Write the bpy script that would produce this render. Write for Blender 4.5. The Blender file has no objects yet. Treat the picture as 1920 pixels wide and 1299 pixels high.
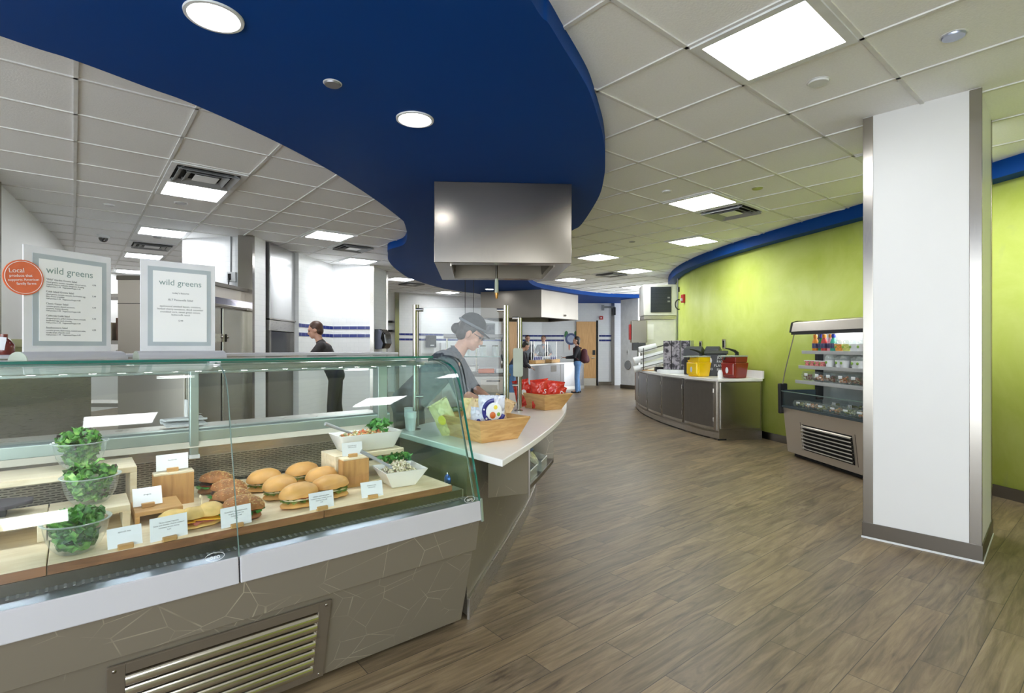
import bpy, bmesh, math, random
from mathutils import Vector, Matrix, Euler, noise

random.seed(11)
SC = bpy.context.scene
COL = SC.collection
PI = math.pi

# ------------------------------------------------------------------ camera, world, exposure
cam_d = bpy.data.cameras.new('camera')
cam_d.sensor_width = 36.0
cam_d.lens = 989.0 / 1920.0 * 36.0
cam_d.clip_start = 0.05
cam_d.clip_end = 100
cam = bpy.data.objects.new('camera', cam_d)
cam.location = (0, 0, 1.30)
cam.rotation_euler = (PI / 2, 0, 0)
COL.objects.link(cam)
SC.camera = cam

W = bpy.data.worlds.new('world')
SC.world = W
W.use_nodes = True
W.node_tree.nodes['Background'].inputs[0].default_value = (0.88, 0.95, 1.0, 1)
W.node_tree.nodes['Background'].inputs[1].default_value = 2.6

SC.view_settings.view_transform = 'Standard'
SC.view_settings.look = 'None'
SC.view_settings.gamma = 1.0
SC.view_settings.use_curve_mapping = False
SC.view_settings.exposure = 1.35
cy = SC.cycles
cy.use_denoising = True
cy.max_bounces = 9
cy.diffuse_bounces = 5
cy.glossy_bounces = 4
cy.transmission_bounces = 6
cy.transparent_max_bounces = 24
cy.caustics_reflective = False
cy.caustics_refractive = False
cy.sample_clamp_indirect = 6.0

PANEL_LIGHT = 11.0      # troffer diffusers
DOWN_LIGHT = 13.0       # round downlights
LED_LIGHT = 110.0        # strip inside the display case

# ------------------------------------------------------------------ frames of reference (metres)
ANG = math.radians(39.74)                      # the ceiling grid, planks and display case share this direction
CU = Vector((math.cos(ANG), math.sin(ANG)))    # along the case
CV = Vector((-math.sin(ANG), math.cos(ANG)))   # away from its front
CT = Vector((-0.2337, 2.4583))                 # floor under the case's right toe corner
ZC = 2.857                                     # ceiling
ZB = 2.752                                     # soffit underside
GO = Vector((0.9076, 2.7395)); GS = 0.6096     # ceiling grid origin, tile size

def C(s, v, z=0.0):
    p = CT + CU * s + CV * v
    return Vector((p.x, p.y, z))
def G(i, j, z=ZC):
    p = GO + CU * (j * GS) - CV * (i * GS)
    return Vector((p.x, p.y, z))

# ------------------------------------------------------------------ materials
def lin(c):
    return tuple(((x / 255) / 12.92 if x / 255 <= 0.04045 else ((x / 255 + 0.055) / 1.055) ** 2.4) for x in c)

MATS = {}
def nodes(name):
    m = bpy.data.materials.new(name)
    m.use_nodes = True
    nt = m.node_tree
    return m, nt, nt.nodes['Principled BSDF']
def nn(nt, kind, **kw):
    n = nt.nodes.new(kind)
    for k, v in kw.items():
        if k in n.inputs: n.inputs[k].default_value = v
        else: setattr(n, k, v)
    return n
def setv(b, **kw):
    for k, v in kw.items():
        b.inputs[k.replace('_', ' ')].default_value = v
def mat(name, rgb, rough=0.5, metal=0.0, var=0.06, scale=8.0, coat=0.0, bump=0.0, emit=None, stretch=None, spec=None, alpha=None, trans=0.0):
    """A plain surface with slight procedural variation of its tone and gloss."""
    if name in MATS: return MATS[name]
    m, nt, b = nodes(name)
    c = lin(rgb)
    tc = nn(nt, 'ShaderNodeTexCoord')
    mp = nn(nt, 'ShaderNodeMapping')
    if stretch: mp.inputs['Scale'].default_value = stretch
    nz = nn(nt, 'ShaderNodeTexNoise', Scale=scale, Detail=4.0)
    nt.links.new(tc.outputs['Object'], mp.inputs['Vector'])
    nt.links.new(mp.outputs['Vector'], nz.inputs['Vector'])
    cr = nn(nt, 'ShaderNodeValToRGB')
    cr.color_ramp.elements[0].position = 0.3
    cr.color_ramp.elements[1].position = 0.7
    cr.color_ramp.elements[0].color = (*[x * (1 - var) for x in c], 1)
    cr.color_ramp.elements[1].color = (*[min(1, x * (1 + var)) for x in c], 1)
    nt.links.new(nz.outputs['Fac'], cr.inputs['Fac'])
    nt.links.new(cr.outputs['Color'], b.inputs['Base Color'])
    setv(b, Roughness=rough, Metallic=metal)
    if spec is not None: b.inputs['Specular IOR Level'].default_value = spec
    if coat: setv(b, Coat_Weight=coat)
    if trans: setv(b, Transmission_Weight=trans)
    if alpha is not None: b.inputs['Alpha'].default_value = alpha
    if bump:
        bp = nn(nt, 'ShaderNodeBump', Strength=bump, Distance=0.01)
        nt.links.new(nz.outputs['Fac'], bp.inputs['Height'])
        nt.links.new(bp.outputs['Normal'], b.inputs['Normal'])
    if emit:
        b.inputs['Emission Color'].default_value = (0.95, 0.98, 1.0, 1)
        b.inputs['Emission Strength'].default_value = emit
    MATS[name] = m
    return m

def steel(name, rgb=(188, 184, 178), rough=0.28, stretch=(1, 1, 40), var=0.05, scale=14, metal=1.0):
    m, nt, b = nodes(name)
    c = lin(rgb)
    tc = nn(nt, 'ShaderNodeTexCoord'); mp = nn(nt, 'ShaderNodeMapping')
    mp.inputs['Scale'].default_value = stretch
    nz = nn(nt, 'ShaderNodeTexNoise', Scale=scale, Detail=5.0)
    nt.links.new(tc.outputs['Object'], mp.inputs['Vector']); nt.links.new(mp.outputs['Vector'], nz.inputs['Vector'])
    mr = nn(nt, 'ShaderNodeMapRange')
    mr.inputs['To Min'].default_value = rough - 0.05; mr.inputs['To Max'].default_value = rough + 0.07
    nt.links.new(nz.outputs['Fac'], mr.inputs['Value']); nt.links.new(mr.outputs['Result'], b.inputs['Roughness'])
    big = nn(nt, 'ShaderNodeTexNoise', Scale=1.3, Detail=2.0)
    nt.links.new(tc.outputs['Object'], big.inputs['Vector'])
    cr = nn(nt, 'ShaderNodeValToRGB')
    cr.color_ramp.elements[0].position = 0.35; cr.color_ramp.elements[1].position = 0.65
    cr.color_ramp.elements[0].color = (*[x * (1 - var) for x in c], 1); cr.color_ramp.elements[1].color = (*[min(1, x * (1 + var)) for x in c], 1)
    nt.links.new(big.outputs['Fac'], cr.inputs['Fac']); nt.links.new(cr.outputs['Color'], b.inputs['Base Color'])
    bp = nn(nt, 'ShaderNodeBump', Strength=0.06, Distance=0.02)
    nt.links.new(big.outputs['Fac'], bp.inputs['Height']); nt.links.new(bp.outputs['Normal'], b.inputs['Normal'])
    b.inputs['Metallic'].default_value = metal
    MATS[name] = m
    return m

def glass(name, tint=(0.965, 0.99, 0.98), ior=1.5, gloss=1.0, milky=0.0):
    """Thin sheet glass: clear straight through with a Fresnel reflection."""
    m = bpy.data.materials.new(name); m.use_nodes = True
    nt = m.node_tree
    nt.nodes.remove(nt.nodes['Principled BSDF'])
    out = nt.nodes['Material Output']
    tr = nn(nt, 'ShaderNodeBsdfTransparent'); tr.inputs['Color'].default_value = (*tint, 1)
    gl = nn(nt, 'ShaderNodeBsdfGlossy'); gl.inputs['Roughness'].default_value = 0.02
    gl.inputs['Color'].default_value = (gloss, gloss, gloss, 1)
    lw = nn(nt, 'ShaderNodeLayerWeight'); lw.inputs['Blend'].default_value = 0.5
    pw = nn(nt, 'ShaderNodeMath', operation='POWER'); pw.inputs[1].default_value = 5.0
    nt.links.new(lw.outputs['Facing'], pw.inputs[0])
    fr = nn(nt, 'ShaderNodeMapRange'); fr.inputs['To Min'].default_value = ((ior - 1) / (ior + 1)) ** 2; fr.inputs['To Max'].default_value = 0.9
    nt.links.new(pw.outputs[0], fr.inputs['Value'])
    nz = nn(nt, 'ShaderNodeTexNoise', Scale=3.0)
    bp = nn(nt, 'ShaderNodeBump', Strength=0.01, Distance=0.01)
    nt.links.new(nz.outputs['Fac'], bp.inputs['Height']); nt.links.new(bp.outputs['Normal'], gl.inputs['Normal'])
    mx = nn(nt, 'ShaderNodeMixShader')
    nt.links.new(fr.outputs['Result'], mx.inputs['Fac']); nt.links.new(tr.outputs['BSDF'], mx.inputs[1]); nt.links.new(gl.outputs['BSDF'], mx.inputs[2])
    last = mx
    if milky:
        df = nn(nt, 'ShaderNodeBsdfDiffuse'); df.inputs['Color'].default_value = (0.85, 0.93, 0.93, 1)
        m2 = nn(nt, 'ShaderNodeMixShader'); m2.inputs['Fac'].default_value = milky
        nt.links.new(mx.outputs['Shader'], m2.inputs[1]); nt.links.new(df.outputs['BSDF'], m2.inputs[2]); last = m2
    nt.links.new(last.outputs['Shader'], out.inputs['Surface'])
    MATS[name] = m
    return m

def wood(name, light, dark, stretch=(2, 14, 14), rough=0.5, scale=3.0):
    m, nt, b = nodes(name)
    tc = nn(nt, 'ShaderNodeTexCoord'); mp = nn(nt, 'ShaderNodeMapping'); mp.inputs['Scale'].default_value = stretch
    nz = nn(nt, 'ShaderNodeTexNoise', Scale=scale, Detail=6.0, Distortion=0.6)
    nt.links.new(tc.outputs['Object'], mp.inputs['Vector']); nt.links.new(mp.outputs['Vector'], nz.inputs['Vector'])
    cr = nn(nt, 'ShaderNodeValToRGB')
    cr.color_ramp.elements[0].position = 0.32; cr.color_ramp.elements[1].position = 0.62
    cr.color_ramp.elements[0].color = (*lin(dark), 1); cr.color_ramp.elements[1].color = (*lin(light), 1)
    nt.links.new(nz.outputs['Fac'], cr.inputs['Fac']); nt.links.new(cr.outputs['Color'], b.inputs['Base Color'])
    b.inputs['Roughness'].default_value = rough
    MATS[name] = m
    return m

def floor_material():
    m, nt, b = nodes('plank_floor')
    tc = nn(nt, 'ShaderNodeTexCoord'); mp = nn(nt, 'ShaderNodeMapping')
    mp.inputs['Rotation'].default_value = (0, 0, -ANG)
    nt.links.new(tc.outputs['Object'], mp.inputs['Vector'])
    def brick(c1, c2, mortar):
        br = nn(nt, 'ShaderNodeTexBrick')
        br.offset = 0.37; br.offset_frequency = 2; br.squash = 1.0
        br.inputs['Color1'].default_value = c1; br.inputs['Color2'].default_value = c2; br.inputs['Mortar'].default_value = mortar
        br.inputs['Scale'].default_value = 1.0; br.inputs['Mortar Size'].default_value = 0.0016
        br.inputs['Mortar Smooth'].default_value = 0.2; br.inputs['Bias'].default_value = 0.0
        br.inputs['Brick Width'].default_value = 0.9; br.inputs['Row Height'].default_value = 0.152
        nt.links.new(mp.outputs['Vector'], br.inputs['Vector'])
        return br
    idb = brick((0, 0, 0, 1), (1, 1, 1, 1), (0.5, 0.5, 0.5, 1))
    sc = nn(nt, 'ShaderNodeVectorMath', operation='MULTIPLY'); sc.inputs[1].default_value = (1.1, 9.0, 1.0)
    nt.links.new(mp.outputs['Vector'], sc.inputs[0])
    off = nn(nt, 'ShaderNodeVectorMath', operation='MULTIPLY'); off.inputs[1].default_value = (23.0, 17.0, 11.0)
    nt.links.new(idb.outputs['Color'], off.inputs[0])
    ad = nn(nt, 'ShaderNodeVectorMath', operation='ADD')
    nt.links.new(sc.outputs[0], ad.inputs[0]); nt.links.new(off.outputs[0], ad.inputs[1])
    g1 = nn(nt, 'ShaderNodeTexNoise', Scale=1.6, Detail=9.0, Roughness=0.62, Distortion=1.6)
    nt.links.new(ad.outputs[0], g1.inputs['Vector'])
    cr = nn(nt, 'ShaderNodeValToRGB')
    e = cr.color_ramp.elements
    e[0].position = 0.28; e[0].color = (*lin((80, 67, 52)), 1)
    e[1].position = 0.72; e[1].color = (*lin((152, 135, 110)), 1)
    x = cr.color_ramp.elements.new(0.40); x.color = (*lin((113, 97, 77)), 1)
    x = cr.color_ramp.elements.new(0.54); x.color = (*lin((133, 116, 92)), 1)
    nt.links.new(g1.outputs['Fac'], cr.inputs['Fac'])
    # dark smoky figure along some planks
    sc2 = nn(nt, 'ShaderNodeVectorMath', operation='MULTIPLY'); sc2.inputs[1].default_value = (0.45, 0.8, 1.0)
    nt.links.new(ad.outputs[0], sc2.inputs[0])
    g2 = nn(nt, 'ShaderNodeTexNoise', Scale=1.1, Detail=6.0, Roughness=0.7, Distortion=2.6)
    nt.links.new(sc2.outputs[0], g2.inputs['Vector'])
    r2 = nn(nt, 'ShaderNodeValToRGB')
    r2.color_ramp.elements[0].position = 0.30; r2.color_ramp.elements[0].color = (0.52, 0.53, 0.52, 1)
    r2.color_ramp.elements[1].position = 0.52; r2.color_ramp.elements[1].color = (1, 1, 1, 1)
    nt.links.new(g2.outputs['Fac'], r2.inputs['Fac'])
    m1 = nn(nt, 'ShaderNodeMix', data_type='RGBA', blend_type='MULTIPLY'); m1.inputs[0].default_value = 0.9
    nt.links.new(cr.outputs['Color'], m1.inputs[6]); nt.links.new(r2.outputs['Color'], m1.inputs[7])
    # plank to plank tone
    r3 = nn(nt, 'ShaderNodeValToRGB')
    r3.color_ramp.elements[0].color = (0.80, 0.81, 0.83, 1); r3.color_ramp.elements[1].color = (1.12, 1.08, 1.0, 1)
    nt.links.new(idb.outputs['Color'], r3.inputs['Fac'])
    m2 = nn(nt, 'ShaderNodeMix', data_type='RGBA', blend_type='MULTIPLY'); m2.inputs[0].default_value = 1.0
    nt.links.new(m1.outputs[2], m2.inputs[6]); nt.links.new(r3.outputs['Color'], m2.inputs[7])
    m3 = nn(nt, 'ShaderNodeMix', data_type='RGBA'); m3.inputs[7].default_value = (*lin((62, 54, 46)), 1)
    nt.links.new(idb.outputs['Fac'], m3.inputs[0]); nt.links.new(m2.outputs[2], m3.inputs[6])
    nt.links.new(m3.outputs[2], b.inputs['Base Color'])
    mr = nn(nt, 'ShaderNodeMapRange'); mr.inputs['To Min'].default_value = 0.34; mr.inputs['To Max'].default_value = 0.5
    nt.links.new(g1.outputs['Fac'], mr.inputs['Value']); nt.links.new(mr.outputs['Result'], b.inputs['Roughness'])
    bp = nn(nt, 'ShaderNodeBump', Strength=0.12, Distance=0.004)
    nt.links.new(g1.outputs['Fac'], bp.inputs['Height']); nt.links.new(bp.outputs['Normal'], b.inputs['Normal'])
    MATS['floor'] = m

def etched_material():
    """Bronze grey laminate with a web of fine etched lines."""
    m, nt, b = nodes('etched_panel')
    tc = nn(nt, 'ShaderNodeTexCoord'); mp = nn(nt, 'ShaderNodeMapping')
    mp.inputs['Scale'].default_value = (1.0, 1.0, 1.25)
    nt.links.new(tc.outputs['Object'], mp.inputs['Vector'])
    def edge(scale, width, off):
        a = nn(nt, 'ShaderNodeVectorMath', operation='ADD'); a.inputs[1].default_value = off
        nt.links.new(mp.outputs['Vector'], a.inputs[0])
        v = nn(nt, 'ShaderNodeTexVoronoi', feature='DISTANCE_TO_EDGE'); v.inputs['Scale'].default_value = scale
        nt.links.new(a.outputs[0], v.inputs['Vector'])
        lt = nn(nt, 'ShaderNodeMath', operation='LESS_THAN'); lt.inputs[1].default_value = width
        nt.links.new(v.outputs['Distance'], lt.inputs[0])
        return lt
    e1 = edge(3.6, 0.0045, (0, 0, 0)); e2 = edge(4.6, 0.0045, (3.1, 1.7, 0.4))
    ns = nn(nt, 'ShaderNodeTexNoise', Scale=5.0, Detail=2.0)
    nt.links.new(mp.outputs['Vector'], ns.inputs['Vector'])
    ad = nn(nt, 'ShaderNodeMath', operation='MAXIMUM'); nt.links.new(e1.outputs[0], ad.inputs[0]); nt.links.new(e2.outputs[0], ad.inputs[1])
    br = nn(nt, 'ShaderNodeMapRange'); br.inputs['From Min'].default_value = 0.45; br.inputs['From Max'].default_value = 0.65
    nt.links.new(ns.outputs['Fac'], br.inputs['Value'])
    fa = nn(nt, 'ShaderNodeMath', operation='MULTIPLY'); nt.links.new(ad.outputs[0], fa.inputs[0]); nt.links.new(br.outputs['Result'], fa.inputs[1])
    mx = nn(nt, 'ShaderNodeMix', data_type='RGBA')
    mx.inputs[6].default_value = (*lin((134, 126, 112)), 1); mx.inputs[7].default_value = (*lin((176, 166, 146)), 1)
    nt.links.new(fa.outputs[0], mx.inputs[0]); nt.links.new(mx.outputs[2], b.inputs['Base Color'])
    bp = nn(nt, 'ShaderNodeBump', Strength=0.25, Distance=0.003, invert=True)
    nt.links.new(ad.outputs[0], bp.inputs['Height']); nt.links.new(bp.outputs['Normal'], b.inputs['Normal'])
    setv(b, Roughness=0.36, Metallic=0.35)
    MATS['etched'] = m

def green_material():
    m, nt, b = nodes('green_plaster')
    tc = nn(nt, 'ShaderNodeTexCoord')
    a = nn(nt, 'ShaderNodeTexNoise', Scale=1.5, Detail=7.0, Roughness=0.65, Distortion=0.8)
    nt.links.new(tc.outputs['Object'], a.inputs['Vector'])
    cr = nn(nt, 'ShaderNodeValToRGB')
    cr.color_ramp.elements[0].position = 0.3; cr.color_ramp.elements[0].color = (*lin((194, 209, 84)), 1)
    cr.color_ramp.elements[1].position = 0.72; cr.color_ramp.elements[1].color = (*lin((214, 225, 124)), 1)
    nt.links.new(a.outputs['Fac'], cr.inputs['Fac'])
    mp = nn(nt, 'ShaderNodeMapping'); mp.inputs['Scale'].default_value = (1, 1, 0.5); mp.inputs['Rotation'].default_value = (0.5, 0.3, 0)
    nt.links.new(tc.outputs['Object'], mp.inputs['Vector'])
    c = nn(nt, 'ShaderNodeTexNoise', Scale=2.2, Detail=5.0, Distortion=2.0); nt.links.new(mp.outputs['Vector'], c.inputs['Vector'])
    r2 = nn(nt, 'ShaderNodeValToRGB')
    r2.color_ramp.elements[0].position = 0.62; r2.color_ramp.elements[0].color = (0, 0, 0, 1)
    r2.color_ramp.elements[1].position = 0.78; r2.color_ramp.elements[1].color = (0.5, 0.5, 0.5, 1)
    nt.links.new(c.outputs['Fac'], r2.inputs['Fac'])
    mx = nn(nt, 'ShaderNodeMix', data_type='RGBA'); mx.inputs[7].default_value = (*lin((178, 192, 130)), 1)
    nt.links.new(r2.outputs['Color'], mx.inputs[0]); nt.links.new(cr.outputs['Color'], mx.inputs[6])
    nt.links.new(mx.outputs[2], b.inputs['Base Color'])
    setv(b, Roughness=0.55)
    MATS['green'] = m

def tile_material(name, rgb, grout, bw, bh, rough=0.18):
    m, nt, b = nodes(name)
    uv = nn(nt, 'ShaderNodeUVMap'); uv.uv_map = 'uv'
    br = nn(nt, 'ShaderNodeTexBrick'); br.offset = 0.5
    br.inputs['Color1'].default_value = (*lin(rgb), 1); br.inputs['Color2'].default_value = (*[x * 0.97 for x in lin(rgb)], 1)
    br.inputs['Mortar'].default_value = (*lin(grout), 1)
    br.inputs['Scale'].default_value = 1.0; br.inputs['Mortar Size'].default_value = 0.0018
    br.inputs['Brick Width'].default_value = bw; br.inputs['Row Height'].default_value = bh
    nt.links.new(uv.outputs['UV'], br.inputs['Vector']); nt.links.new(br.outputs['Color'], b.inputs['Base Color'])
    b.inputs['Roughness'].default_value = rough
    MATS[name] = m
    return m

floor_material(); etched_material(); green_material()
M_STEEL = steel('brushed_steel')
M_STEELV = steel('upright_steel', (170, 165, 158), 0.2, (40, 40, 1))
M_HOOD = steel('hood_steel', (152, 145, 136), 0.2, (30, 30, 1))
M_DSTEEL = steel('dark_steel', (120, 114, 106), 0.33)
M_FRIDGE = steel('fridge_steel', (206, 198, 188), 0.3, var=0.02, metal=0.8)
M_ALU = mat('satin_aluminium', (170, 184, 180), 0.35, 0.75)
M_CEIL = mat('ceiling_tile', (246, 247, 248), 0.9, scale=90, var=0.03, bump=0.15)
M_GRID = mat('ceiling_grid', (222, 222, 220), 0.6)
M_BLUE = mat('blue_paint', (0, 62, 138), 0.6, var=0.02, scale=2, spec=0.15)
M_WHITE = mat('white_paint', (232, 232, 230), 0.5, var=0.015, scale=3)
M_WTILE = tile_material('white_tile', (238, 239, 240), (222, 224, 226), 0.152, 0.076, 0.3)
M_BTILE = tile_material('blue_tile', (44, 56, 128), (190, 194, 214), 0.152, 0.3)
M_QUARTZ = mat('white_quartz', (240, 239, 235), 0.22, var=0.02, scale=12)
M_BUMPER = mat('white_enamel', (184, 183, 187), 0.35, var=0.01)
M_CAB = mat('grey_laminate', (104, 99, 93), 0.32, 0.5, var=0.05, scale=20)
M_GLASS = glass('case_glass', ior=1.4)
M_GLASSE = glass('end_glass', (0.84, 0.945, 0.915), ior=1.45)
M_CLEAR = glass('clear_glass', (0.98, 0.993, 0.99), 1.28)
M_PLAST = glass('clear_plastic', (0.94, 0.97, 0.965), 1.6, 1.0, 0.07)
M_RIM = glass('plastic_rim', (0.9, 0.95, 0.95), 1.6, 1.0, 0.3)
M_EDGE = mat('glass_edge', (22, 104, 92), 0.12, coat=0.6)
M_EDGED = mat('dark_glass_edge', (112, 134, 128), 0.12, coat=0.6)
M_DIFF = mat('light_diffuser', (250, 250, 250), 0.6, emit=PANEL_LIGHT)
M_DOWN = mat('downlight_lens', (250, 250, 250), 0.6, emit=DOWN_LIGHT)
M_LED = mat('led_strip', (250, 250, 255), 0.6, emit=LED_LIGHT)
M_BLACK = mat('black_plastic', (26, 26, 28), 0.4)
M_DARK = mat('dark_gap', (20, 19, 18), 0.8)
M_GREY = mat('grey_plastic', (150, 152, 154), 0.45)
M_PALE = mat('pale_plastic', (222, 224, 226), 0.4)
M_RED = mat('red_plastic', (190, 34, 36), 0.35)
M_MAPLE = wood('maple_board', (240, 224, 192), (226, 206, 168))
M_MAPLEX = wood('maple_riser', (236, 222, 194), (222, 204, 170))
M_OAK = wood('oak_block', (196, 150, 94), (164, 116, 66), (14, 14, 1.5))
M_OAKH = wood('oak_shelf', (206, 164, 106), (178, 134, 82), (2, 14, 14))
M_BAMBOO = wood('bamboo_tray', (214, 172, 112), (188, 142, 84), (3, 3, 18), 0.4)
M_WALNUT = wood('walnut_edge', (150, 104, 72), (112, 74, 48), (3, 14, 14))
M_DOOR = wood('beech_door', (226, 178, 118), (212, 160, 100), (10, 10, 1.2), 0.45)
M_PAPER = mat('white_paper', (240, 240, 240), 0.7, var=0.01)
M_CARD = mat('white_card', (236, 238, 242), 0.6, var=0.01)
M_INK = mat('grey_ink', (110, 112, 116), 0.8)
M_LOGO = mat('sage_ink', (136, 156, 154), 0.8)
M_MAT = mat('grey_green_mat', (172, 181, 186), 0.6)
M_ACRYL = mat('frosted_acrylic', (222, 222, 226), 0.25)

# ------------------------------------------------------------------ mesh helpers
def ico(bm, c, r, sub=2):
    r = r if hasattr(r, '__len__') else (r, r, r)
    mt = Matrix.Translation(c) @ Matrix.Diagonal((*r, 1))
    bmesh.ops.create_icosphere(bm, subdivisions=sub, radius=1, matrix=mt)
def sph(bm, c, r, seg=16, rings=10, rot=None):
    r = r if hasattr(r, '__len__') else (r, r, r)
    mt = Matrix.Translation(c) @ (rot.to_4x4() if rot else Matrix.Identity(4)) @ Matrix.Diagonal((*r, 1))
    return bmesh.ops.create_uvsphere(bm, u_segments=seg, v_segments=rings, radius=1, matrix=mt)['verts']
def box(bm, c, d, rz=0.0, rot=None):
    R = rot.to_matrix().to_4x4() if rot is not None else Matrix.Rotation(rz, 4, 'Z')
    mt = Matrix.Translation(c) @ R @ Matrix.Diagonal((d[0], d[1], d[2], 1))
    bmesh.ops.create_cube(bm, size=1, matrix=mt)
def bx(bm, x0, x1, y0, y1, z0, z1):
    box(bm, ((x0 + x1) / 2, (y0 + y1) / 2, (z0 + z1) / 2), (abs(x1 - x0), abs(y1 - y0), abs(z1 - z0)))
def prism(bm, pts, z0, z1):
    a = [bm.verts.new((p[0], p[1], z0)) for p in pts]; b = [bm.verts.new((p[0], p[1], z1)) for p in pts]
    n = len(pts)
    bm.faces.new(a[::-1]); bm.faces.new(b)
    for i in range(n):
        bm.faces.new((a[i], a[(i + 1) % n], b[(i + 1) % n], b[i]))
def extx(bm, prof, x0, x1):
    """Closed (y, z) outline pushed along x."""
    a = [bm.verts.new((x0, p[0], p[1])) for p in prof]; b = [bm.verts.new((x1, p[0], p[1])) for p in prof]
    n = len(prof)
    bm.faces.new(a); bm.faces.new(b[::-1])
    for i in range(n):
        bm.faces.new((a[i], b[i], b[(i + 1) % n], a[(i + 1) % n]))
def thick(path, t):
    """Open 2-D path to a closed outline of thickness t (to its left)."""
    out = []
    n = len(path)
    for i in range(n):
        p = Vector(path[i]); d = Vector((0, 0))
        if i > 0: d += (p - Vector(path[i - 1])).normalized()
        if i < n - 1: d += (Vector(path[i + 1]) - p).normalized()
        d.normalize(); out.append((p.x - d.y * t, p.y + d.x * t))
    return list(path) + out[::-1]
def smooth_path(pts, n=8):
    P = [Vector(p) for p in pts]; out = []
    for i in range(len(P) - 1):
        p0 = P[max(i - 1, 0)]; p1 = P[i]; p2 = P[i + 1]; p3 = P[min(i + 2, len(P) - 1)]
        for k in range(n):
            t = k / n
            out.append(0.5 * ((2 * p1) + (p2 - p0) * t + (2 * p0 - 5 * p1 + 4 * p2 - p3) * t * t + (3 * p1 - p0 - 3 * p2 + p3) * t ** 3))
    out.append(P[-1]); return out
def ext2(bm, outline, z0, z1):
    """Prism over a thick()-style outline split in quads, so curved strips stay clean."""
    n = len(outline) // 2
    A = outline[:n]; B = outline[n:][::-1]
    va = [(bm.verts.new((*A[i], z0)), bm.verts.new((*A[i], z1)), bm.verts.new((*B[i], z0)), bm.verts.new((*B[i], z1))) for i in range(n)]
    for i in range(n - 1):
        a, b = va[i], va[i + 1]
        bm.faces.new((a[0], b[0], b[1], a[1])); bm.faces.new((a[2], a[3], b[3], b[2]))
        bm.faces.new((a[1], b[1], b[3], a[3])); bm.faces.new((a[0], a[2], b[2], b[0]))
    for a in (va[0], va[-1]): bm.faces.new((a[0], a[1], a[3], a[2]))
def extxq(bm, outline, x0, x1):
    n = len(outline) // 2
    A = outline[:n]; B = outline[n:][::-1]
    va = [(bm.verts.new((x0, *A[i])), bm.verts.new((x1, *A[i])), bm.verts.new((x0, *B[i])), bm.verts.new((x1, *B[i]))) for i in range(n)]
    for i in range(n - 1):
        a, b = va[i], va[i + 1]
        bm.faces.new((a[0], b[0], b[1], a[1])); bm.faces.new((a[2], a[3], b[3], b[2]))
        bm.faces.new((a[1], b[1], b[3], a[3])); bm.faces.new((a[0], a[2], b[2], b[0]))
    for a in (va[0], va[-1]): bm.faces.new((a[0], a[1], a[3], a[2]))
def tube(bm, pts, r, n=10, cap=True):
    P = [Vector(p) for p in pts]; rings = []
    rr = r if hasattr(r, '__len__') else [r] * len(P)
    up = None
    for i, p in enumerate(P):
        d = Vector((0, 0, 0))
        if i > 0: d += (p - P[i - 1]).normalized()
        if i < len(P) - 1: d += (P[i + 1] - p).normalized()
        d.normalize()
        if up is None:
            up = Vector((0, 0, 1)) if abs(d.z) < 0.9 else Vector((1, 0, 0))
        x = d.cross(up).normalized(); y = x.cross(d).normalized(); up = y
        rings.append([bm.verts.new(p + (x * math.cos(a) + y * math.sin(a)) * rr[i]) for a in [2 * PI * k / n for k in range(n)]])
    for i in range(len(P) - 1):
        for k in range(n):
            bm.faces.new((rings[i][k], rings[i][(k + 1) % n], rings[i + 1][(k + 1) % n], rings[i + 1][k]))
    if cap:
        bm.faces.new(rings[0][::-1]); bm.faces.new(rings[-1])
def lathe(bm, prof, n=24, c=(0, 0, 0), flute=None):
    rings = []
    for (r, z) in prof:
        if r < 1e-5:
            rings.append([bm.verts.new((c[0], c[1], c[2] + z))])
        else:
            ring = []
            for k in range(n):
                a = 2 * PI * k / n
                q = r * (1 + (flute[1] * abs(math.sin(a * flute[0] / 2)) if flute else 0))
                ring.append(bm.verts.new((c[0] + q * math.cos(a), c[1] + q * math.sin(a), c[2] + z)))
            rings.append(ring)
    for i in range(len(rings) - 1):
        a, b = rings[i], rings[i + 1]
        for k in range(n):
            k2 = (k + 1) % n
            if len(a) == 1 and len(b) == 1: break
            if len(a) == 1: bm.faces.new((a[0], b[k2], b[k]))
            elif len(b) == 1: bm.faces.new((a[k], a[k2], b[0]))
            else: bm.faces.new((a[k], a[k2], b[k2], b[k]))
def disc(bm, c, r, n=24, normal='Z'):
    R = {'Z': Matrix.Identity(4), 'Y': Matrix.Rotation(PI / 2, 4, 'X'), 'X': Matrix.Rotation(PI / 2, 4, 'Y')}[normal]
    bmesh.ops.create_circle(bm, cap_ends=True, radius=r, segments=n, matrix=Matrix.Translation(c) @ R)
def NB(): return bmesh.new()

def obj(name, bm, m, parent=None, smooth=False, bevel=0.0, seg=2, loc=None, rot=None, kind=None):
    bmesh.ops.recalc_face_normals(bm, faces=bm.faces)
    me = bpy.data.meshes.new(name); bm.to_mesh(me); bm.free()
    me.materials.append(m)
    if smooth:
        me.polygons.foreach_set('use_smooth', [True] * len(me.polygons))
        me.set_sharp_from_angle(angle=math.radians(42))
    o = bpy.data.objects.new(name, me); COL.objects.link(o)
    if parent: o.parent = parent
    if loc is not None: o.location = loc
    if rot is not None: o.rotation_euler = rot
    if bevel:
        b = o.modifiers.new('bevel', 'BEVEL'); b.width = bevel; b.segments = seg; b.limit_method = 'ANGLE'; b.angle_limit = math.radians(40)
    if kind: o['kind'] = kind
    return o
def thing(name, label, cat, loc=(0, 0, 0), rz=0.0, group=None):
    o = bpy.data.objects.new(name, None); COL.objects.link(o)
    o.empty_display_size = 0.05
    o.location = loc; o.rotation_euler = (0, 0, rz)
    o['label'] = label; o['category'] = cat
    if group: o['group'] = group
    return o
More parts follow.
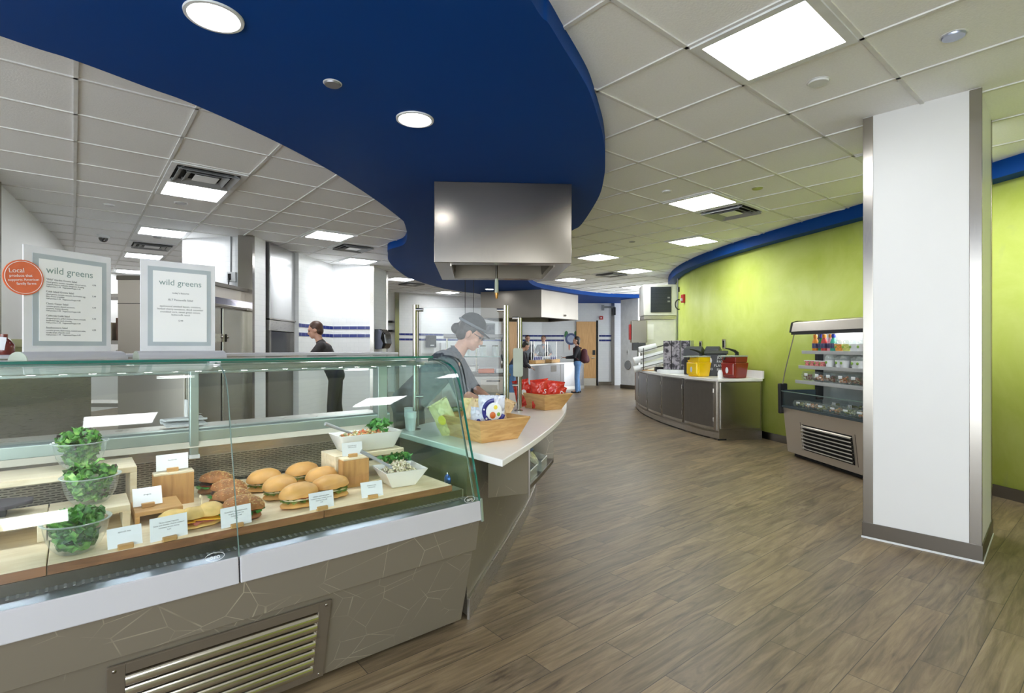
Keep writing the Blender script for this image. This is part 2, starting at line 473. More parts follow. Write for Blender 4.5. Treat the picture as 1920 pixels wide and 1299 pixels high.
def tag(o, label, cat, group=None, kind=None):
    o['label'] = label; o['category'] = cat
    if group: o['group'] = group
    if kind: o['kind'] = kind
    return o
def struct(name, bm, m, parent=None, smooth=False, bevel=0.0):
    return obj(name, bm, m, parent, smooth, bevel, kind='structure' if parent is None else None)
KIDS = {}
def dup(root, loc, rz=None, label=None, group=None, scale=None):
    r = root.copy(); COL.objects.link(r); r.location = loc
    if rz is not None: r.rotation_euler = (r.rotation_euler[0], r.rotation_euler[1], rz)
    if scale is not None: r.scale = scale if hasattr(scale, '__len__') else (scale,) * 3
    if label: r['label'] = label
    if group: r['group'] = group
    for ch in list(root.children):
        c = ch.copy(); COL.objects.link(c); c.parent = r
        for g in ch.children:
            d = g.copy(); COL.objects.link(d); d.parent = c
    return r
TXT = {}
def text_mesh(body, size, align='CENTER', depth=0.0002, spacing=1.0, lead=1.0):
    cu = bpy.data.curves.new('txt', 'FONT'); cu.body = body; cu.size = size; cu.align_x = align
    cu.extrude = depth; cu.space_character = spacing; cu.space_line = lead; cu.resolution_u = 3
    o = bpy.data.objects.new('txt', cu); COL.objects.link(o)
    dg = bpy.context.evaluated_depsgraph_get()
    me = bpy.data.meshes.new_from_object(o.evaluated_get(dg))
    bpy.data.objects.remove(o); bpy.data.curves.remove(cu)
    return me
def text(name, body, size, m, parent, loc, rot, align='CENTER', depth=0.0002, spacing=1.0, lead=1.0):
    me = text_mesh(body, size, align, depth, spacing, lead)
    me.materials.clear(); me.materials.append(m)
    o = bpy.data.objects.new(name, me); COL.objects.link(o)
    if parent: o.parent = parent
    o.location = loc; o.rotation_euler = rot
    return o
def blob(name, caps, voxel, m, parent, smooth_it=4, loc=None):
    """One continuous surface grown over tapered limbs and rounded masses."""
    bm = NB()
    for c in caps:
        if c[0] == 'e':
            sph(bm, c[1], c[2], 14, 10, c[3] if len(c) > 3 else None)
        else:
            p, r, q, s = Vector(c[0]), c[1], Vector(c[2]), c[3]
            d = q - p; L = d.length; n = max(2, int(L / (min(r, s) * 0.45)))
            for k in range(n + 1):
                t = k / n
                ico(bm, p + d * t, r + (s - r) * t, 2)
    me = bpy.data.meshes.new(name); bm.to_mesh(me); bm.free()
    o = bpy.data.objects.new('tmp', me); COL.objects.link(o)
    rm = o.modifiers.new('r', 'REMESH'); rm.mode = 'VOXEL'; rm.voxel_size = voxel
    sm = o.modifiers.new('s', 'SMOOTH'); sm.factor = 0.5; sm.iterations = smooth_it
    dg = bpy.context.evaluated_depsgraph_get()
    me2 = bpy.data.meshes.new_from_object(o.evaluated_get(dg))
    bpy.data.objects.remove(o); bpy.data.meshes.remove(me)
    me2.name = name
    me2.materials.clear(); me2.materials.append(m)
    me2.polygons.foreach_set('use_smooth', [True] * len(me2.polygons))
    r = bpy.data.objects.new(name, me2); COL.objects.link(r)
    if parent: r.parent = parent
    if loc is not None: r.location = loc
    return r
# ================================================================== the room
bm = NB(); bx(bm, -10.5, 6.5, -3.6, 19, -0.05, 0.0); struct('floor', bm, MATS['floor'])
bm = NB(); bx(bm, -10.5, 6.5, -3.6, 19, ZC, ZC + 0.05); struct('ceiling', bm, M_CEIL)

LIGHTS = {(0, 0): 'large square ceiling light nearest the viewer, above the aisle',
          (0, 4): 'ceiling light mostly hidden behind the white column',
          (-3, 4): 'square ceiling light beside a vent, in front of the green wall',
          (-5, 7): 'square ceiling light nearest the blue band of the green wall, beyond the vent',
          (-8, 7): 'square ceiling light just right of the large steel hood',
          (-9, 10): 'square ceiling light with a vent at its side, near the end of the green wall',
          (-12, 10): 'square ceiling light low beside the bottom of the large steel hood',
          (-12, 14): 'farthest square ceiling light, above the grey ice machine',
          (-8, -3): 'square kitchen ceiling light with a vent on its near side',
          (-12, -3): 'second square kitchen ceiling light behind the black dome camera',
          (-16, -3): 'third square kitchen ceiling light, above the second menu sign',
          (-20, -3): 'farthest kitchen ceiling light, seen between the two menu signs',
          (-10, 0): 'square kitchen ceiling light in front of the steel oven hood',
          (-13, 2): 'square kitchen ceiling light against the white tiled corner',
          (-16, 5): 'kitchen ceiling light by the grey tiled pillar with the towel dispenser',
          (-19, 9): 'farthest ceiling light along the edge of the blue soffit, over the back wall',
          (4, 0): 'square ceiling light over the near end of the aisle',
          (4, -4): 'square ceiling light at the entrance end of the room',
          (-4, -8): 'square ceiling light at the left end of the serving line',
          (7, -5): 'square ceiling light near the entrance wall'}
VENTS = {(-7, -3): 'square ceiling vent on the near side of a kitchen light',
         (-14, -3): 'square ceiling vent between two kitchen lights above the menu signs',
         (-11, 1): 'square ceiling vent above the white tiled kitchen corner',
         (-3, 5): 'square ceiling vent touching a light in front of the green wall',
         (-10, 10): 'square ceiling vent beyond the steel hood, beside the far aisle lights',
         (-17, 6): 'dark ceiling vent beyond the grey tiled kitchen pillar'}

# T-bar grid
bm = NB()
X0, X1, Y0, Y1 = -9.5, 5.6, -3.4, 18.4
def clip(p, d):
    t0, t1 = -60.0, 60.0
    for a, q, lo, hi in ((0, p[0], X0, X1), (1, p[1], Y0, Y1)):
        if abs(d[a]) < 1e-6: continue
        u0, u1 = (lo - q) / d[a], (hi - q) / d[a]
        if u0 > u1: u0, u1 = u1, u0
        t0, t1 = max(t0, u0), min(t1, u1)
    return t0, t1
for k in range(-34, 34):
    for o, d in ((GO - CV * (k * GS), CU), (GO + CU * (k * GS), CV)):
        t0, t1 = clip(o, d)
        if t1 - t0 > 0.3:
            c = o + d * ((t0 + t1) / 2)
            box(bm, (c.x, c.y, ZC - 0.004), (t1 - t0, 0.022, 0.008), math.atan2(d.y, d.x))
struct('trim_1', bm, M_GRID)

# troffers and vents
t = thing('ceiling_light', '', 'ceiling light', G(0.5, 0.5), ANG)
bm = NB()
for s in (-1, 1):
    box(bm, (s * 0.272, 0, -0.012), (0.045, 0.588, 0.012)); box(bm, (0, s * 0.272, -0.012), (0.5, 0.045, 0.012))
obj('frame', bm, M_PALE, t)
bm = NB(); box(bm, (0, 0, -0.008), (0.5, 0.5, 0.006)); obj('diffuser', bm, M_DIFF, t)
for n, ((i, j), lb) in enumerate(LIGHTS.items()):
    if n == 0: t['label'] = lb; t['group'] = 'square ceiling lights'; light0 = t
    else: dup(light0, G(i + .5, j + .5), label=lb, group='square ceiling lights')
t = thing('ceiling_vent', '', 'ceiling vent', G(-6.5, -2.5), ANG)
bm = NB(); box(bm, (0, 0, -0.006), (0.5, 0.5, 0.004)); obj('backing', bm, M_DARK, t)
bm = NB()
for s in (-1, 1):
    box(bm, (s * 0.272, 0, -0.012), (0.045, 0.588, 0.012)); box(bm, (0, s * 0.272, -0.012), (0.5, 0.045, 0.012))
obj('frame', bm, M_PALE, t)
for k, r in enumerate((0.215, 0.145)):
    bm = NB()
    for s in (-1, 1):
        box(bm, (s * r, 0, -0.028), (0.05, 2 * r + 0.05, 0.004), rot=Euler((0, s * 0.6, 0)))
        box(bm, (0, s * r, -0.028), (2 * r + 0.05, 0.05, 0.004), rot=Euler((-s * 0.6, 0, 0)))
    obj('louvre', bm, M_GREY, t)
bm = NB(); box(bm, (0, 0, -0.034), (0.19, 0.19, 0.006)); obj('centre_plate', bm, M_PALE, t)
for n, ((i, j), lb) in enumerate(VENTS.items()):
    if n == 0: t['label'] = lb; t['group'] = 'square ceiling vents'; vent0 = t
    else: dup(vent0, G(i + .5, j + .5), label=lb, group='square ceiling vents')

# ceiling discs: sprinkler caps, detectors, speakers
def ceil_disc(x, y, z, r, m, label, cat, name):
    t = thing(name, label, cat, (x, y, z))
    bm = NB(); lathe(bm, [(0, -0.012), (r * 0.92, -0.012), (r, -0.004), (r, 0)], 28); obj('cap', bm, m, t, True)
    bm = NB(); lathe(bm, [(r * 1.0, -0.003), (r * 1.12, -0.002), (r * 1.12, 0)], 28); obj('rim', bm, M_PALE, t, True)
ceil_disc(2.21, 2.64, ZC, 0.05, mat('cap_lilac', (170, 176, 196), 0.3, 0.6), 'lilac grey sprinkler cap on the ceiling nearest the white column', 'sprinkler cap', 'sprinkler_cap')
ceil_disc(1.80, 3.10, ZC, 0.055, M_PALE, 'pale round detector on the ceiling behind the nearest light', 'detector', 'smoke_detector')
ceil_disc(2.41, 5.18, ZC, 0.05, mat('cap_olive', (140, 142, 92), 0.4, 0.5), 'olive sprinkler cap on the ceiling near the green wall', 'sprinkler cap', 'sprinkler_cap')
ceil_disc(1.55, 5.29, ZC, 0.045, M_PALE, 'small pale ceiling cap between the big hood and the second aisle light', 'sprinkler cap', 'sprinkler_cap')
ceil_disc(1.78, 7.82, ZC, 0.045, M_GREY, 'grey sprinkler cap above the aisle right of the hood', 'sprinkler cap', 'sprinkler_cap')
ceil_disc(-3.59, 5.72, ZC, 0.06, M_GREY, 'dark ceiling detector on the kitchen tile behind the first kitchen light', 'detector', 'smoke_detector')
ceil_disc(-4.42, 5.79, ZC, 0.05, M_PALE, 'pale ceiling cap above the first menu sign', 'sprinkler cap', 'sprinkler_cap')
ceil_disc(-5.05, 7.51, ZC, 0.05, M_GREY, 'grey ceiling cap beside the third kitchen light', 'sprinkler cap', 'sprinkler_cap')
ceil_disc(-0.99, 2.91, ZB, 0.045, mat('cap_grey', (140, 140, 144), 0.35, 0.5), 'grey round cap on the blue soffit between two downlights', 'sprinkler cap', 'sprinkler_cap')
t = thing('dome_camera', 'black dome security camera on the kitchen ceiling', 'security camera', (-5.71, 7.37, ZC))
bm = NB(); lathe(bm, [(0.075, 0), (0.075, -0.03), (0.06, -0.045)], 24); obj('housing', bm, M_PALE, t, True)
bm = NB(); sph(bm, (0, 0, -0.045), 0.057); obj('dome', bm, mat('smoked_dome', (16, 18, 24), 0.08, coat=1.0), t, True)

# ------------------------------------------------------------------ blue soffit
LEFT = [(-3.45, -3.4), (-3.45, -0.6), (-3.35, 0.6), (-3.05, 1.55), (-2.395, 2.467), (-2.227, 2.668), (-2.043, 2.959), (-1.906, 3.174), (-1.671, 3.748), (-1.491, 4.408), (-1.350, 5.232),
        (-1.268, 5.982), (-1.272, 6.253), (-1.387, 6.975), (-1.558, 7.539), (-1.854, 7.925), (-1.944, 8.276), (-2.072, 8.825), (-2.158, 9.544), (-2.187, 10.274),
        (-2.179, 11.137), (-2.0, 12.155), (-1.753, 13.105), (-1.402, 13.87), (-0.95, 14.5), (-0.7, 15.2), (-0.6, 16.6)]
RIGHT = [(-0.55, -3.4), (-0.50, 0.3), (-0.3, 1.25), (0.08, 2.213), (0.166, 2.374), (0.248, 2.559), (0.366, 2.821), (0.448, 3.027), (0.553, 3.371), (0.638, 3.678), (0.722, 4.084),
         (0.792, 4.544), (0.844, 5.181), (0.826, 6.271), (0.754, 6.6), (0.58, 7.3), (0.4, 8.6), (0.3, 10.2), (0.36, 11.7), (0.62, 12.83), (1.14, 13.7), (1.97, 14.73), (2.74, 15.4), (3.76, 15.72), (5.4, 15.9)]
out = [tuple(p) for p in smooth_path(RIGHT, 7)] + [(5.4, 18.5), (-0.6, 18.5)] + [tuple(p) for p in smooth_path(LEFT, 7)][::-1]
bm = NB(); prism(bm, out, ZB, ZC); struct('ceiling_soffit', bm, M_BLUE, smooth=True)
def downlight(x, y, label):
    t = thing('downlight', label, 'downlight', (x, y, ZB), group='round downlights in the blue soffit')
    bm = NB(); lathe(bm, [(0.098, -0.003), (0.104, -0.009), (0.118, -0.008), (0.120, 0)], 40); obj('trim_ring', bm, M_PALE, t, True)
    bm = NB(); lathe(bm, [(0, -0.004), (0.099, -0.004), (0.099, 0.0)], 40); obj('lens', bm, M_DOWN, t, True)
downlight(-1.31, 2.32, 'larger round downlight in the blue soffit nearest the viewer')
downlight(-0.62, 3.37, 'round downlight in the blue soffit in front of the steel hood')
downlight(-0.57, 13.34, 'small far downlight in the blue soffit just below the steel hood')

# ------------------------------------------------------------------ walls
def wall(name, pts, z0, z1, m, t=0.12, kind=True, smooth=False):
    """Upright wall along pts with its face on the right-hand side of travel; uv = (run, height)."""
    bm = NB(); uvl = bm.loops.layers.uv.new('uv')
    P = [Vector(p) for p in pts]
    o = thick(pts, t); back = [Vector(p) for p in o[len(P):][::-1]]
    run = 0
    for i in range(len(P) - 1):
        L = (P[i + 1] - P[i]).length
        q = [bm.verts.new((*P[i], z0)), bm.verts.new((*P[i + 1], z0)), bm.verts.new((*P[i + 1], z1)), bm.verts.new((*P[i], z1))]
        f = bm.faces.new(q); f.smooth = smooth
        for lp, uv in zip(f.loops, ((run, z0), (run + L, z0), (run + L, z1), (run, z1))): lp[uvl].uv = uv
        b = [bm.verts.new((*back[i], z0)), bm.verts.new((*back[i + 1], z0)), bm.verts.new((*back[i + 1], z1)), bm.verts.new((*back[i], z1))]
        bm.faces.new(b[::-1]); bm.faces.new((q[3], q[2], b[2], b[3])); bm.faces.new((q[0], b[0], b[1], q[1]))
        if i == 0: bm.faces.new((q[0], q[3], b[3], b[0]))
        if i == len(P) - 2: bm.faces.new((q[1], b[1], b[2], q[2]))
        run += L
    if smooth: bmesh.ops.remove_doubles(bm, verts=bm.verts, dist=1e-4)
    me = bpy.data.meshes.new(name); bm.to_mesh(me); bm.free(); me.materials.append(m)
    ob = bpy.data.objects.new(name, me); COL.objects.link(ob); ob['kind'] = 'structure'
    return ob
GREEN = [tuple(p) for p in smooth_path([(5.05, -3.4), (4.95, -1.0), (4.72, 1.4), (4.45, 3.2), (4.235, 4.45), (3.93, 5.95), (3.567, 7.475), (3.40, 8.5), (3.34, 9.5), (3.43, 10.7), (3.78, 12.2), (4.2, 13.0)], 8)]
wall('wall_right', GREEN[::-1], 0, ZC, MATS['green'], 0.15, smooth=True) if False else wall('wall_right', GREEN, 0, ZC, MATS['green'], -0.15, smooth=True)
bm = NB(); ext2(bm, thick(GREEN, 0.16), 2.715, ZC); struct('trim_2', bm, M_BLUE, smooth=True)
bm = NB(); ext2(bm, thick(GREEN, 0.012), 0.0, 0.10); struct('baseboard_right', bm, M_DSTEEL, smooth=True)

FAR = [(-5.2, 14.4), (-3.3, 15.2), (-1.02, 16.75), (0.2, 17.5), (1.0, 17.7), (6.3, 17.7)]
wall('wall_far', FAR, 0, ZC, M_WTILE, 0.12)
def stripes(name, pts):
    bm = NB(); uvl = bm.loops.layers.uv.new('uv')
    for z in (1.475, 1.625):
        run = 0
        o = thick(pts, -0.006); n = len(pts); F = o[n:][::-1]
        for i in range(n - 1):
            L = (Vector(pts[i + 1]) - Vector(pts[i])).length
            v = [bm.verts.new((*F[i], z)), bm.verts.new((*F[i + 1], z)), bm.verts.new((*F[i + 1], z + .06)), bm.verts.new((*F[i], z + .06))]
            f = bm.faces.new(v)
            for lp, uv in zip(f.loops, ((run, 0.1), (run + L, 0.1), (run + L, .16), (run, .16))): lp[uvl].uv = uv
            b = [bm.verts.new((*pts[i], z)), bm.verts.new((*pts[i + 1], z)), bm.verts.new((*pts[i + 1], z + .06)), bm.verts.new((*pts[i], z + .06))]
            bm.faces.new((v[3], v[2], b[2], b[3])); bm.faces.new((v[0], b[0], b[1], v[1]))
            run += L
    me = bpy.data.meshes.new(name); bm.to_mesh(me); bm.free(); me.materials.append(M_BTILE)
    ob = bpy.data.objects.new(name, me); COL.objects.link(ob); ob['kind'] = 'structure'
stripes('trim_3', [(-3.3, 15.2), (-1.02, 16.75), (-0.30, 17.19)])
stripes('trim_4', [(0.35, 17.54), (1.0, 17.7), (2.1, 17.7)])
stripes('trim_5', [(2.92, 17.7), (3.38, 17.7)])
KIT = [(-4.75, 11.4), (-4.75, 7.60), (-3.83, 7.47), (-3.64, 7.43), (-3.63, 7.77), (-4.4, 7.8), (-4.4, 8.8), (-3.55, 8.78), (-3.42, 10.05), (-2.70, 10.05), (-2.59, 10.85), (-4.75, 11.4)]
bm = NB(); uvl = bm.loops.layers.uv.new('uv'); run = 0
for a, b in zip(KIT, KIT[1:]):
    L = (Vector(b) - Vector(a)).length
    f = bm.faces.new([bm.verts.new((*a, 0)), bm.verts.new((*b, 0)), bm.verts.new((*b, ZC)), bm.verts.new((*a, ZC))])
    for lp, uv in zip(f.loops, ((run, 0), (run + L, 0), (run + L, ZC), (run, ZC))): lp[uvl].uv = uv
    run += L
me = bpy.data.meshes.new('wall_kitchen'); bm.to_mesh(me); bm.free(); me.materials.append(M_WTILE)
o = bpy.data.objects.new('wall_kitchen', me); COL.objects.link(o); o['kind'] = 'structure'
stripes('trim_6', [(-3.55, 8.78), (-3.42, 10.05), (-2.70, 10.05)])
wall('wall_left', [(-7.6, -3.4), (-7.0, 2.0), (-4.3, 4.1), (-6.46, 7.47), (-8.6, 10.2), (-8.9, 12.6), (-4.7, 13.7)][:2] + [(-7.0, 4.4)], 0, ZC, M_WHITE, 0.12)
wall('wall_left.001', [(-4.5, 4.42), (-6.46, 7.47), (-8.4, 10.2), (-8.4, 12.4), (-5.2, 14.4)], 0, ZC, M_WHITE, 0.12)
wall('wall_left.002', [(-7.0, 4.4), (-4.5, 4.42)], 0, ZC, M_WHITE, 0.12)
# open behind the viewer for world light; unseen wall added to calm glass reflections
wall('wall_back_unseen', [(5.2, -3.4), (1.2, -3.4)], 0, ZC, M_WHITE, 0.12)
def guard(name, x, y, rz, w=0.06, z1=ZC):
    bm = NB(); box(bm, (0, 0, z1 / 2), (w, 0.006, z1)); box(bm, (-w / 2, w / 2, z1 / 2), (0.006, w, z1))
    struct(name, bm, M_STEELV).location = (x, y, 0); bpy.data.objects[name].rotation_euler = (0, 0, rz)
bm = NB(); bx(bm, -3.835, -3.632, 7.38, 7.445, 0, ZC); struct('trim_7', bm, M_STEELV)
guard('trim_8', -2.665, 10.04, 0.12, 0.07); guard('trim_9', -2.58, 10.86, 0.12, 0.05)
guard('trim_10', -3.30, 15.15, 0.5, 0.12, ZC); guard('trim_11', -4.86, 4.97, 0.8, 0.07)
guard('trim_12', 3.38, 17.66, 0, 0.10, ZB)
bm = NB(); bx(bm, 2.9, 3.38, 17.67, 17.7, 0, 0.12); bx(bm, 1.2, 2.15, 17.67, 17.7, 0, 0.12); struct('baseboard_far', bm, M_DSTEEL)

# far end: beech doors
def far_door(name, x, y, rz, w=0.66, h=2.13):
    bm = NB(); box(bm, (0, 0, h / 2), (w, 0.05, h)); d = struct(name, bm, M_DOOR, bevel=0.004)
    d.location = (x, y, 0); d.rotation_euler = (0, 0, rz)
    bm = NB(); box(bm, (0, -0.03, 0.12), (w * 0.98, 0.004, 0.24)); obj('kick_plate', bm, M_STEEL, d)
    bm = NB(); box(bm, (w * 0.38, -0.035, 1.1), (0.09, 0.02, 0.16)); obj('lock_plate', bm, M_BLACK, d, bevel=0.004)
    bm = NB(); tube(bm, [(w * 0.40, -0.03, 0.92), (w * 0.40, -0.08, 0.92), (w * 0.25, -0.085, 0.92)], 0.014); obj('door_handle', bm, M_STEEL, d, True)
    bm = NB(); box(bm, (w / 2 + 0.035, 0.0, h / 2 + 0.02), (0.05, 0.08, h + 0.04)); obj('door_frame', bm, M_DARK, d)
    return d
far_door('door_1', 2.48, 17.62, 0.0)
far_door('door_2', 0.0, 17.28, 0.55, 0.62)
# grey pier at the far right
P0 = [(3.39, 16.45), (3.78, 15.80), (4.6, 16.3), (4.2, 16.95)]
bm = NB(); prism(bm, P0, 0, ZB); struct('wall_pier', bm, mat('pier_paint', (236, 238, 240), 0.45))
bm = NB(); ext2(bm, thick([(3.375, 16.45), (3.775, 15.785)], 0.01), 0, 0.12); struct('baseboard_pier', bm, M_DSTEEL)
t = thing('round_plate', 'round grey plate low on the grey pier at the far end', 'wall plate', (3.55, 16.16, 0.73), math.atan2(-0.65, 0.39))
bm = NB(); bmesh.ops.create_cone(bm, cap_ends=True, segments=24, radius1=0.13, radius2=0.13, depth=0.02, matrix=Matrix.Translation((0, -0.013, 0)) @ Matrix.Rotation(PI / 2, 4, 'X')); obj('plate', bm, M_GREY, t, True)
bm = NB(); bmesh.ops.create_cone(bm, cap_ends=True, segments=24, radius1=0.145, radius2=0.135, depth=0.012, matrix=Matrix.Translation((0, -0.006, 0)) @ Matrix.Rotation(PI / 2, 4, 'X')); obj('rim', bm, M_DSTEEL, t, True)
t = thing('light_switch', 'small white light switch on the grey pier above the round plate', 'switch', (3.545, 16.17, 1.12), math.atan2(-0.65, 0.39))
bm = NB(); box(bm, (0, -0.006, 0), (0.09, 0.01, 0.14)); obj('plate', bm, M_PALE, t, bevel=0.003)
bm = NB(); box(bm, (0, -0.014, 0), (0.03, 0.008, 0.06)); obj('rocker', bm, M_GREY, t)
t = thing('fire_alarm', 'red fire alarm strobe high on the white far wall right of the beech door', 'fire alarm', (2.99, 17.69, 2.26))
bm = NB(); box(bm, (0, -0.025, 0), (0.12, 0.05, 0.12)); obj('housing', bm, M_RED, t, bevel=0.006)
bm = NB(); box(bm, (-0.01, -0.056, 0.0), (0.05, 0.02, 0.04)); obj('strobe_lens', bm, M_PALE, t)
t = thing('wall_bracket', 'dark bracket with a small projector high in the far right corner', 'bracket', (3.3, 17.55, 2.62))
bm = NB(); bx(bm, -0.28, 0.12, -0.05, 0.0, -0.04, 0.02); bx(bm, -0.32, -0.25, -0.1, 0.0, -0.12, 0.06); obj('arm', bm, M_GREY, t)
bm = NB(); bx(bm, 0.05, 0.13, -0.12, 0.0, -0.28, -0.02); obj('projector', bm, M_BLACK, t, bevel=0.01)
t = thing('poster', 'square poster with a round blue and green emblem on the far wall behind the customer', 'poster', (1.98, 17.69, 1.47))
bm = NB(); bx(bm, -0.24, 0.24, -0.012, 0, -0.36, 0.36); obj('sheet', bm, M_PAPER, t)
for nm, rr, yy, mm in (('outer_ring', 0.2, -0.016, mat('poster_navy', (88, 100, 140), 0.6)), ('inner_disc', 0.13, -0.02, mat('poster_sky', (180, 190, 214), 0.6))):
    bm = NB(); lathe(bm, [(0, 0), (rr, 0), (rr, 0.004), (0, 0.004)], 28); obj(nm, bm, mm, t, loc=(0, yy, 0.08), rot=(PI / 2, 0, 0))
for k, (px, pz) in enumerate(((-0.16, 0.27), (0.16, 0.27), (-0.17, 0.2), (0.19, 0.16))):
    bm = NB(); sph(bm, (px, -0.014, pz), (0.06, 0.006, 0.08), 10, 8); obj('leaf_motif', bm, mat('poster_leaf', (76, 128, 84), 0.6), t, True)
bm = NB(); sph(bm, (-0.06, -0.014, -0.16), (0.03, 0.006, 0.14), 10, 8); obj('stem_motif', bm, mat('poster_coral', (226, 150, 130), 0.6), t, True)
t = thing('picture_frame', 'small dark framed notice on the far wall behind the cook', 'picture', (-0.72, 16.92, 1.78), 0.55)
bm = NB(); bx(bm, -0.19, 0.19, -0.03, -0.003, -0.26, 0.26); obj('frame', bm, M_GREY, t, bevel=0.004)
bm = NB(); bx(bm, -0.15, 0.15, -0.034, -0.03, -0.22, 0.22); obj('print', bm, mat('print_grey', (120, 122, 126), 0.6, var=0.3, scale=12), t)

# ------------------------------------------------------------------ white column
A = Vector((2.40, 3.60)); B = Vector((2.818, 3.167)); f = (B - A).normalized(); g = Vector((-f.y, f.x)); wd = (B - A).length; dp = 0.70
t = thing('column', 'square white column with steel corner guards standing in the aisle', 'column', (A.x, A.y, 0), math.atan2(f.y, f.x))
bm = NB(); bx(bm, 0, wd, 0, dp, 0, ZC); obj('panel', bm, mat('column_panel', (222, 222, 221), 0.42, var=0.01, scale=2), t)
for (x, y, sx, sy) in ((0, 0, 1, 1), (wd, 0, -1, 1), (wd, dp, -1, -1), (0, dp, 1, -1)):
    bm = NB(); w = 0.055; e = 0.004
    bx(bm, x - sx * e, x + sx * w, y - sy * e, y, 0.1, ZC - 0.003); bx(bm, x - sx * e, x, y - sy * e, y + sy * (0.012 if sy > 0 and sx < 0 else w), 0.1, ZC - 0.003)
    obj('corner_guard', bm, M_STEELV, t, bevel=0.002)
bm = NB(); e = 0.008
for q in ((-e, wd + e, -e, 0), (-e, wd + e, dp, dp + e), (-e, 0, 0, dp), (wd, wd + e, 0, dp)): bx(bm, *q, 0, 0.105)
obj('baseboard', bm, M_DSTEEL, t, bevel=0.002)
bm = NB(); e2 = 0.012
for q in ((-e2, wd + e2, -e2, -e), (wd + e, wd + e2, 0, dp)): bx(bm, *q, 0, 0.012)
obj('caulk_bead', bm, M_PALE, t)

# ------------------------------------------------------------------ hoods
def ring_inset(pts, d):
    c = sum((Vector(p) for p in pts), Vector((0, 0))) / len(pts); out = []
    n = len(pts)
    for i in range(n):
        a, b, e = Vector(pts[i - 1]), Vector(pts[i]), Vector(pts[(i + 1) % n])
        d1 = (b - a).normalized(); d2 = (e - b).normalized()
        n1 = Vector((-d1.y, d1.x)); n2 = Vector((-d2.y, d2.x)); m = (n1 + n2).normalized()
        out.append(tuple(b + m * (d / max(0.3, m.dot(n1)))))
    return out
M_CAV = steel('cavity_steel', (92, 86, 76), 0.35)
def hood(label, pts, z0, z1, lip, m):
    t = thing('exhaust_hood', label, 'exhaust hood')
    bm = NB(); inn = ring_inset(pts, lip); n = len(pts)
    o0 = [bm.verts.new((*p, z0)) for p in pts]; o1 = [bm.verts.new((*p, z1)) for p in pts]
    i0 = [bm.verts.new((*p, z0)) for p in inn]; i1 = [bm.verts.new((*p, z1 - 0.25)) for p in ring_inset(inn, 0.06)]
    for k in range(n):
        q = (k + 1) % n
        bm.faces.new((o0[k], o0[q], o1[q], o1[k])); bm.faces.new((o0[q], o0[k], i0[k], i0[q]))
    bm.faces.new(o1)
    obj('canopy', bm, m, t, bevel=0.004)
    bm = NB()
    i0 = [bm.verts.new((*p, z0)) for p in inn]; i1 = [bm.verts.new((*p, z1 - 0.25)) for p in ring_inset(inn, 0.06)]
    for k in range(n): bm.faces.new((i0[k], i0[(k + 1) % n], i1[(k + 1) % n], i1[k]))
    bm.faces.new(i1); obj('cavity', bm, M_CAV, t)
    return t, inn
HP = [(-0.684, 4.632), (0.533, 4.708), (0.462, 5.92), (-0.776, 5.86)]
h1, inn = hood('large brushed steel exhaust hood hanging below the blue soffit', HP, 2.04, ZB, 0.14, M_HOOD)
bm = NB(); cx = sum(p[0] for p in inn) / 4; cyy = sum(p[1] for p in inn) / 4
for k in range(4): box(bm, (cx - 0.33 + k * 0.22, cyy + 0.1, 2.36), (0.205, 0.55, 0.03), rot=Euler((0.5, 0, 0)))
obj('grease_filter', bm, M_DSTEEL, h1)
for s in (0, 1):
    a = Vector(inn[s * 1 if s == 0 else 1]); b = Vector(inn[3 if s == 0 else 2])
    bm = NB(); d = b - a; c = (a + b) / 2
    box(bm, (c.x, c.y, 2.055), (d.length, 0.012, 0.05), math.atan2(d.y, d.x)); obj('inner_rim', bm, M_STEELV, h1)
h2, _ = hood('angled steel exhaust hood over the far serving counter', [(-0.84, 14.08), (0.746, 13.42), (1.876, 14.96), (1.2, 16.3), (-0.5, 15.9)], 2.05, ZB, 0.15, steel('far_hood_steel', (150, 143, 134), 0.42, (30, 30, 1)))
bm = NB()
for a in (0.0,): bx(bm, 0.742, 0.750, 13.405, 13.42, 2.06, ZB)
obj('corner_seam', bm, M_STEELV, h2)
bm = NB(); tube(bm, [(1.45, 14.35, 2.14), (1.45, 14.33, 2.14)], 0.03); obj('pull_knob', bm, M_DSTEEL, h2, True)
# pull cord with brass tip under the hood
t = thing('pull_cord', 'pale pull cord with brass tip hanging in front of the large hood opening', 'cord', (-0.155, 5.3, 2.5))
bm = NB(); tube(bm, [(0, 0, 0), (0, 0, -0.53)], 0.012); obj('hanger', bm, M_DSTEEL, t, True)
bm = NB(); tube(bm, [(0, 0, -0.52), (0, 0, -0.56), (0, 0, -0.66)], [0.016, 0.02, 0.02]); obj('sleeve', bm, mat('pale_green_plastic', (206, 214, 196), 0.5), t, True)
bm = NB(); tube(bm, [(0, 0, -0.66), (0, 0, -0.68), (0, 0, -0.72)], [0.018, 0.018, 0.010]); obj('tip', bm, mat('brass', (190, 140, 80), 0.3, 0.9), t, True)
# two thin suspension cords behind the glass guard
for k, (x, y, lb) in enumerate(((-0.80, 9.0, 'thin dark cord hanging from the soffit above the cook, the left one of two'), (-0.655, 9.0, 'thin dark cord hanging from the soffit above the cook, the right one of two'))):
    t = thing('suspended_cable', lb, 'cord', (x, y, ZB), group='thin ceiling cords')
    bm = NB(); tube(bm, [(0, 0, 0), (0, 0, -0.92)], 0.005, 6); obj('cord', bm, M_BLACK, t, True)
    bm = NB(); box(bm, (0, 0, -0.95), (0.05, 0.05, 0.06)); obj('plug', bm, M_BLACK, t)
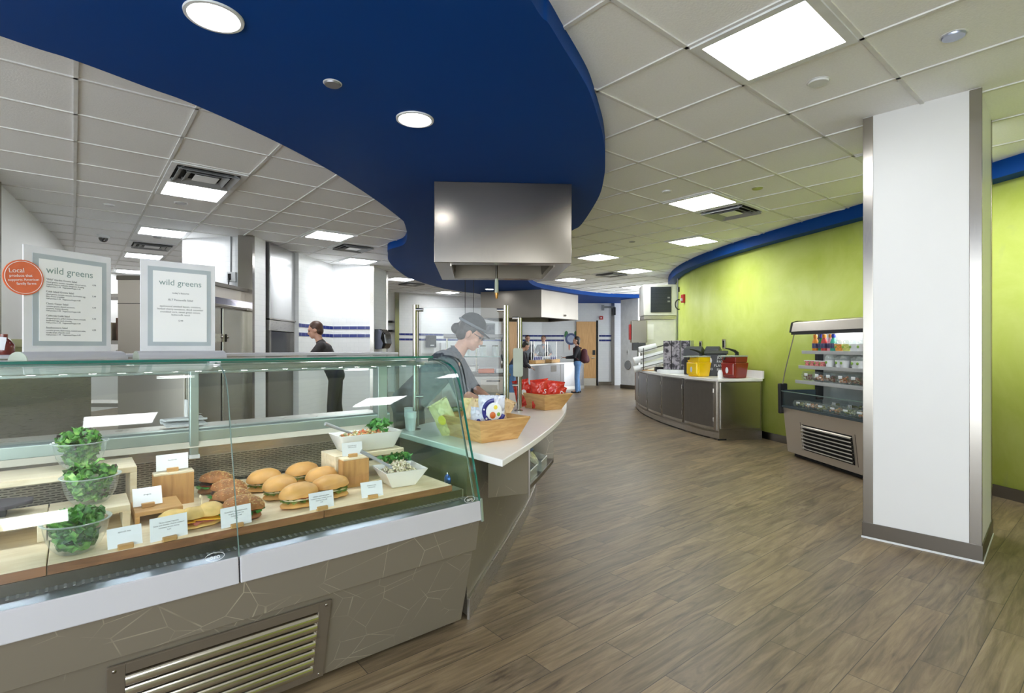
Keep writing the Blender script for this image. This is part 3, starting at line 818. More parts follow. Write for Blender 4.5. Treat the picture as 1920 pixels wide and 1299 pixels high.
# ================================================================== glass display case
SL = -2.15                                    # left end, past the frame
case = thing('display_case', 'long refrigerated glass display case with etched bronze front and white bumper rail', 'display case', C(0, 0), ANG)
def slot_material():
    m, nt, b = nodes('slotted_steel')
    tc = nn(nt, 'ShaderNodeTexCoord'); mp = nn(nt, 'ShaderNodeMapping'); mp.inputs['Rotation'].default_value = (PI / 2, 0, 0)
    br = nn(nt, 'ShaderNodeTexBrick'); br.offset = 0.5
    br.inputs['Color1'].default_value = (0.012, 0.012, 0.012, 1); br.inputs['Color2'].default_value = (0.02, 0.02, 0.02, 1)
    br.inputs['Mortar'].default_value = (*lin((178, 176, 170)), 1)
    br.inputs['Scale'].default_value = 1.0; br.inputs['Mortar Size'].default_value = 0.0034; br.inputs['Mortar Smooth'].default_value = 0.1
    br.inputs['Brick Width'].default_value = 0.034; br.inputs['Row Height'].default_value = 0.0092
    nt.links.new(tc.outputs['Object'], mp.inputs['Vector']); nt.links.new(mp.outputs['Vector'], br.inputs['Vector'])
    nt.links.new(br.outputs['Color'], b.inputs['Base Color'])
    nt.links.new(br.outputs['Fac'], b.inputs['Metallic'])
    b.inputs['Roughness'].default_value = 0.3
    return m
M_SLOT = slot_material()
def cbox(name, m, *q, bevel=0.0, parent=case):
    bm = NB(); bx(bm, *q); return obj(name, bm, m, parent, bevel=bevel)
cbox('toe_kick', M_DARK, SL, -0.02, 0.06, 0.74, 0.0, 0.035)
bm = NB(); extx(bm, [(0, .03), (-.095, .385), (.78, .385), (.78, .03)], SL, -0.004); obj('lower_panel', bm, MATS['etched'], case, bevel=0.002)
bm = NB(); extx(bm, [(-.114, .387), (-.140, .530), (.78, .530), (.78, .387)], SL, 0.0); obj('upper_panel', bm, MATS['etched'], case, bevel=0.002)
for a, b in ((SL, -0.977), (-0.973, 0.0)):
    bm = NB(); extx(bm, [(-.155, .529), (-.144, .614), (-.137, .614), (-.132, .529)], a, b); obj('bumper_rail', bm, M_BUMPER, case, bevel=0.004)
bm = NB(); extx(bm, [(-.156, .522), (-.143, .622), (-.09, .622), (-.10, .522)], 0.001, 0.014); obj('end_cap', bm, M_ALU, case, bevel=0.002)
cbox('lower_tub', M_STEEL, SL, -0.004, -0.098, 0.74, 0.532, 0.600)
bm = NB(); extx(bm, [(-.136, .600), (-.136, .604), (-.112, .600), (-.076, .612), (-.044, .615), (-.044, .596)], SL, -0.012); obj('front_tray', bm, steel('tray_steel', (132, 140, 150), 0.3, (40, 1, 1)), case)
bm = NB()
for k in range(105): box(bm, (-0.03 - k * 0.02, -0.060, 0.6155), (0.006, 0.028, 0.002))
obj('air_grille', bm, M_GREY, case)
cbox('deck_lip', M_DSTEEL, SL, -0.03, -0.046, -0.042, 0.600, 0.649)
cbox('deck', M_STEEL, SL, -0.02, -0.042, 0.72, 0.600, 0.648)
GP = [(-.143, .614), (-.098, .767), (-.063, .876), (-.028, .983), (.003, 1.085), (.022, 1.135), (.049, 1.179), (.085, 1.207), (.13, 1.224), (.19, 1.236), (.256, 1.242)]
GPS = [tuple(p) for p in smooth_path(GP, 4)]
for a, b in ((SL, -0.9765), (-0.9735, -0.003)):
    bm = NB(); extxq(bm, thick(GPS, -0.006), a, b); obj('front_glass', bm, M_GLASS, case, True)
for x0, x1, mm in ((-0.003, 0.004, M_EDGE), (-0.9765, -0.9735, M_EDGED)):
    bm = NB(); extxq(bm, thick(GPS, -0.007), x0, x1); obj('glass_edge', bm, mm, case, True)
inner = [(y + 0.014, z - 0.004) for y, z in GPS]
bm = NB(); prof = inner + [(0.735, 1.236), (0.735, 0.64), (-.12, .625)]
extx(bm, prof, -0.020, -0.014); obj('end_glass', bm, M_GLASSE, case)
bm = NB(); extxq(bm, thick(inner, -0.006), -0.0205, -0.0135); obj('glass_edge', bm, M_EDGED, case, True)
cbox('top_glass', M_GLASS, SL, -0.003, 0.262, 0.70, 1.244, 1.252)
cbox('glass_edge', M_EDGE, SL, -0.003, 0.250, 0.262, 1.243, 1.2525)
cbox('top_rail', M_ALU, SL, -0.03, 0.285, 0.325, 1.205, 1.2435, bevel=0.004)
for k in range(26):
    if k == 0:
        bm = NB(); box(bm, (0, 0, 0), (0.022, 0.010, 0.002)); led0 = obj('led', bm, M_LED, case, loc=(-0.06, 0.305, 1.2055))
    else:
        l = led0.copy(); COL.objects.link(l); l.parent = case; l.location = (-0.06 - k * 0.08, 0.305, 1.2055)
for x in (-0.975, -0.06):
    cbox('glass_clamp', M_PALE, x - 0.02, x + 0.02, 0.235, 0.30, 1.225, 1.243, bevel=0.003)
# rear framework
cbox('rear_shelf', M_BUMPER, SL, 0.02, 0.66, 0.95, 1.2535, 1.268, bevel=0.003)
cbox('rear_header', M_ALU, SL, 0.0, 0.735, 0.785, 1.175, 1.243, bevel=0.003)
bm = NB(); extx(bm, [(.725, .868), (.725, .915), (.735, .925), (.79, .925), (.79, .868)], SL, -0.0); obj('rear_sill', bm, M_ALU, case, bevel=0.003)
bm = NB(); extx(bm, [(.70, .845), (.725, .868), (.79, .868), (.79, .845)], SL, -0.0); obj('sill_trim', bm, mat('sill_trim', (206, 200, 184), 0.4), case)
cbox('work_ledge', M_STEEL, SL, 0.0, 0.79, 1.02, 0.895, 0.915, bevel=0.003)
cbox('mullion', M_ALU, -0.99, -0.955, 0.705, 0.74, 0.80, 1.20, bevel=0.003)
cbox('mullion_foot', M_PALE, -0.993, -0.952, 0.702, 0.742, 0.795, 0.812)
cbox('rear_post', M_ALU, -0.075, -0.02, 0.72, 0.79, 0.634, 1.244, bevel=0.003)
cbox('rear_glass', M_CLEAR, SL, -0.99, 0.757, 0.762, 0.925, 1.175)
cbox('rear_glass', M_CLEAR, -0.955, -0.075, 0.768, 0.773, 0.925, 1.175)
cbox('door_pull', M_PALE, -1.005, -0.992, 0.735, 0.757, 0.98, 1.06, bevel=0.003)
cbox('back_panel', M_STEEL, SL, -0.02, 0.722, 0.735, 0.634, 0.846)
cbox('slotted_sheet', M_SLOT, SL, -0.03, 0.715, 0.721, 0.655, 0.800)
bm = NB(); tube(bm, [(SL, 0.712, 0.662), (-0.04, 0.712, 0.662)], 0.003, 6); tube(bm, [(SL, 0.69, 0.645), (-0.04, 0.69, 0.645)], 0.003, 6)
obj('wire_rail', bm, M_STEEL, case, True)
# lower grille
gr = NB(); fw, fh, iw, ih = 0.665, 0.335, 0.575, 0.262
for s in (-1, 1):
    box(gr, (s * (fw + iw) / 4, 0, 0), ((fw - iw) / 2, 0.008, fh)); box(gr, (0, 0, s * (fh + ih) / 4), (iw, 0.008, (fh - ih) / 2))
grille = obj('vent_grille', gr, mat('grille_bronze', (134, 124, 110), 0.32, 0.6), case, bevel=0.0015, loc=(-0.985, -0.0525, 0.196), rot=(0.2614, 0, 0))
for k in range(7):
    z = ih / 2 - 0.02 - k * ih / 7
    bm = NB(); extxq(bm, thick([tuple(p) for p in smooth_path([(0.012, z + 0.014), (-0.006, z + 0.002), (-0.013, z - 0.012), (-0.011, z - 0.017)], 4)], 0.0015), -iw / 2, iw / 2)
    obj('louvre', bm, steel('louvre_steel', (206, 200, 190), 0.16, (1, 40, 40)) if k == 0 else MATS['louvre_steel'], grille, True)
bm = NB(); box(bm, (0, 0.010, 0), (iw, 0.004, ih)); obj('dark_backing', bm, M_DARK, grille)
for sx in (-1, 1):
    for sz in (-1, 1):
        bm = NB(); sph(bm, (sx * (fw / 2 - .018), -0.004, sz * (fh / 2 - .016)), (0.006, 0.003, 0.006), 10, 6); obj('screw', bm, M_STEELV, grille, True)
M_WINK = mat('white_ink', (226, 232, 234), 0.5)
for x in (-1.045, -0.055):
    lg = text('maker_mark', 'oro', 0.020, M_WINK, case, (x, -0.1425, 0.6235), (PI / 2 - 0.286, 0, 0))
    bm = NB(); n = 40
    pts = [(0.027 * math.cos(2 * PI * k / n), 0.0065 + 0.0125 * math.sin(2 * PI * k / n), 0) for k in range(n + 1)]
    tube(bm, pts, 0.0007, 5, cap=False); obj('mark_oval', bm, M_WINK, lg)

# ------------------------------------------------------------------ menu signs on the case top
def menu_sign(loc, rz, w, label, lines):
    t = thing('menu_sign', label, 'menu sign', loc, rz)
    bm = NB(); prof = [(0.046 * math.cos(a), 0.030 * math.sin(a)) for a in [PI * k / 14 for k in range(15)]]
    extx(bm, prof, -0.012, w * 1.12); obj('base', bm, M_BUMPER, t, True)
    bm = NB(); extx(bm, prof, -0.0145, -0.012); obj('end_plate', bm, mat('sage_plate', (176, 186, 170), 0.4), t)
    H = 0.372; z0 = 0.016
    bm = NB(); bx(bm, 0, w, -0.004, 0.002, z0, z0 + H); obj('acrylic_panel', bm, M_ACRYL, t, bevel=0.001)
    bm = NB(); bx(bm, 0.09 * w, 0.935 * w, -0.0055, -0.004, z0 + 0.092 * H, z0 + 0.935 * H); obj('mat_border', bm, M_MAT, t)
    bm = NB(); bx(bm, 0.155 * w, 0.875 * w, -0.007, -0.0055, z0 + 0.135 * H, z0 + 0.89 * H); p = obj('menu_sheet', bm, M_PAPER, t)
    for (body, size, x, z, al, m) in lines:
        text('lettering', body, size, m, p, (x * w, -0.0073, z0 + z * H), (PI / 2, 0, 0), al, lead=1.15)
    return t
l1 = [('wild greens', 0.0335, 0.225, 0.765, 'LEFT', M_LOGO)]
menu = [('"Wild" Garden Greens Salad', 'mixed greens, tomato, cucumber, shaved carrot,\nroasted peppers, balsamic vinaigrette dressing\nHalf portion 1.99   Vegetarian/Vegan 4.49', '4.99'),
        ('Cobb Island Greens Salad', 'island greens, tomato, avocado, hard boiled egg,\nbleu cheese crumbles\nHalf portion 1.99   Vegetarian/Vegan 4.49', '5.49'),
        ('Classic Caesar Salad', 'romaine greens, shaved parmesan,\ncroutons, Caesar dressing\nHalf portion 1.99   Vegetarian/Vegan 4.49', '4.49'),
        ('California Cobb Salad', 'chopped greens, grilled chicken, bacon, avocado\nhardboiled egg, ranch dressing\nHalf portion 1.99   Vegetarian/Vegan 4.49', '5.99'),
        ('Southwestern Salad', 'romaine greens, black beans, roasted corn salsa,\ntortilla strips, chipotle ranch\nHalf portion 1.99   Vegetarian/Vegan 4.49', '4.99')]
for k, (h, b, p) in enumerate(menu):
    z = 0.70 - k * 0.112
    l1 += [(h, 0.0085, 0.225, z, 'LEFT', M_INK), (b, 0.0066, 0.225, z - 0.023, 'LEFT', M_INK), (p, 0.008, 0.80, z - 0.012, 'RIGHT', M_INK)]
a1, b1 = Vector((-1.625, 1.751)), Vector((-1.543, 2.026)); d = b1 - a1
s1 = menu_sign((a1.x, a1.y, 1.2525), math.atan2(d.y, d.x), d.length, 'white menu sign with a round orange sticker, nearest on the case top', l1)
st = NB(); bmesh.ops.create_cone(st, cap_ends=True, segments=48, radius1=0.058, radius2=0.058, depth=0.003, matrix=Matrix.Rotation(PI / 2, 4, 'X'))
stk = obj('sticker', st, mat('orange_sticker', (226, 112, 72), 0.5, var=0.06, scale=40), s1, loc=(-0.003, -0.010, 0.276))
bm = NB(); tube(bm, [(0.053 * math.cos(2 * PI * k / 48), 0, 0.053 * math.sin(2 * PI * k / 48)) for k in range(49)], 0.0009, 5, cap=False); obj('ring', bm, M_PAPER, stk, loc=(0, -0.0022, 0))
for k, (tx, sz, x, z) in enumerate((('Local', 0.021, -0.020, 0.014), ('produce that', 0.0125, -0.008, 0.001), ('supports American', 0.0115, 0.0, -0.011), ('family farms', 0.0118, 0.008, -0.023))):
    text('lettering', tx, sz, M_PAPER, stk, (x, -0.0024, z), (PI / 2, -0.12, 0))
a2, b2 = Vector((-1.442, 2.045)), Vector((-1.262, 2.240)); d = b2 - a2
l2 = [('wild greens', 0.033, 0.515, 0.745, 'CENTER', M_LOGO), ("today's features", 0.0095, 0.515, 0.655, 'CENTER', M_INK), ('BLT Panzanella Salad', 0.0105, 0.515, 0.580, 'CENTER', M_INK),
      ('applewood smoked bacon, croutons,\nherbed cherry tomatoes, diced cucumber\ncrumbled corn, sweet green onions,\nbuttermilk ranch', 0.0098, 0.515, 0.510, 'CENTER', M_INK), ('5.99', 0.010, 0.515, 0.355, 'CENTER', M_INK)]
menu_sign((a2.x, a2.y, 1.2525), math.atan2(d.y, d.x), d.length, 'white menu sign with few centred lines, the farther one on the case top', l2)
p = C(-1.60, 0.80, 1.268)
t = thing('sauce_bottle', 'dark red sauce bottle with a white tag on the rear shelf at the left edge', 'bottle', p)
bm = NB(); lathe(bm, [(0, 0), (0.03, 0), (0.032, 0.01), (0.032, 0.04), (0.02, 0.058), (0.012, 0.065), (0.012, 0.08), (0, 0.08)], 20); obj('bottle_body', bm, mat('sauce_red', (120, 44, 30), 0.2, coat=0.5), t, True)
bm = NB(); box(bm, (0.012, -0.034, 0.045), (0.04, 0.002, 0.05), rot=Euler((0.1, 0.15, 0.6))); obj('tag', bm, M_PAPER, t)

# ------------------------------------------------------------------ boards and risers in the case
Z0 = 0.676
def board(s0, s1, label):
    t = thing('display_board', label, 'board', C((s0 + s1) / 2, 0, 0.649), ANG, 'wooden boards in the display case')
    h = (s1 - s0) / 2
    bm = NB(); bx(bm, -h, h, -0.034, 0.68, 0.0, 0.027); obj('plank', bm, M_MAPLE, t, bevel=0.002)
    bm = NB(); bx(bm, -h, h, -0.040, -0.034, 0.0, 0.026); obj('front_edge', bm, M_WALNUT, t)
board(-2.10, -1.452, 'maple board at the left end of the case')
board(-1.449, -0.66, 'maple board under the front bowl of greens and the seeded rolls')
board(-0.657, -0.080, 'maple board under the plain rolls and white serving bowls')
def riser(s0, s1, v0, v1, z0, z1, m, label, name='wooden_riser', th=0.022, front=False):
    t = thing(name, label, 'riser', C((s0 + s1) / 2, (v0 + v1) / 2, z0), ANG)
    w, dd, h = s1 - s0, v1 - v0, z1 - z0
    bm = NB(); bx(bm, -w / 2, w / 2, -dd / 2, dd / 2, h - th, h); obj('top', bm, m, t, bevel=0.002)
    for s in (-1, 1):
        bm = NB(); bx(bm, s * w / 2, s * (w / 2 - th), -dd / 2, dd / 2, 0, h - th); obj('leg', bm, m, t, bevel=0.002)
    return t
riser(-1.455, -1.24, 0.215, 0.405, Z0, 0.752, M_MAPLEX, 'low pale wooden riser under the middle bowl of greens')
riser(-1.96, -1.459, 0.215, 0.405, Z0, 0.752, M_MAPLEX, 'low pale wooden riser at the left edge beside the middle bowl')
riser(-1.96, -1.205, 0.43, 0.65, Z0, 0.842, M_MAPLEX, 'tall pale wooden riser at the back under the rear bowl')
riser(-1.228, -1.085, 0.20, 0.37, Z0, 0.722, M_OAKH, 'small oak stand in front of the oak block', th=0.014)
riser(-0.49, -0.15, 0.28, 0.46, Z0, 0.806, M_MAPLEX, 'pale riser under the long white bowl')
def block(s0, s1, v0, v1, z1, label):
    t = thing('oak_block', label, 'wooden block', C((s0 + s1) / 2, (v0 + v1) / 2, Z0), ANG)
    w, dd, h = s1 - s0, v1 - v0, z1 - Z0
    bm = NB(); bx(bm, -w / 2, w / 2, -dd / 2, dd / 2, 0, h - 0.008); obj('body', bm, M_OAK, t, bevel=0.002)
    bm = NB(); bx(bm, -w / 2, w / 2, -dd / 2, dd / 2, h - 0.008, h); obj('top_face', bm, M_MAPLEX, t, bevel=0.002)
block(-1.155, -1.02, 0.40, 0.455, 0.806, 'upright oak block behind the small oak stand')
block(-0.485, -0.365, 0.205, 0.262, 0.806, 'upright oak block in front of the long white bowl')
t = thing('slate_stand', 'dark slate stand with a grey plate at the left edge of the case', 'stand', C(-1.62, 0.335, 0.753), ANG)
bm = NB(); bx(bm, -0.08, 0.06, -0.03, 0.03, 0, 0.028); obj('block', bm, M_DARK, t)
bm = NB(); prism(bm, [(-0.16, -0.06), (0.06, -0.075), (0.125, -0.02), (0.125, 0.03), (0.06, 0.06), (-0.16, 0.06)], 0.029, 0.041); obj('slate', bm, mat('slate', (58, 54, 62), 0.6), t, bevel=0.003)
bm = NB(); lathe(bm, [(0, 0.042), (0.085, 0.042), (0.09, 0.052), (0.0, 0.054)], 28); obj('plate', bm, mat('grey_glaze', (150, 148, 156), 0.35), t, True, loc=(-0.045, 0, 0))

# ------------------------------------------------------------------ name cards
def card(s, v, z, rz, w, h, tilt, lines, label, size=0.006):
    t = thing('name_card', label, 'name card', C(s, v, z), ANG + rz, None)
    bm = NB(); bx(bm, -0.02, 0.02, -0.009, 0.009, 0, 0.015); obj('holder', bm, M_OAKH, t, bevel=0.002)
    bm = NB(); bx(bm, -w / 2, w / 2, -0.0006, 0.0006, 0, h); c = obj('card', bm, M_CARD, t, loc=(0, 0.001, 0.006), rot=(-tilt, 0, 0))
    for k, ln in enumerate(lines):
        text('lettering', ln, size, M_INK, c, (0, -0.0009, h * 0.72 - k * size * 1.3), (PI / 2, 0, 0))
card(-1.268, -0.022, Z0, 0.05, 0.088, 0.062, 0.55, ['spinach mix'], 'blank looking name card beside the front bowl of greens', 0.007)
card(-1.154, -0.030, Z0, 0.12, 0.104, 0.072, 0.15, ['Three-cheese baguette', 'Swiss and cheddar, French mustard', 'rosemary lavosh, honey', '6.29'], 'name card in front of the ham and cheese baguette')
card(-0.958, -0.032, Z0, 0.10, 0.098, 0.066, 0.18, ['Roast beef, caramelized onion', 'arugula, roasted red', 'multigrain roll', '6.49'], 'name card in front of the seeded rolls')
card(-0.661, -0.026, Z0, 0.02, 0.094, 0.062, 0.2, ['Chicken salad with apples', 'cranberry mayo, tomato, sprouts', 'herb focaccia roll', '5.99'], 'name card in front of the plain rolls')
card(-0.445, -0.005, Z0, -0.12, 0.090, 0.062, 0.35, ['Couscous salad', 'with parsley'], 'name card in front of the square white bowl')
card(-1.09, 0.428, 0.806, 0.02, 0.108, 0.062, 0.1, ['', 'Mesclun mix'], 'name card standing on top of the oak block')
card(-1.185, 0.262, 0.722, 0.0, 0.088, 0.068, 0.6, ['', 'arugula'], 'name card on the small oak stand', 0.008)
card(-0.43, 0.234, 0.806, -0.05, 0.092, 0.058, 0.15, ['Panzanella salad', 'with mozzarella'], 'name card leaning before the long white bowl')

# ------------------------------------------------------------------ bowls of greens
def leaf_material(name, cols):
    m, nt, b = nodes(name)
    tc = nn(nt, 'ShaderNodeTexCoord'); nz = nn(nt, 'ShaderNodeTexNoise', Scale=38.0, Detail=2.0)
    nt.links.new(tc.outputs['Object'], nz.inputs['Vector'])
    cr = nn(nt, 'ShaderNodeValToRGB'); e = cr.color_ramp.elements
    for k, (p, c) in enumerate(cols):
        x = e[k] if k < 2 else cr.color_ramp.elements.new(p)
        x.position = p; x.color = (*lin(c), 1)
    nt.links.new(nz.outputs['Fac'], cr.inputs['Fac']); nt.links.new(cr.outputs['Color'], b.inputs['Base Color'])
    setv(b, Roughness=0.45); b.inputs['Subsurface Weight'].default_value = 0.1; b.inputs['Subsurface Radius'].default_value = (0.01, 0.02, 0.005)
    MATS[name] = m; return m
M_LEAF = leaf_material('arugula', [(0.3, (40, 92, 36)), (0.7, (124, 180, 80)), (0.5, (76, 138, 56))])
M_MIX = leaf_material('mixed_leaves', [(0.30, (84, 44, 60)), (0.72, (168, 204, 112)), (0.42, (66, 124, 54)), (0.56, (106, 164, 70))])
M_HERB = leaf_material('herbs', [(0.3, (30, 92, 34)), (0.7, (96, 160, 70)), (0.5, (60, 128, 50))])
def leaf(bm, c, L, wd, rot, curl, rng):
    n = 5; prev = None
    for k in range(n):
        t = k / (n - 1)
        w = wd * (0.25 + 1.0 * math.sin(PI * min(1, 0.15 + t * 0.85))) * (1 + 0.25 * math.sin(9 * t + rng))
        z = curl * L * (t * (1 - t) * 2.0) + 0.12 * L * math.sin(6 * t + rng)
        row = [Vector((-w / 2, t * L, z + 0.25 * w)), Vector((0, t * L, z)), Vector((w / 2, t * L, z + 0.25 * w))]
        row = [bm.verts.new(Vector(c) + rot @ r) for r in row]
        if prev:
            for j in range(2): bm.faces.new((prev[j], prev[j + 1], row[j + 1], row[j]))
        prev = row
def greens(name, loc, m, label, n, r0, r1, h, top, seed, L=0.05, wd=0.027):
    rn = random.Random(seed); bm = NB()
    for k in range(n):
        if k < n * 0.3:   # mound
            a = rn.uniform(0, 2 * PI); r = r1 * 0.85 * math.sqrt(rn.random()); z = h + top * (1 - (r / r1) ** 2) * rn.uniform(0.2, 0.9)
        else:
            z = rn.uniform(0.008, h); rm = r0 + (r1 - r0) * (z / h) ** 0.6; a = rn.uniform(0, 2 * PI); r = (rm - 0.008) * rn.uniform(0.55, 0.94)
        rot = Euler((rn.uniform(-1.2, 1.2), rn.uniform(-0.9, 0.9), rn.uniform(0, 6.3))).to_matrix()
        ll = L * rn.uniform(0.6, 1.15)
        if k >= n * 0.3: ll *= 0.7
        c = Vector((r * math.cos(a), r * math.sin(a), z)) - rot @ Vector((0, ll / 2, 0))
        leaf(bm, c, ll, wd * rn.uniform(0.6, 1.2), rot, rn.uniform(-0.6, 0.6), rn.uniform(0, 6))
    for v in bm.verts:      # keep the leaves inside the bowl wall
        z = v.co.z; q = math.hypot(v.co.x, v.co.y)
        v.co.z = max(v.co.z, 0.006); z = v.co.z
        rm = (r0 + (r1 - r0) * min(1, z / h) ** 0.6) * 0.95 if z < h else r1 * (1.02 if z > h + 0.01 else 0.97)
        if q > rm: v.co.x *= rm / q; v.co.y *= rm / q
    o = obj(name, bm, m, None, True, loc=loc)
    tag(o, label, 'salad greens', kind='stuff'); return o
BOWL = [(0, 0.002), (0.046, 0.0), (0.056, 0.004), (0.072, 0.02), (0.085, 0.044), (0.092, 0.068), (0.097, 0.094)]
def bowl(loc, label):
    t = thing('clear_bowl', label, 'bowl', loc, 0.3); t.scale = (0.82, 0.82, 1.0)
    prof = BOWL; bm = NB(); lathe(bm, [(r, z) for r, z in prof], 64, flute=(16, 0.035)); obj('shell', bm, M_PLAST, t, True)
    bm = NB(); lathe(bm, [(0.094, 0.092), (0.105, 0.094), (0.107, 0.097), (0.104, 0.0985), (0.095, 0.096)], 64); obj('rim', bm, M_RIM, t, True)
for (s, v, z, m, lb, gl, n, sd, top) in ((-1.385, 0.045, Z0, M_LEAF, 'clear fluted bowl of dark greens standing on the front board', 'dark green arugula heaped in the front bowl', 300, 5, 0.03),
                                 (-1.345, 0.325, 0.752, M_MIX, 'clear fluted bowl of mixed leaves on the low riser', 'mixed green and purple leaves in the middle bowl', 260, 6, 0.04),
                                 (-1.372, 0.545, 0.842, M_MIX, 'clear fluted bowl on the tall rear riser', 'mixed leaves with tall sprigs in the rear bowl', 240, 9, 0.045)):
    p = C(s, v, z + 0.001); bowl(p, lb)
    greens('salad_greens', p + Vector((0, 0, 0.003)), m, gl, n, 0.038, 0.076, 0.092, top, sd, 0.044, 0.025)

# ------------------------------------------------------------------ sandwiches
M_BUN = mat('golden_bun', (218, 164, 92), 0.45, var=0.12, scale=18)
M_BUNP = mat('pale_bun', (226, 196, 134), 0.55, var=0.12, scale=18)
M_SEED = mat('seeded_crust', (160, 104, 58), 0.6, var=0.3, scale=60, bump=0.3)
M_SEEDS = mat('seeds', (214, 180, 122), 0.6, var=0.3, scale=90)
M_CRUMB = mat('crumb', (232, 214, 172), 0.8, var=0.06)
M_EGG = mat('egg_salad', (240, 232, 196), 0.6, var=0.1, scale=60, bump=0.6)
M_TOM = mat('tomato', (196, 72, 44), 0.3, var=0.12, scale=30)
M_HAM = mat('ham', (212, 134, 126), 0.5, var=0.1, scale=30)
M_BEEF = mat('roast_beef', (92, 66, 56), 0.55, var=0.2, scale=40)
M_CHED = mat('cheddar', (242, 186, 50), 0.4, var=0.03)
M_CRUST = mat('baguette_crust', (224, 188, 112), 0.55, var=0.2, scale=22, bump=0.3)
M_SPROUT = leaf_material('sprouts', [(0.3, (66, 92, 34)), (0.7, (176, 190, 110)), (0.5, (120, 146, 66))])
def dome(bm, rx, ry, h, z, under=0.25):
    for v in sph(bm, (0, 0, 0), (rx, ry, h), 28, 14):
        if v.co.z < 0: v.co.z *= under
        v.co.z += z + 0.004 * noise.noise(v.co * 30)
def ruffle(bm, rx, ry, z, amp, seed, n=48):
    rn = random.Random(seed); ph = rn.uniform(0, 6); c = bm.verts.new((0, 0, z)); ring = []; ring2 = []
    for k in range(n):
        a = 2 * PI * k / n
        q = 0.8; ring2.append(bm.verts.new((rx * q * math.cos(a), ry * q * math.sin(a), z)))
        w = 1 + 0.10 * math.sin(11 * a + ph) + 0.06 * math.sin(23 * a)
        ring.append(bm.verts.new((rx * w * math.cos(a), ry * w * math.sin(a), z - amp * 0.5 + amp * math.sin(13 * a + ph) + amp * .5 * math.sin(29 * a))))
    for k in range(n):
        q = (k + 1) % n
        bm.faces.new((c, ring2[k], ring2[q])); bm.faces.new((ring2[k], ring[k], ring[q], ring2[q]))
def plain_roll(label, m, fill):
    t = thing('roll_sandwich', label, 'sandwich', (0, 0, 0), 0, 'sandwiches in the display case')
    bm = NB(); dome(bm, 0.072, 0.056, 0.020, 0.006, 0.3); obj('bun_bottom', bm, m, t, True)
    bm = NB(); ruffle(bm, 0.066, 0.052, 0.027, 0.0045, 3); obj('lettuce', bm, M_SPROUT, t, True)
    bm = NB(); dome(bm, 0.062, 0.05, 0.010, 0.031, 0.6); obj('filling', bm, fill, t, True)
    bm = NB(); ruffle(bm, 0.067, 0.054, 0.040, 0.004, 8); obj('sprouts', bm, M_SPROUT, t, True)
    bm = NB(); dome(bm, 0.076, 0.058, 0.044, 0.047, 0.16); obj('bun_top', bm, m, t, True, rot=(0.06, -0.05, 0))
    return t
def seeded_roll(label):
    t = thing('seeded_sandwich', label, 'sandwich', (0, 0, 0), 0, 'sandwiches in the display case')
    rn = random.Random(4)
    bm = NB(); dome(bm, 0.066, 0.05, 0.024, 0.008, 0.35); obj('bun_bottom', bm, M_SEED, t, True)
    bm = NB(); ruffle(bm, 0.072, 0.056, 0.032, 0.005, 5); obj('lettuce', bm, M_HERB, t, True)
    bm = NB(); dome(bm, 0.058, 0.046, 0.006, 0.034, 0.8); obj('tomato', bm, M_TOM, t, True)
    bm = NB(); ruffle(bm, 0.062, 0.05, 0.042, 0.003, 9); obj('roast_beef', bm, M_BEEF, t, True)
    bm = NB(); dome(bm, 0.07, 0.052, 0.040, 0.047, 0.18); tp = obj('bun_top', bm, M_SEED, t, True, rot=(0.05, 0.16, 0))
    bm = NB()
    for k in range(150):
        a, q = rn.uniform(0, 2 * PI), math.sqrt(rn.random()) * 0.97
        x, y = 0.07 * q * math.cos(a), 0.052 * q * math.sin(a); z = 0.047 + 0.0402 * math.sqrt(max(0, 1 - q * q))
        ico(bm, (x, y, z), (0.0030, 0.0019, 0.0014), 1)
    obj('seeds', bm, M_SEEDS, tp, True)
    return t
ROLLS = [(-0.752, 0.420, 0.3, 'plain golden roll at the back left of the plain rolls'), (-0.735, 0.255, 0.5, 'plain golden roll in the left middle, partly behind the front roll'),
         (-0.712, 0.085, 0.15, 'plain golden roll at the front, tomato and greens showing'), (-0.580, 0.450, 0.1, 'plain golden roll farthest back, before the slotted steel'),
         (-0.545, 0.300, 0.3, 'plain golden roll in the middle beside the oak block'), (-0.570, 0.130, -0.2, 'plain golden roll at front right behind its name card')]
r0 = plain_roll(ROLLS[0][3], M_BUN, M_EGG); r0.location = C(*ROLLS[0][:2], Z0 + 0.001); r0.rotation_euler = (0, 0, ANG + ROLLS[0][2])
for (s, v, rz, lb) in ROLLS[1:]: dup(r0, C(s, v, Z0 + 0.001), ANG + rz, lb)
for ob in bpy.data.objects:
    if ob.get('label') == ROLLS[2][3]:
        bm = NB(); dome(bm, 0.045, 0.054, 0.006, 0.038, 0.8); obj('tomato', bm, M_TOM, ob, True)
SEEDED = [(-0.925, 0.520, 0.2, 'seeded brown roll at the back of the row'), (-0.915, 0.335, 0.2, 'seeded brown roll second from the back of the row'),
          (-0.935, 0.185, 0.1, 'seeded brown roll second from the front of the row'), (-0.925, 0.048, 0.0, 'seeded brown roll at the front behind its name card')]
q0 = seeded_roll(SEEDED[0][3]); q0.location = C(*SEEDED[0][:2], Z0 + 0.001); q0.rotation_euler = (0, 0, ANG + SEEDED[0][2])
for (s, v, rz, lb) in SEEDED[1:]: dup(q0, C(s, v, Z0 + 0.001), ANG + rz, lb)
t = thing('baguette_sandwich', 'baguette with ham and bright yellow cheese on the front board', 'sandwich', C(-1.075, 0.068, Z0 + 0.001), ANG + 0.05, 'sandwiches in the display case')
bm = NB(); dome(bm, 0.095, 0.042, 0.014, 0.005, 0.3); obj('bread_bottom', bm, M_CRUST, t, True)
bm = NB(); ruffle(bm, 0.09, 0.044, 0.022, 0.004, 2); obj('ham', bm, M_HAM, t, True)
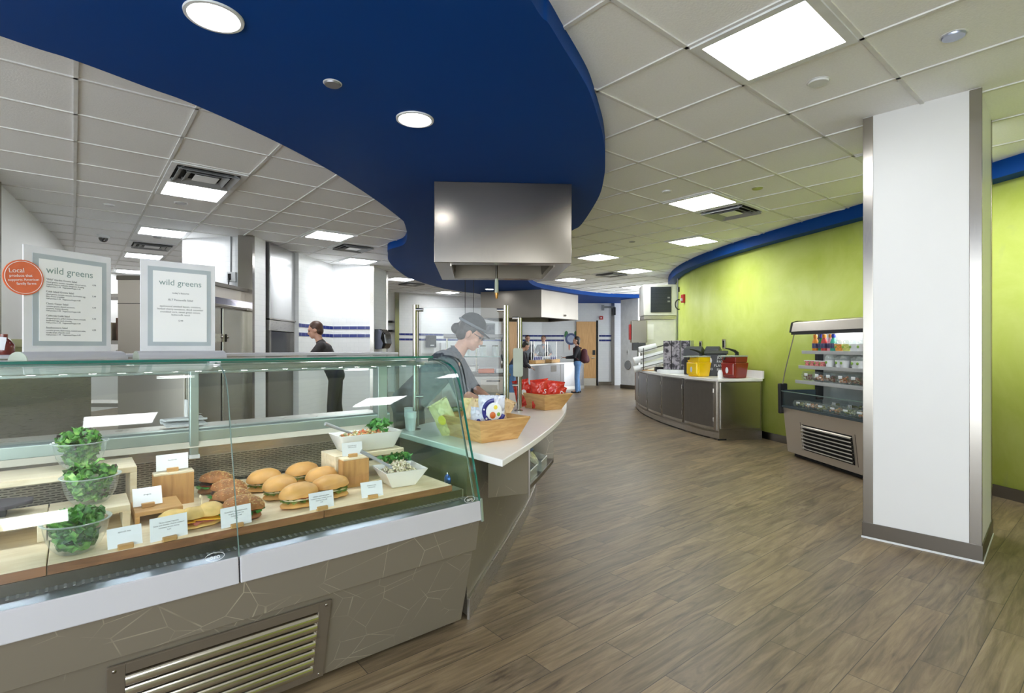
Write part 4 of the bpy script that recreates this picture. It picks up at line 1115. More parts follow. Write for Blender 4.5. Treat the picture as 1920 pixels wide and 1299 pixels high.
for x, rz in ((-0.045, 0.2), (0.05, -0.35)):
    bm = NB(); box(bm, (x, 0, 0.030), (0.08, 0.085, 0.003), rot=Euler((0.08, 0.05, rz))); obj('cheese', bm, M_CHED, t)
bm = NB()
for k, (x, rx, rz2, h) in enumerate(((-0.055, 0.052, 0.04, 0.032), (0.0, 0.05, 0.043, 0.030), (0.055, 0.05, 0.042, 0.034))):
    for v in sph(bm, (0, 0, 0), (rx, rz2, h), 22, 12):
        if v.co.z < 0: v.co.z *= 0.2
        v.co += Vector((x, 0, 0.040)); v.co.z += 0.005 * noise.noise(v.co * 28)
obj('bread_top', bm, M_CRUST, t, True, rot=(0.05, 0.0, 0))
bm = NB(); tube(bm, [(0.03, 0.01, 0.065), (0.03, 0.012, 0.10)], 0.0012, 6); sph(bm, (0.026, 0.012, 0.098), (0.004, 0.003, 0.006), 8, 6); obj('pick', bm, M_MAPLE, t, True)

# ------------------------------------------------------------------ white serving bowls
def frustum_bowl(bm, a0, b0, a1, b1, h, th=0.006, rad=0.012):
    def rr(a, b, r, z, n=5):
        out = []
        for cx, cyy, st in ((a - r, b - r, 0), (-a + r, b - r, PI / 2), (-a + r, -b + r, PI), (a - r, -b + r, 1.5 * PI)):
            for k in range(n): t = st + (PI / 2) * k / (n - 1); out.append(bm.verts.new((cx + r * math.cos(t), cyy + r * math.sin(t), z)))
        return out
    R = [rr(a0 - .004, b0 - .004, rad, 0), rr(a0, b0, rad, 0.003), rr(a1, b1, rad, h), rr(a1 - th, b1 - th, rad * 0.8, h), rr(a0 - th, b0 - th, rad * 0.8, 0.010)]
    n = len(R[0])
    for i in range(4):
        for k in range(n): bm.faces.new((R[i][k], R[i][(k + 1) % n], R[i + 1][(k + 1) % n], R[i + 1][k]))
    bm.faces.new(R[0][::-1]); bm.faces.new(R[4])
M_CER = mat('white_ceramic', (240, 240, 238), 0.15, var=0.01, coat=0.5)
def heap(name, loc, rz, label, a, b, z0, h, m, n, size, seed):
    rn = random.Random(seed); bm = NB()
    for k in range(n):
        x, y = rn.uniform(-a, a), rn.uniform(-b, b); q = 1 - max(abs(x) / a, abs(y) / b)
        z = z0 + h * min(1, q * 1.6) * rn.uniform(0.5, 1)
        ico(bm, (x, y, z), [size * rn.uniform(0.6, 1.2) for _ in range(3)], 1)
    box(bm, (0, 0, z0 * 0.6), (a * 1.7, b * 1.7, z0 * 0.7))
    o = obj(name, bm, m, None, True, loc=loc, rot=(0, 0, rz)); tag(o, label, 'salad', kind='stuff'); return o
def speckle(name, cols, scale):
    m = leaf_material(name, cols); m.node_tree.nodes['Noise Texture'].inputs['Scale'].default_value = scale; return m
pl = C(-0.305, 0.37, 0.807)
t = thing('serving_bowl', 'long white ceramic bowl of tomato salad on the pale riser', 'bowl', pl, ANG)
bm = NB(); frustum_bowl(bm, 0.125, 0.055, 0.158, 0.078, 0.082); obj('shell', bm, M_CER, t, True)
heap('tomato_salad', pl + Vector((0, 0, 0.004)), ANG, 'chopped tomato and mozzarella salad in the long white bowl', 0.135, 0.056, 0.052, 0.028,
     speckle('panzanella', [(0.34, (190, 70, 44)), (0.66, (240, 230, 204)), (0.46, (214, 130, 84)), (0.54, (120, 140, 70))], 55), 170, 0.013, 3)
rn = random.Random(8); bm = NB()
for k in range(34):
    rot = Euler((rn.uniform(-0.8, 0.8), rn.uniform(-0.8, 0.8), rn.uniform(0, 6.3))).to_matrix()
    leaf(bm, (0.085 + rn.uniform(-0.05, 0.035), rn.uniform(-0.04, 0.04), 0.088 + rn.uniform(0, 0.025)), 0.04, 0.024, rot, 0.5, rn.uniform(0, 6))
o = obj('herb_garnish', bm, M_HERB, None, True, loc=pl, rot=(0, 0, ANG)); tag(o, 'leafy green garnish at the end of the long white bowl', 'garnish', kind='stuff')
def spoon(loc, rz, tilt, label, name='serving_spoon'):
    t = thing(name, label, 'spoon', loc, rz)
    L = 0.15
    bm = NB(); tube(bm, [(0, 0, 0), (-L * math.cos(tilt), 0, L * math.sin(tilt))], [0.0055, 0.009], 10); obj('handle', bm, M_CLEAR if 'clear' in label else M_GREY, t, True)
    bm = NB(); sph(bm, (0.015, 0, -0.004), (0.026, 0.018, 0.007), 14, 8); obj('scoop', bm, M_GREY, t, True)
spoon(C(-0.37, 0.385, 0.885), ANG + 0.15, 0.42, 'grey serving spoon standing in the long white bowl')
pq = C(-0.255, 0.125, Z0 + 0.001)
t = thing('serving_bowl', 'square flared white bowl of grain salad at the right of the board', 'bowl', pq, ANG - 0.12)
bm = NB(); frustum_bowl(bm, 0.056, 0.056, 0.098, 0.098, 0.078, 0.005, 0.004); obj('shell', bm, M_CER, t)
heap('grain_salad', pq + Vector((0, 0, 0.004)), ANG - 0.12, 'pale grain salad heaped in the square white bowl', 0.07, 0.07, 0.052, 0.045,
     speckle('couscous', [(0.3, (190, 168, 130)), (0.7, (238, 232, 214)), (0.5, (224, 212, 186)), (0.4, (150, 150, 100))], 120), 420, 0.006, 5)
bm = NB()
for k in range(46):
    rot = Euler((rn.uniform(-1, 1), rn.uniform(-1, 1), rn.uniform(0, 6.3))).to_matrix()
    leaf(bm, (rn.uniform(-0.07, 0.075), 0.066 + rn.uniform(-0.012, 0.012), 0.088 + rn.uniform(0, 0.026)), 0.026, 0.02, rot, 0.5, rn.uniform(0, 6))
o = obj('parsley_garnish', bm, M_HERB, None, True, loc=pq, rot=(0, 0, ANG - 0.12)); tag(o, 'curly parsley along the back of the square white bowl', 'garnish', kind='stuff')
spoon(pq + Vector((-0.035, -0.03, 0.085)), ANG - 0.35, 0.55, 'grey serving spoon leaning in the square white bowl')
t = thing('ribbon_bow', 'small blue foil ornament in the right front corner of the case', 'ornament', C(-0.040, 0.06, 0.649), ANG)
bm = NB(); sph(bm, (0, 0, 0.026), (0.013, 0.024, 0.026), 12, 8); obj('ball', bm, mat('blue_foil', (30, 84, 150), 0.2, 0.6), t, True)
bm = NB(); tube(bm, [(0, 0, 0.05), (0, 0.004, 0.058)], 0.003, 8); obj('neck', bm, M_PALE, t, True)

t = thing('folded_towel', 'white folded towel on the ledge behind the case mullion', 'towel', C(-0.985, 0.905, 0.916), ANG + 0.1)
bm = NB(); extxq(bm, thick([tuple(p) for p in smooth_path([(-0.06, 0.004), (0.0, 0.010), (0.05, 0.012), (0.068, 0.024), (0.05, 0.036), (-0.01, 0.034), (-0.055, 0.040)], 5)], 0.009), -0.085, 0.085)
for v in bm.verts: v.co.z += 0.006 * (1 + noise.noise(v.co * 18))
obj('cloth', bm, mat('terry_white', (236, 236, 238), 0.95, var=0.03, scale=80, bump=0.4), t, True)
bm = NB(); extxq(bm, thick([(-0.055, 0.062), (0.04, 0.058)], 0.001), 0.055, 0.062); obj('hem_stripe', bm, M_PALE, t)
# ================================================================== curved white serving counter beyond the case
ZK = 0.80
OUT = [tuple(p) for p in smooth_path([(-0.042, 2.322), (0.113, 2.794), (0.274, 3.387), (0.389, 3.925), (0.451, 4.376), (0.49, 4.80), (0.46, 5.25), (0.28, 5.6), (-0.05, 5.75)], 6)]
INN = [(-0.05, 5.3), (-0.02, 4.9), (-0.06, 4.45), (-0.18, 4.05), (-0.34, 3.74), (-0.56, 3.45), (-0.70, 3.13)]
ctr = thing('serving_counter', 'curved white topped serving counter with an open shelf, joining the display case', 'counter')
bm = NB(); prism(bm, OUT + INN, ZK - 0.032, ZK); obj('countertop', bm, M_QUARTZ, ctr, bevel=0.005, seg=3)
BASE = [tuple(p) for p in smooth_path([(-0.215, 2.51), (-0.13, 2.90), (-0.027, 3.375), (0.104, 4.04), (0.19, 4.6), (0.20, 5.1), (0.08, 5.4), (-0.05, 5.45)], 6)]
BIN = [(-0.05, 5.2), (-0.06, 4.7), (-0.14, 4.3), (-0.26, 4.0), (-0.42, 3.75), (-0.62, 3.48), (-0.68, 3.2)]
bm = NB(); prism(bm, BASE + BIN, 0.02, ZK - 0.032); obj('base_cabinet', bm, MATS['etched'], ctr)
bm = NB(); ext2(bm, thick(BASE, -0.014), 0.0, 0.10); obj('plinth', bm, M_STEEL, ctr, bevel=0.002)
# overhanging shelf box under the top: near cheek, far cheek, bottom, back edge
def inset(path, d):
    o = thick(path, d); return o[len(path):][::-1]
LIP = inset(OUT, 0.022)
near = [p for p in LIP if 2.76 < p[1] < 3.50]
bm = NB(); prism(bm, near + [(0.05, 3.50), (-0.06, 3.0), (-0.12, 2.735)], 0.535, 0.560); obj('shelf_bottom', bm, M_DSTEEL, ctr, bevel=0.002)
cA = [p for p in LIP if p[1] > 2.77][0]
bm = NB(); prism(bm, [(-0.122, 2.715), cA, (cA[0] + 0.002, cA[1] + 0.022), (-0.122, 2.738)], 0.520, ZK - 0.032); obj('near_cheek', bm, MATS['etched'], ctr, bevel=0.002)
cB = near[-1]
bm = NB(); prism(bm, [(0.02, cB[1] + 0.0), (cB[0], cB[1]), (cB[0], cB[1] + 0.02), (0.02, cB[1] + 0.02)], 0.535, ZK - 0.032); obj('far_cheek', bm, MATS['etched'], ctr, bevel=0.002)
bm = NB(); bx(bm, cA[0] - 0.004, cA[0] + 0.004, cA[1] - 0.004, cA[1] + 0.02, 0.50, ZK - 0.033); obj('edge_strip', bm, M_DSTEEL, ctr)

# clear bins on the open shelf with packets
M_BAGW = mat('clear_packet', (196, 192, 170), 0.25, var=0.4, scale=60, coat=0.6)
M_BAGG = mat('granola_packet', (186, 140, 80), 0.25, var=0.4, scale=70, coat=0.6)
for (x, y, rz, lb, lb2, mm) in ((0.118, 3.22, 1.32, 'clear open bin at the far end of the low shelf', 'packet of trail mix with a blue label in the farther bin', M_BAGW),
                              (0.046, 2.98, 1.30, 'clear open bin at the near end of the low shelf', 'packet of brown granola in the nearer bin', M_BAGG)):
    t = thing('clear_bin', lb, 'bin', (x, y, 0.561), rz)
    bm = NB()
    bx(bm, -0.085, 0.085, -0.08, -0.077, 0, 0.06); bx(bm, -0.085, 0.085, 0.077, 0.08, 0, 0.11); bx(bm, -0.085, 0.085, -0.08, 0.08, 0, 0.003)
    for s in (-1, 1):
        extx(bm, [(-0.08, 0), (0.08, 0), (0.08, 0.11), (-0.08, 0.06)], s * 0.085, s * 0.082)
    obj('shell', bm, M_PLAST, t)
    bm = NB(); tube(bm, [(-0.085, -0.08, 0.06), (0.085, -0.08, 0.06)], 0.003, 6); obj('front_rim', bm, M_PALE, t, True)
    t = thing('snack_packet', lb2, 'packet', (x - 0.005, y + 0.0, 0.567), rz)
    bm = NB()
    for v in sph(bm, (0, 0, 0), (0.062, 0.022, 0.075), 16, 12, Euler((-0.7, 0, 0)).to_matrix()): v.co += Vector((0.004 * noise.noise(v.co * 60), 0.0, 0.066))
    obj('packet_body', bm, mm, t, True)
    bm = NB(); box(bm, (0, -0.002, 0.112), (0.07, 0.003, 0.035), rot=Euler((-0.7, 0, 0))); obj('label_strip', bm, mat('label_blue', (60, 84, 150), 0.4), t)

# ------------------------------------------------------------------ glass guards on slim posts
def post(x, y, z1, label, name='guard_post'):
    t = thing(name, label, 'guard post', (x, y, ZK + 0.0005))
    bm = NB(); lathe(bm, [(0, 0), (0.034, 0), (0.034, 0.005), (0.016, 0.010)], 24); obj('flange', bm, M_STEELV, t, True)
    bm = NB(); tube(bm, [(0, 0, 0.008), (0, 0, z1 - ZK)], 0.014, 14); obj('tube', bm, M_STEELV, t, True)
    bm = NB(); tube(bm, [(0.018, 0, 0.02), (0.018, 0, z1 - ZK)], 0.006, 8); obj('channel', bm, M_STEELV, t, True)
    for z in (0.72, 0.20):
        s = 1 if 'left' in label else -1
        bm = NB(); tube(bm, [(0, -0.002, z), (s * 0.05, -0.002, z)], 0.011, 10); obj('clamp', bm, M_STEELV, t, True)
    return t
post(-0.583, 3.17, 1.55, 'steel guard post at the left edge of the glass guard before the cook')
post(-0.042, 3.215, 1.55, 'thick steel guard post at the right edge of the glass guard before the cook')
post(0.052, 4.10, 1.523, 'slim steel guard post behind the tray of red bags')
def rpane(w, h, r, n=6):
    pts = []
    for cx, cz, st in ((w / 2 - r, h / 2 - r, 0), (-w / 2 + r, h / 2 - r, PI / 2), (-w / 2 + r, -h / 2 + r, PI), (w / 2 - r, -h / 2 + r, 1.5 * PI)):
        for k in range(n): a = st + (PI / 2) * k / (n - 1); pts.append((cx + r * math.cos(a), cz + r * math.sin(a)))
    return pts
def pane(label, c, w, h, rz):
    t = thing('glass_guard', label, 'glass guard', c, rz)
    pts = rpane(w, h, 0.03); bm = NB()
    a = [bm.verts.new((p[0], -0.004, p[1])) for p in pts]; b = [bm.verts.new((p[0], 0.004, p[1])) for p in pts]
    bm.faces.new(a); bm.faces.new(b[::-1]); obj('pane', bm, M_CLEAR, t)
    bm = NB()
    a = [bm.verts.new((p[0], -0.0042, p[1])) for p in pts]; b = [bm.verts.new((p[0], 0.0042, p[1])) for p in pts]; n = len(pts)
    for k in range(n): bm.faces.new((a[k], a[(k + 1) % n], b[(k + 1) % n], b[k]))
    obj('polished_edge', bm, mat('pale_glass_edge', (176, 196, 190), 0.15), t)
pane('clear rounded glass guard standing in front of the cook', (-0.315, 3.195, 1.235), 0.47, 0.60, 0.08)
# grey-green menu paddle hung on the slim post
t = thing('menu_paddle', 'grey green rounded board clipped to the slim post above the red bags', 'board', (0.045, 3.98, 1.18), 0.1)
bm = NB(); pts = rpane(0.075, 0.215, 0.015)
a = [bm.verts.new((p[0], -0.004, p[1])) for p in pts]; b = [bm.verts.new((p[0], 0.004, p[1])) for p in pts]; n = len(pts)
bm.faces.new(a); bm.faces.new(b[::-1])
for k in range(n): bm.faces.new((a[k], a[(k + 1) % n], b[(k + 1) % n], b[k]))
obj('board_face', bm, mat('sage_board', (172, 178, 164), 0.4), t, bevel=0.002)
bm = NB(); bx(bm, -0.012, 0.012, 0.0, 0.12, 0.075, 0.095); obj('clip', bm, M_BLACK, t)

# ------------------------------------------------------------------ wooden trays of crisps
def tray(label, loc, rz, a0, b0, a1, b1, h):
    t = thing('wooden_tray', label, 'tray', loc, rz)
    def quad(lv):
        return [lv[0], lv[1], lv[2], lv[3]]
    bot = [(-a0, -b0), (a0, -b0), (a0, b0), (-a0, b0)]; top = [(-a1, -b1), (a1, -b1), (a1, b1), (-a1, b1)]
    th = 0.010
    names = ('front_side', 'right_side', 'back_side', 'left_side')
    for k in range(4):
        q = (k + 1) % 4; bm = NB()
        o = [Vector((*bot[k], 0)), Vector((*bot[q], 0)), Vector((*top[q], h)), Vector((*top[k], h))]
        nrm = (o[1] - o[0]).cross(o[3] - o[0]).normalized() * th
        i = [p - nrm for p in o]
        va = [bm.verts.new(p) for p in o]; vb = [bm.verts.new(p) for p in i]
        bm.faces.new(va); bm.faces.new(vb[::-1])
        for j in range(4): bm.faces.new((va[j], va[(j + 1) % 4], vb[(j + 1) % 4], vb[j]))
        obj('side', bm, M_BAMBOO, t, bevel=0.001)
    bm = NB(); bx(bm, -a0, a0, -b0, b0, 0, 0.008); obj('bottom', bm, M_BAMBOO, t)
    return t
def bag_mesh(name, w, h, d, seed):
    rn = random.Random(seed); bm = NB(); nu, nv = 22, 26; F = []; B = []
    for side in (1, -1):
        g = []
        for i in range(nv + 1):
            v = i / nv; row = []
            for k in range(nu + 1):
                u = k / nu
                fu = math.sin(PI * u) ** 0.6; fv = min(1, math.sin(PI * v) ** 0.55)
                y = side * d / 2 * fu * fv
                p = Vector((w * (u - 0.5) * (1 - 0.06 * fv), y, h * v))
                edge = min(u, 1 - u, v, 1 - v)
                cr = noise.noise(Vector((u * 5 + seed, v * 6, side * 3.0))) * 0.010 + noise.noise(Vector((u * 11, v * 11 + seed, side))) * 0.007 + abs(noise.noise(Vector((u * 17 + v * 9, v * 13 - u * 8, seed + side)))) * 0.006
                p.y += cr * (1 if edge > 0.02 else 0.2)
                p.x += noise.noise(Vector((v * 4, seed, u * 3))) * 0.006
                if v > 0.93 or v < 0.05: p.y = 0.003 * math.sin(u * 40) + side * 0.0004
                row.append(p)
            g.append(row)
        (F if side > 0 else B).extend(g)
    for g in (F, B):
        vs = [[bm.verts.new(p) for p in r] for r in g]
        for i in range(nv):
            for k in range(nu): bm.faces.new((vs[i][k], vs[i][k + 1], vs[i + 1][k + 1], vs[i + 1][k]))
    bmesh.ops.remove_doubles(bm, verts=bm.verts, dist=0.0015)
    return bm
def bag(label, loc, rz, tilt, w, h, d, m, seed, group, marks):
    t = thing('snack_bag', label, 'snack bag', loc, rz, group)
    t.rotation_euler = (tilt[0], tilt[1], rz)
    obj('packet_body', bag_mesh('packet', w, h, d, seed), m, t, True)
    for (kind, x, z, sz, mm, *rest) in marks:
        y = -d / 2 * (math.sin(PI * (x / w + 0.5)) ** 0.6) * math.sin(PI * z / h) ** 0.55 - 0.007
        if sz < 0.03: y -= 0.004
        if kind == 'disc':
            bm = NB(); sph(bm, (0, 0, 0), (sz, 0.004, sz * 1.15), 18, 10); obj('print_patch', bm, mm, t, True, loc=(x, y + 0.004, z))
        elif kind == 'ring':
            bm = NB(); a0, a1 = rest[0]; tube(bm, [(sz * math.cos(a), -0.002 + 0.012 * abs(math.cos(a)) ** 2, sz * 1.1 * math.sin(a)) for a in [a0 + (a1 - a0) * k / 20 for k in range(21)]], rest[1], 8); o = obj('print_band', bm, mm, t, True, loc=(x, y + 0.006, z)); o.scale = (1, 0.5, 1)
        else:
            text('lettering', rest[0], sz, mm, t, (x, y - 0.001, z), (PI / 2, rest[1] if len(rest) > 1 else 0, 0))
M_TAN = mat('tan_bag', (226, 196, 152), 0.35, var=0.08, scale=14, coat=0.3)
M_TANY = mat('yellow_tan_bag', (226, 210, 150), 0.35, var=0.08, scale=14, coat=0.3)
M_WBAG = mat('white_blue_bag', (216, 218, 232), 0.2, var=0.08, scale=20, coat=0.6)
M_NAVY = mat('navy_print', (46, 48, 130), 0.3)
M_YEL = mat('yellow_print', (236, 214, 70), 0.4); M_ORP = mat('orange_print', (206, 104, 44), 0.4); M_GRP = mat('green_print', (130, 168, 70), 0.4)
M_REDB = mat('red_foil_bag', (206, 52, 36), 0.24, var=0.2, scale=24, coat=0.7)
T1 = Vector((-0.155, 2.717, ZK + 0.001))
e1 = Vector((0.020 + 0.155, 2.858 - 2.717, 0)); rz1 = math.atan2(e1.y, e1.x)
R1 = Matrix.Rotation(rz1, 3, 'Z')
hx, hy = 0.120, 0.165
c1 = T1 + R1 @ Vector((hx, hy, 0))
tray('flared wooden tray holding tan and blue snack bags on the white counter', c1, rz1, hx, hy, hx + 0.05, hy + 0.05, 0.118)
gb = 'snack bags in the nearer wooden tray'
def inb(x, y, z=0.012): return c1 + R1 @ Vector((x, y, z))
cam_rz = 0.10
bag('white snack bag with a navy ring at the front of the nearer tray', inb(-0.005, -0.085, 0.035), cam_rz, (0.12, 0.03), 0.15, 0.205, 0.07, M_WBAG, 1, gb,
    [('disc', 0.012, 0.125, 0.042, M_PAPER), ('ring', 0.012, 0.125, 0.054, M_NAVY, (1.6, 6.0), 0.011), ('disc', 0.018, 0.145, 0.016, M_YEL), ('disc', 0.005, 0.105, 0.016, M_ORP), ('disc', 0.034, 0.112, 0.013, M_GRP), ('disc', 0.05, 0.09, 0.012, M_ORP)] + [('disc', 0.012 + 0.054 * math.cos(a), 0.125 + 0.059 * math.sin(a), 0.0055, M_PAPER) for a in (2.0, 2.5, 3.0, 3.9, 4.3, 4.7, 5.1, 5.5)])
bag('tan snack bag with blue script at the right of the nearer tray', inb(0.10, -0.03), cam_rz + 0.25, (0.1, -0.25), 0.13, 0.20, 0.06, M_TAN, 2, gb, [('text', 0.005, 0.10, 0.036, M_NAVY, 'Sun', 0.1), ('disc', 0.02, 0.062, 0.018, M_GRP)])
bag('tan snack bag standing tall at the left of the nearer tray', inb(-0.085, 0.035), cam_rz - 0.3, (0.05, 0.48), 0.13, 0.205, 0.06, M_TAN, 3, gb, [('disc', 0.03, 0.10, 0.02, M_YEL)])
bag('pale yellow snack bag leaning out at the far left of the nearer tray', inb(-0.115, 0.125), cam_rz - 0.5, (0.05, -0.5), 0.14, 0.20, 0.06, M_TANY, 4, gb, [('disc', 0.0, 0.09, 0.024, M_YEL)])
bag('tan snack bag leaning right behind the script bag in the nearer tray', inb(0.115, 0.075), cam_rz, (0.0, 0.45), 0.13, 0.21, 0.055, M_TAN, 5, gb, [])
bag('small white snack bag with navy lines, left of the ring bag', inb(-0.065, -0.045), cam_rz - 0.1, (0.05, 0.1), 0.10, 0.16, 0.05, M_WBAG, 6, gb, [('disc', 0.0, 0.09, 0.012, M_NAVY), ('disc', 0.012, 0.06, 0.01, M_NAVY)])
bag('pale bag lying along the back of the nearer tray', inb(0.03, 0.115), cam_rz + 0.2, (-0.25, 0.1), 0.15, 0.19, 0.06, M_TANY, 7, gb, [('disc', 0.0, 0.1, 0.02, M_GRP)])
# second tray of red bags
T2 = Vector((0.285, 4.13, ZK + 0.001)); rz2 = 0.62
R2 = Matrix.Rotation(rz2, 3, 'Z'); hx2, hy2 = 0.085, 0.13
c2 = T2 + R2 @ Vector((hx2 * 0.6, hy2, 0))
tray('long flared wooden tray of shiny red snack bags on the white counter', c2, rz2, hx2, hy2, hx2 + 0.06, hy2 + 0.07, 0.125)
gr_ = 'red snack bags in the farther wooden tray'
def in2(x, y, z=0.012): return c2 + R2 @ Vector((x, y, z))
for k, (x, y, rz, tl, w, h, lb, mk) in enumerate((
        (-0.045, -0.035, 0.1, (0.1, -0.1), 0.15, 0.23, 'tall red bag with a big white letter, at the middle left of the farther tray', [('text', 0.03, 0.12, 0.05, M_PAPER, 'S', 0.2)]),
        (0.035, -0.075, 0.2, (0.12, 0.12), 0.15, 0.215, 'large red bag in the middle right of the farther tray', [('text', 0.045, 0.11, 0.05, M_PAPER, 'D', 0.2)]),
        (0.095, -0.03, 0.1, (0.1, 0.3), 0.11, 0.175, 'small red and orange bag at the right of the farther tray', [('disc', 0.01, 0.1, 0.02, M_ORP)]),
        (-0.095, 0.11, -0.2, (0.05, -0.2), 0.14, 0.22, 'red bag at the far left of the farther tray, beyond the post', [('disc', 0.02, 0.12, 0.02, M_PAPER)]),
        (-0.055, 0.06, 0.0, (-0.1, 0.2), 0.14, 0.17, 'low red and white bag behind the slim post', [('disc', 0.0, 0.09, 0.03, M_PAPER)]))):
    bag(lb, in2(x, y), rz, tl, w, h, 0.085, M_REDB, 20 + k, gr_, mk)

# cups beside the guard post
for k, (dx, dy) in enumerate(((-0.64, 3.09), (-0.665, 3.13))):
    t = thing('paper_cup_stack', ('white cup stack by the guard post, nearer one', 'white cup stack by the guard post, behind the other')[k], 'cup stack', (dx + 0.045, dy + 0.03 + 0.02 * k, ZK + 0.001), 0, 'white cups at the guard post'); t.scale = (0.82, 0.82, 0.85)
    bm = NB(); lathe(bm, [(0, 0), (0.026, 0), (0.034, 0.09), (0.036, 0.092), (0.035, 0.13 + 0.02 * k), (0.03, 0.135 + 0.02 * k), (0.0, 0.133 + 0.02 * k)], 22); obj('cups', bm, M_CARD, t, True)
    bm = NB(); lathe(bm, [(0.0355, 0.128 + 0.02 * k), (0.0385, 0.131 + 0.02 * k), (0.0355, 0.134 + 0.02 * k)], 22); obj('rim', bm, M_PALE, t, True)
# ================================================================== beverage counter along the green wall
ZV = 0.85
FB = [tuple(p) for p in smooth_path([(2.865, 7.30), (2.74, 7.70), (2.64, 8.19), (2.52, 9.18), (2.53, 10.4), (2.72, 11.6), (2.95, 12.1)], 6)]
WB = [(3.50, 7.40), (3.375, 8.2), (3.31, 9.0), (3.29, 9.7), (3.34, 10.4), (3.50, 11.3), (3.66, 11.95)]
bev = thing('beverage_counter', 'curved beverage counter with white top and grey doors against the green wall', 'counter')
bm = NB(); prism(bm, FB + WB[::-1], 0.10, ZV - 0.036); obj('carcass', bm, M_STEEL, bev)
bm = NB(); ext2(bm, thick([(3.50, 7.385)] + FB, -0.006), 0.0, 0.13); obj('plinth', bm, M_STEEL, bev, bevel=0.002)
bm = NB(); prism(bm, inset(FB, 0.02)[0:1] + FB + WB[::-1], 0.0, 0.02); obj('plinth_core', bm, M_DARK, bev)
TOPF = [(3.56, 7.365)] + [(FB[0][0] - 0.03, FB[0][1] - 0.035)] + inset(FB, 0.05)[1:]
def off(path, d):
    o = thick(path, d); return o[len(path):][::-1]
TOPF = [(3.50, 7.36), (2.835, 7.262)] + off(FB, 0.05)[2:]
bm = NB(); prism(bm, TOPF + WB[::-1], ZV - 0.036, ZV); obj('countertop', bm, M_QUARTZ, bev, bevel=0.004)
WB2 = [(3.50, 7.36)] + WB[1:]
bm = NB(); ext2(bm, thick(WB2, -0.022), ZV, ZV + 0.11); obj('backsplash', bm, M_QUARTZ, bev, bevel=0.003)
# door panels along the curve
def at_len(path, s):
    P = [Vector(p) for p in path]; a = 0
    for i in range(len(P) - 1):
        L = (P[i + 1] - P[i]).length
        if a + L >= s: return P[i] + (P[i + 1] - P[i]) * ((s - a) / L)
        a += L
    return P[-1]
def subpath(path, s0, s1, n=8): return [tuple(at_len(path, s0 + (s1 - s0) * k / n)) for k in range(n + 1)]
cur = 0.10
for k, w in enumerate((0.72, 0.72, 0.72, 0.72, 0.60)):
    sp = subpath(FB, cur, cur + w)
    bm = NB(); ext2(bm, thick(off(sp, 0.004), 0.014), 0.17, ZV - 0.055); dr = obj('door', bm, M_CAB, bev, bevel=0.002)
    e = Vector(at_len(FB, cur + (0.03 if k % 2 == 0 else w - 0.03)))
    for z in (0.28, 0.68):
        bm = NB(); q = off(subpath(FB, cur - 0.012, cur + 0.012, 2), 0.016)
        tube(bm, [(*q[1], z - 0.03), (*q[1], z + 0.03)], 0.007, 8); obj('hinge', bm, M_STEELV, dr, True)
    q = off(subpath(FB, cur + w - 0.09, cur + w - 0.05, 2), 0.02)
    bm = NB(); sph(bm, (*q[1], 0.76), 0.008, 10, 8); obj('lock', bm, M_STEELV, dr, True)
    for ss in (cur - 0.055, cur + w + 0.0):
        q0 = subpath(FB, max(0, ss), ss + 0.055, 3)
        bm = NB(); ext2(bm, thick(off(q0, 0.001), 0.012), 0.13, ZV - 0.037); obj('stile', bm, M_STEELV, bev)
    cur += w + 0.075
bm = NB(); q = subpath(FB, 4.28, 4.62); ext2(bm, thick(off(q, 0.003), 0.014), 0.13, ZV - 0.04); obj('end_panel', bm, mat('brown_panel', (150, 112, 88), 0.5), bev)
bm = NB(); ext2(bm, thick([(3.47, 7.385), (2.885, 7.298)], 0.008), 0.16, ZV - 0.05); obj('end_sheet', bm, steel('end_steel', (220, 218, 210), 0.24), bev)

# ---- dispensers
def tapered(bm, w0, d0, w1, d1, h, z0=0, yo=0.0):
    a = [bm.verts.new((sx * w0 / 2, sy * d0 / 2, z0)) for sx, sy in ((-1, -1), (1, -1), (1, 1), (-1, 1))]
    b = [bm.verts.new((sx * w1 / 2, sy * d1 / 2 + yo, z0 + h)) for sx, sy in ((-1, -1), (1, -1), (1, 1), (-1, 1))]
    bm.faces.new(a[::-1]); bm.faces.new(b)
    for k in range(4): bm.faces.new((a[k], a[(k + 1) % 4], b[(k + 1) % 4], b[k]))
def dispenser(label, loc, rz, m, s=1.0):
    t = thing('condiment_dispenser', label, 'dispenser', loc, rz); t.scale = (s, s, s)
    bm = NB(); tapered(bm, 0.20, 0.20, 0.235, 0.25, 0.20); tapered(bm, 0.215, 0.22, 0.225, 0.225, 0.075, 0.20); obj('body', bm, m, t, bevel=0.012, seg=3)
    bm = NB(); bx(bm, -0.10, 0.10, -0.145, -0.10, 0.03, 0.20); obj('front_bulge', bm, m, t, bevel=0.02, seg=3)
    bm = NB(); bx(bm, -0.11, 0.115, -0.13, 0.115, 0.275, 0.292); bx(bm, -0.06, 0.06, -0.24, -0.12, 0.272, 0.29); obj('lid', bm, mat('lid_grey', (166, 172, 168), 0.4), t, bevel=0.004)
    bm = NB(); tube(bm, [(0, 0.04, 0.29), (0, 0.04, 0.325), (0, 0.0, 0.35), (0, -0.10, 0.375), (0, -0.17, 0.385)], [0.026, 0.024, 0.018, 0.012, 0.007], 10); obj('pump_handle', bm, M_BLACK, t, True)
    bm = NB(); tube(bm, [(0, -0.19, 0.275), (0, -0.20, 0.235)], [0.018, 0.012], 10); obj('nozzle', bm, M_BLACK, t, True)
    bm = NB(); sph(bm, (0, -0.146, 0.10), (0.022, 0.004, 0.04), 12, 8); obj('badge', bm, M_PALE, t, True)
    return t
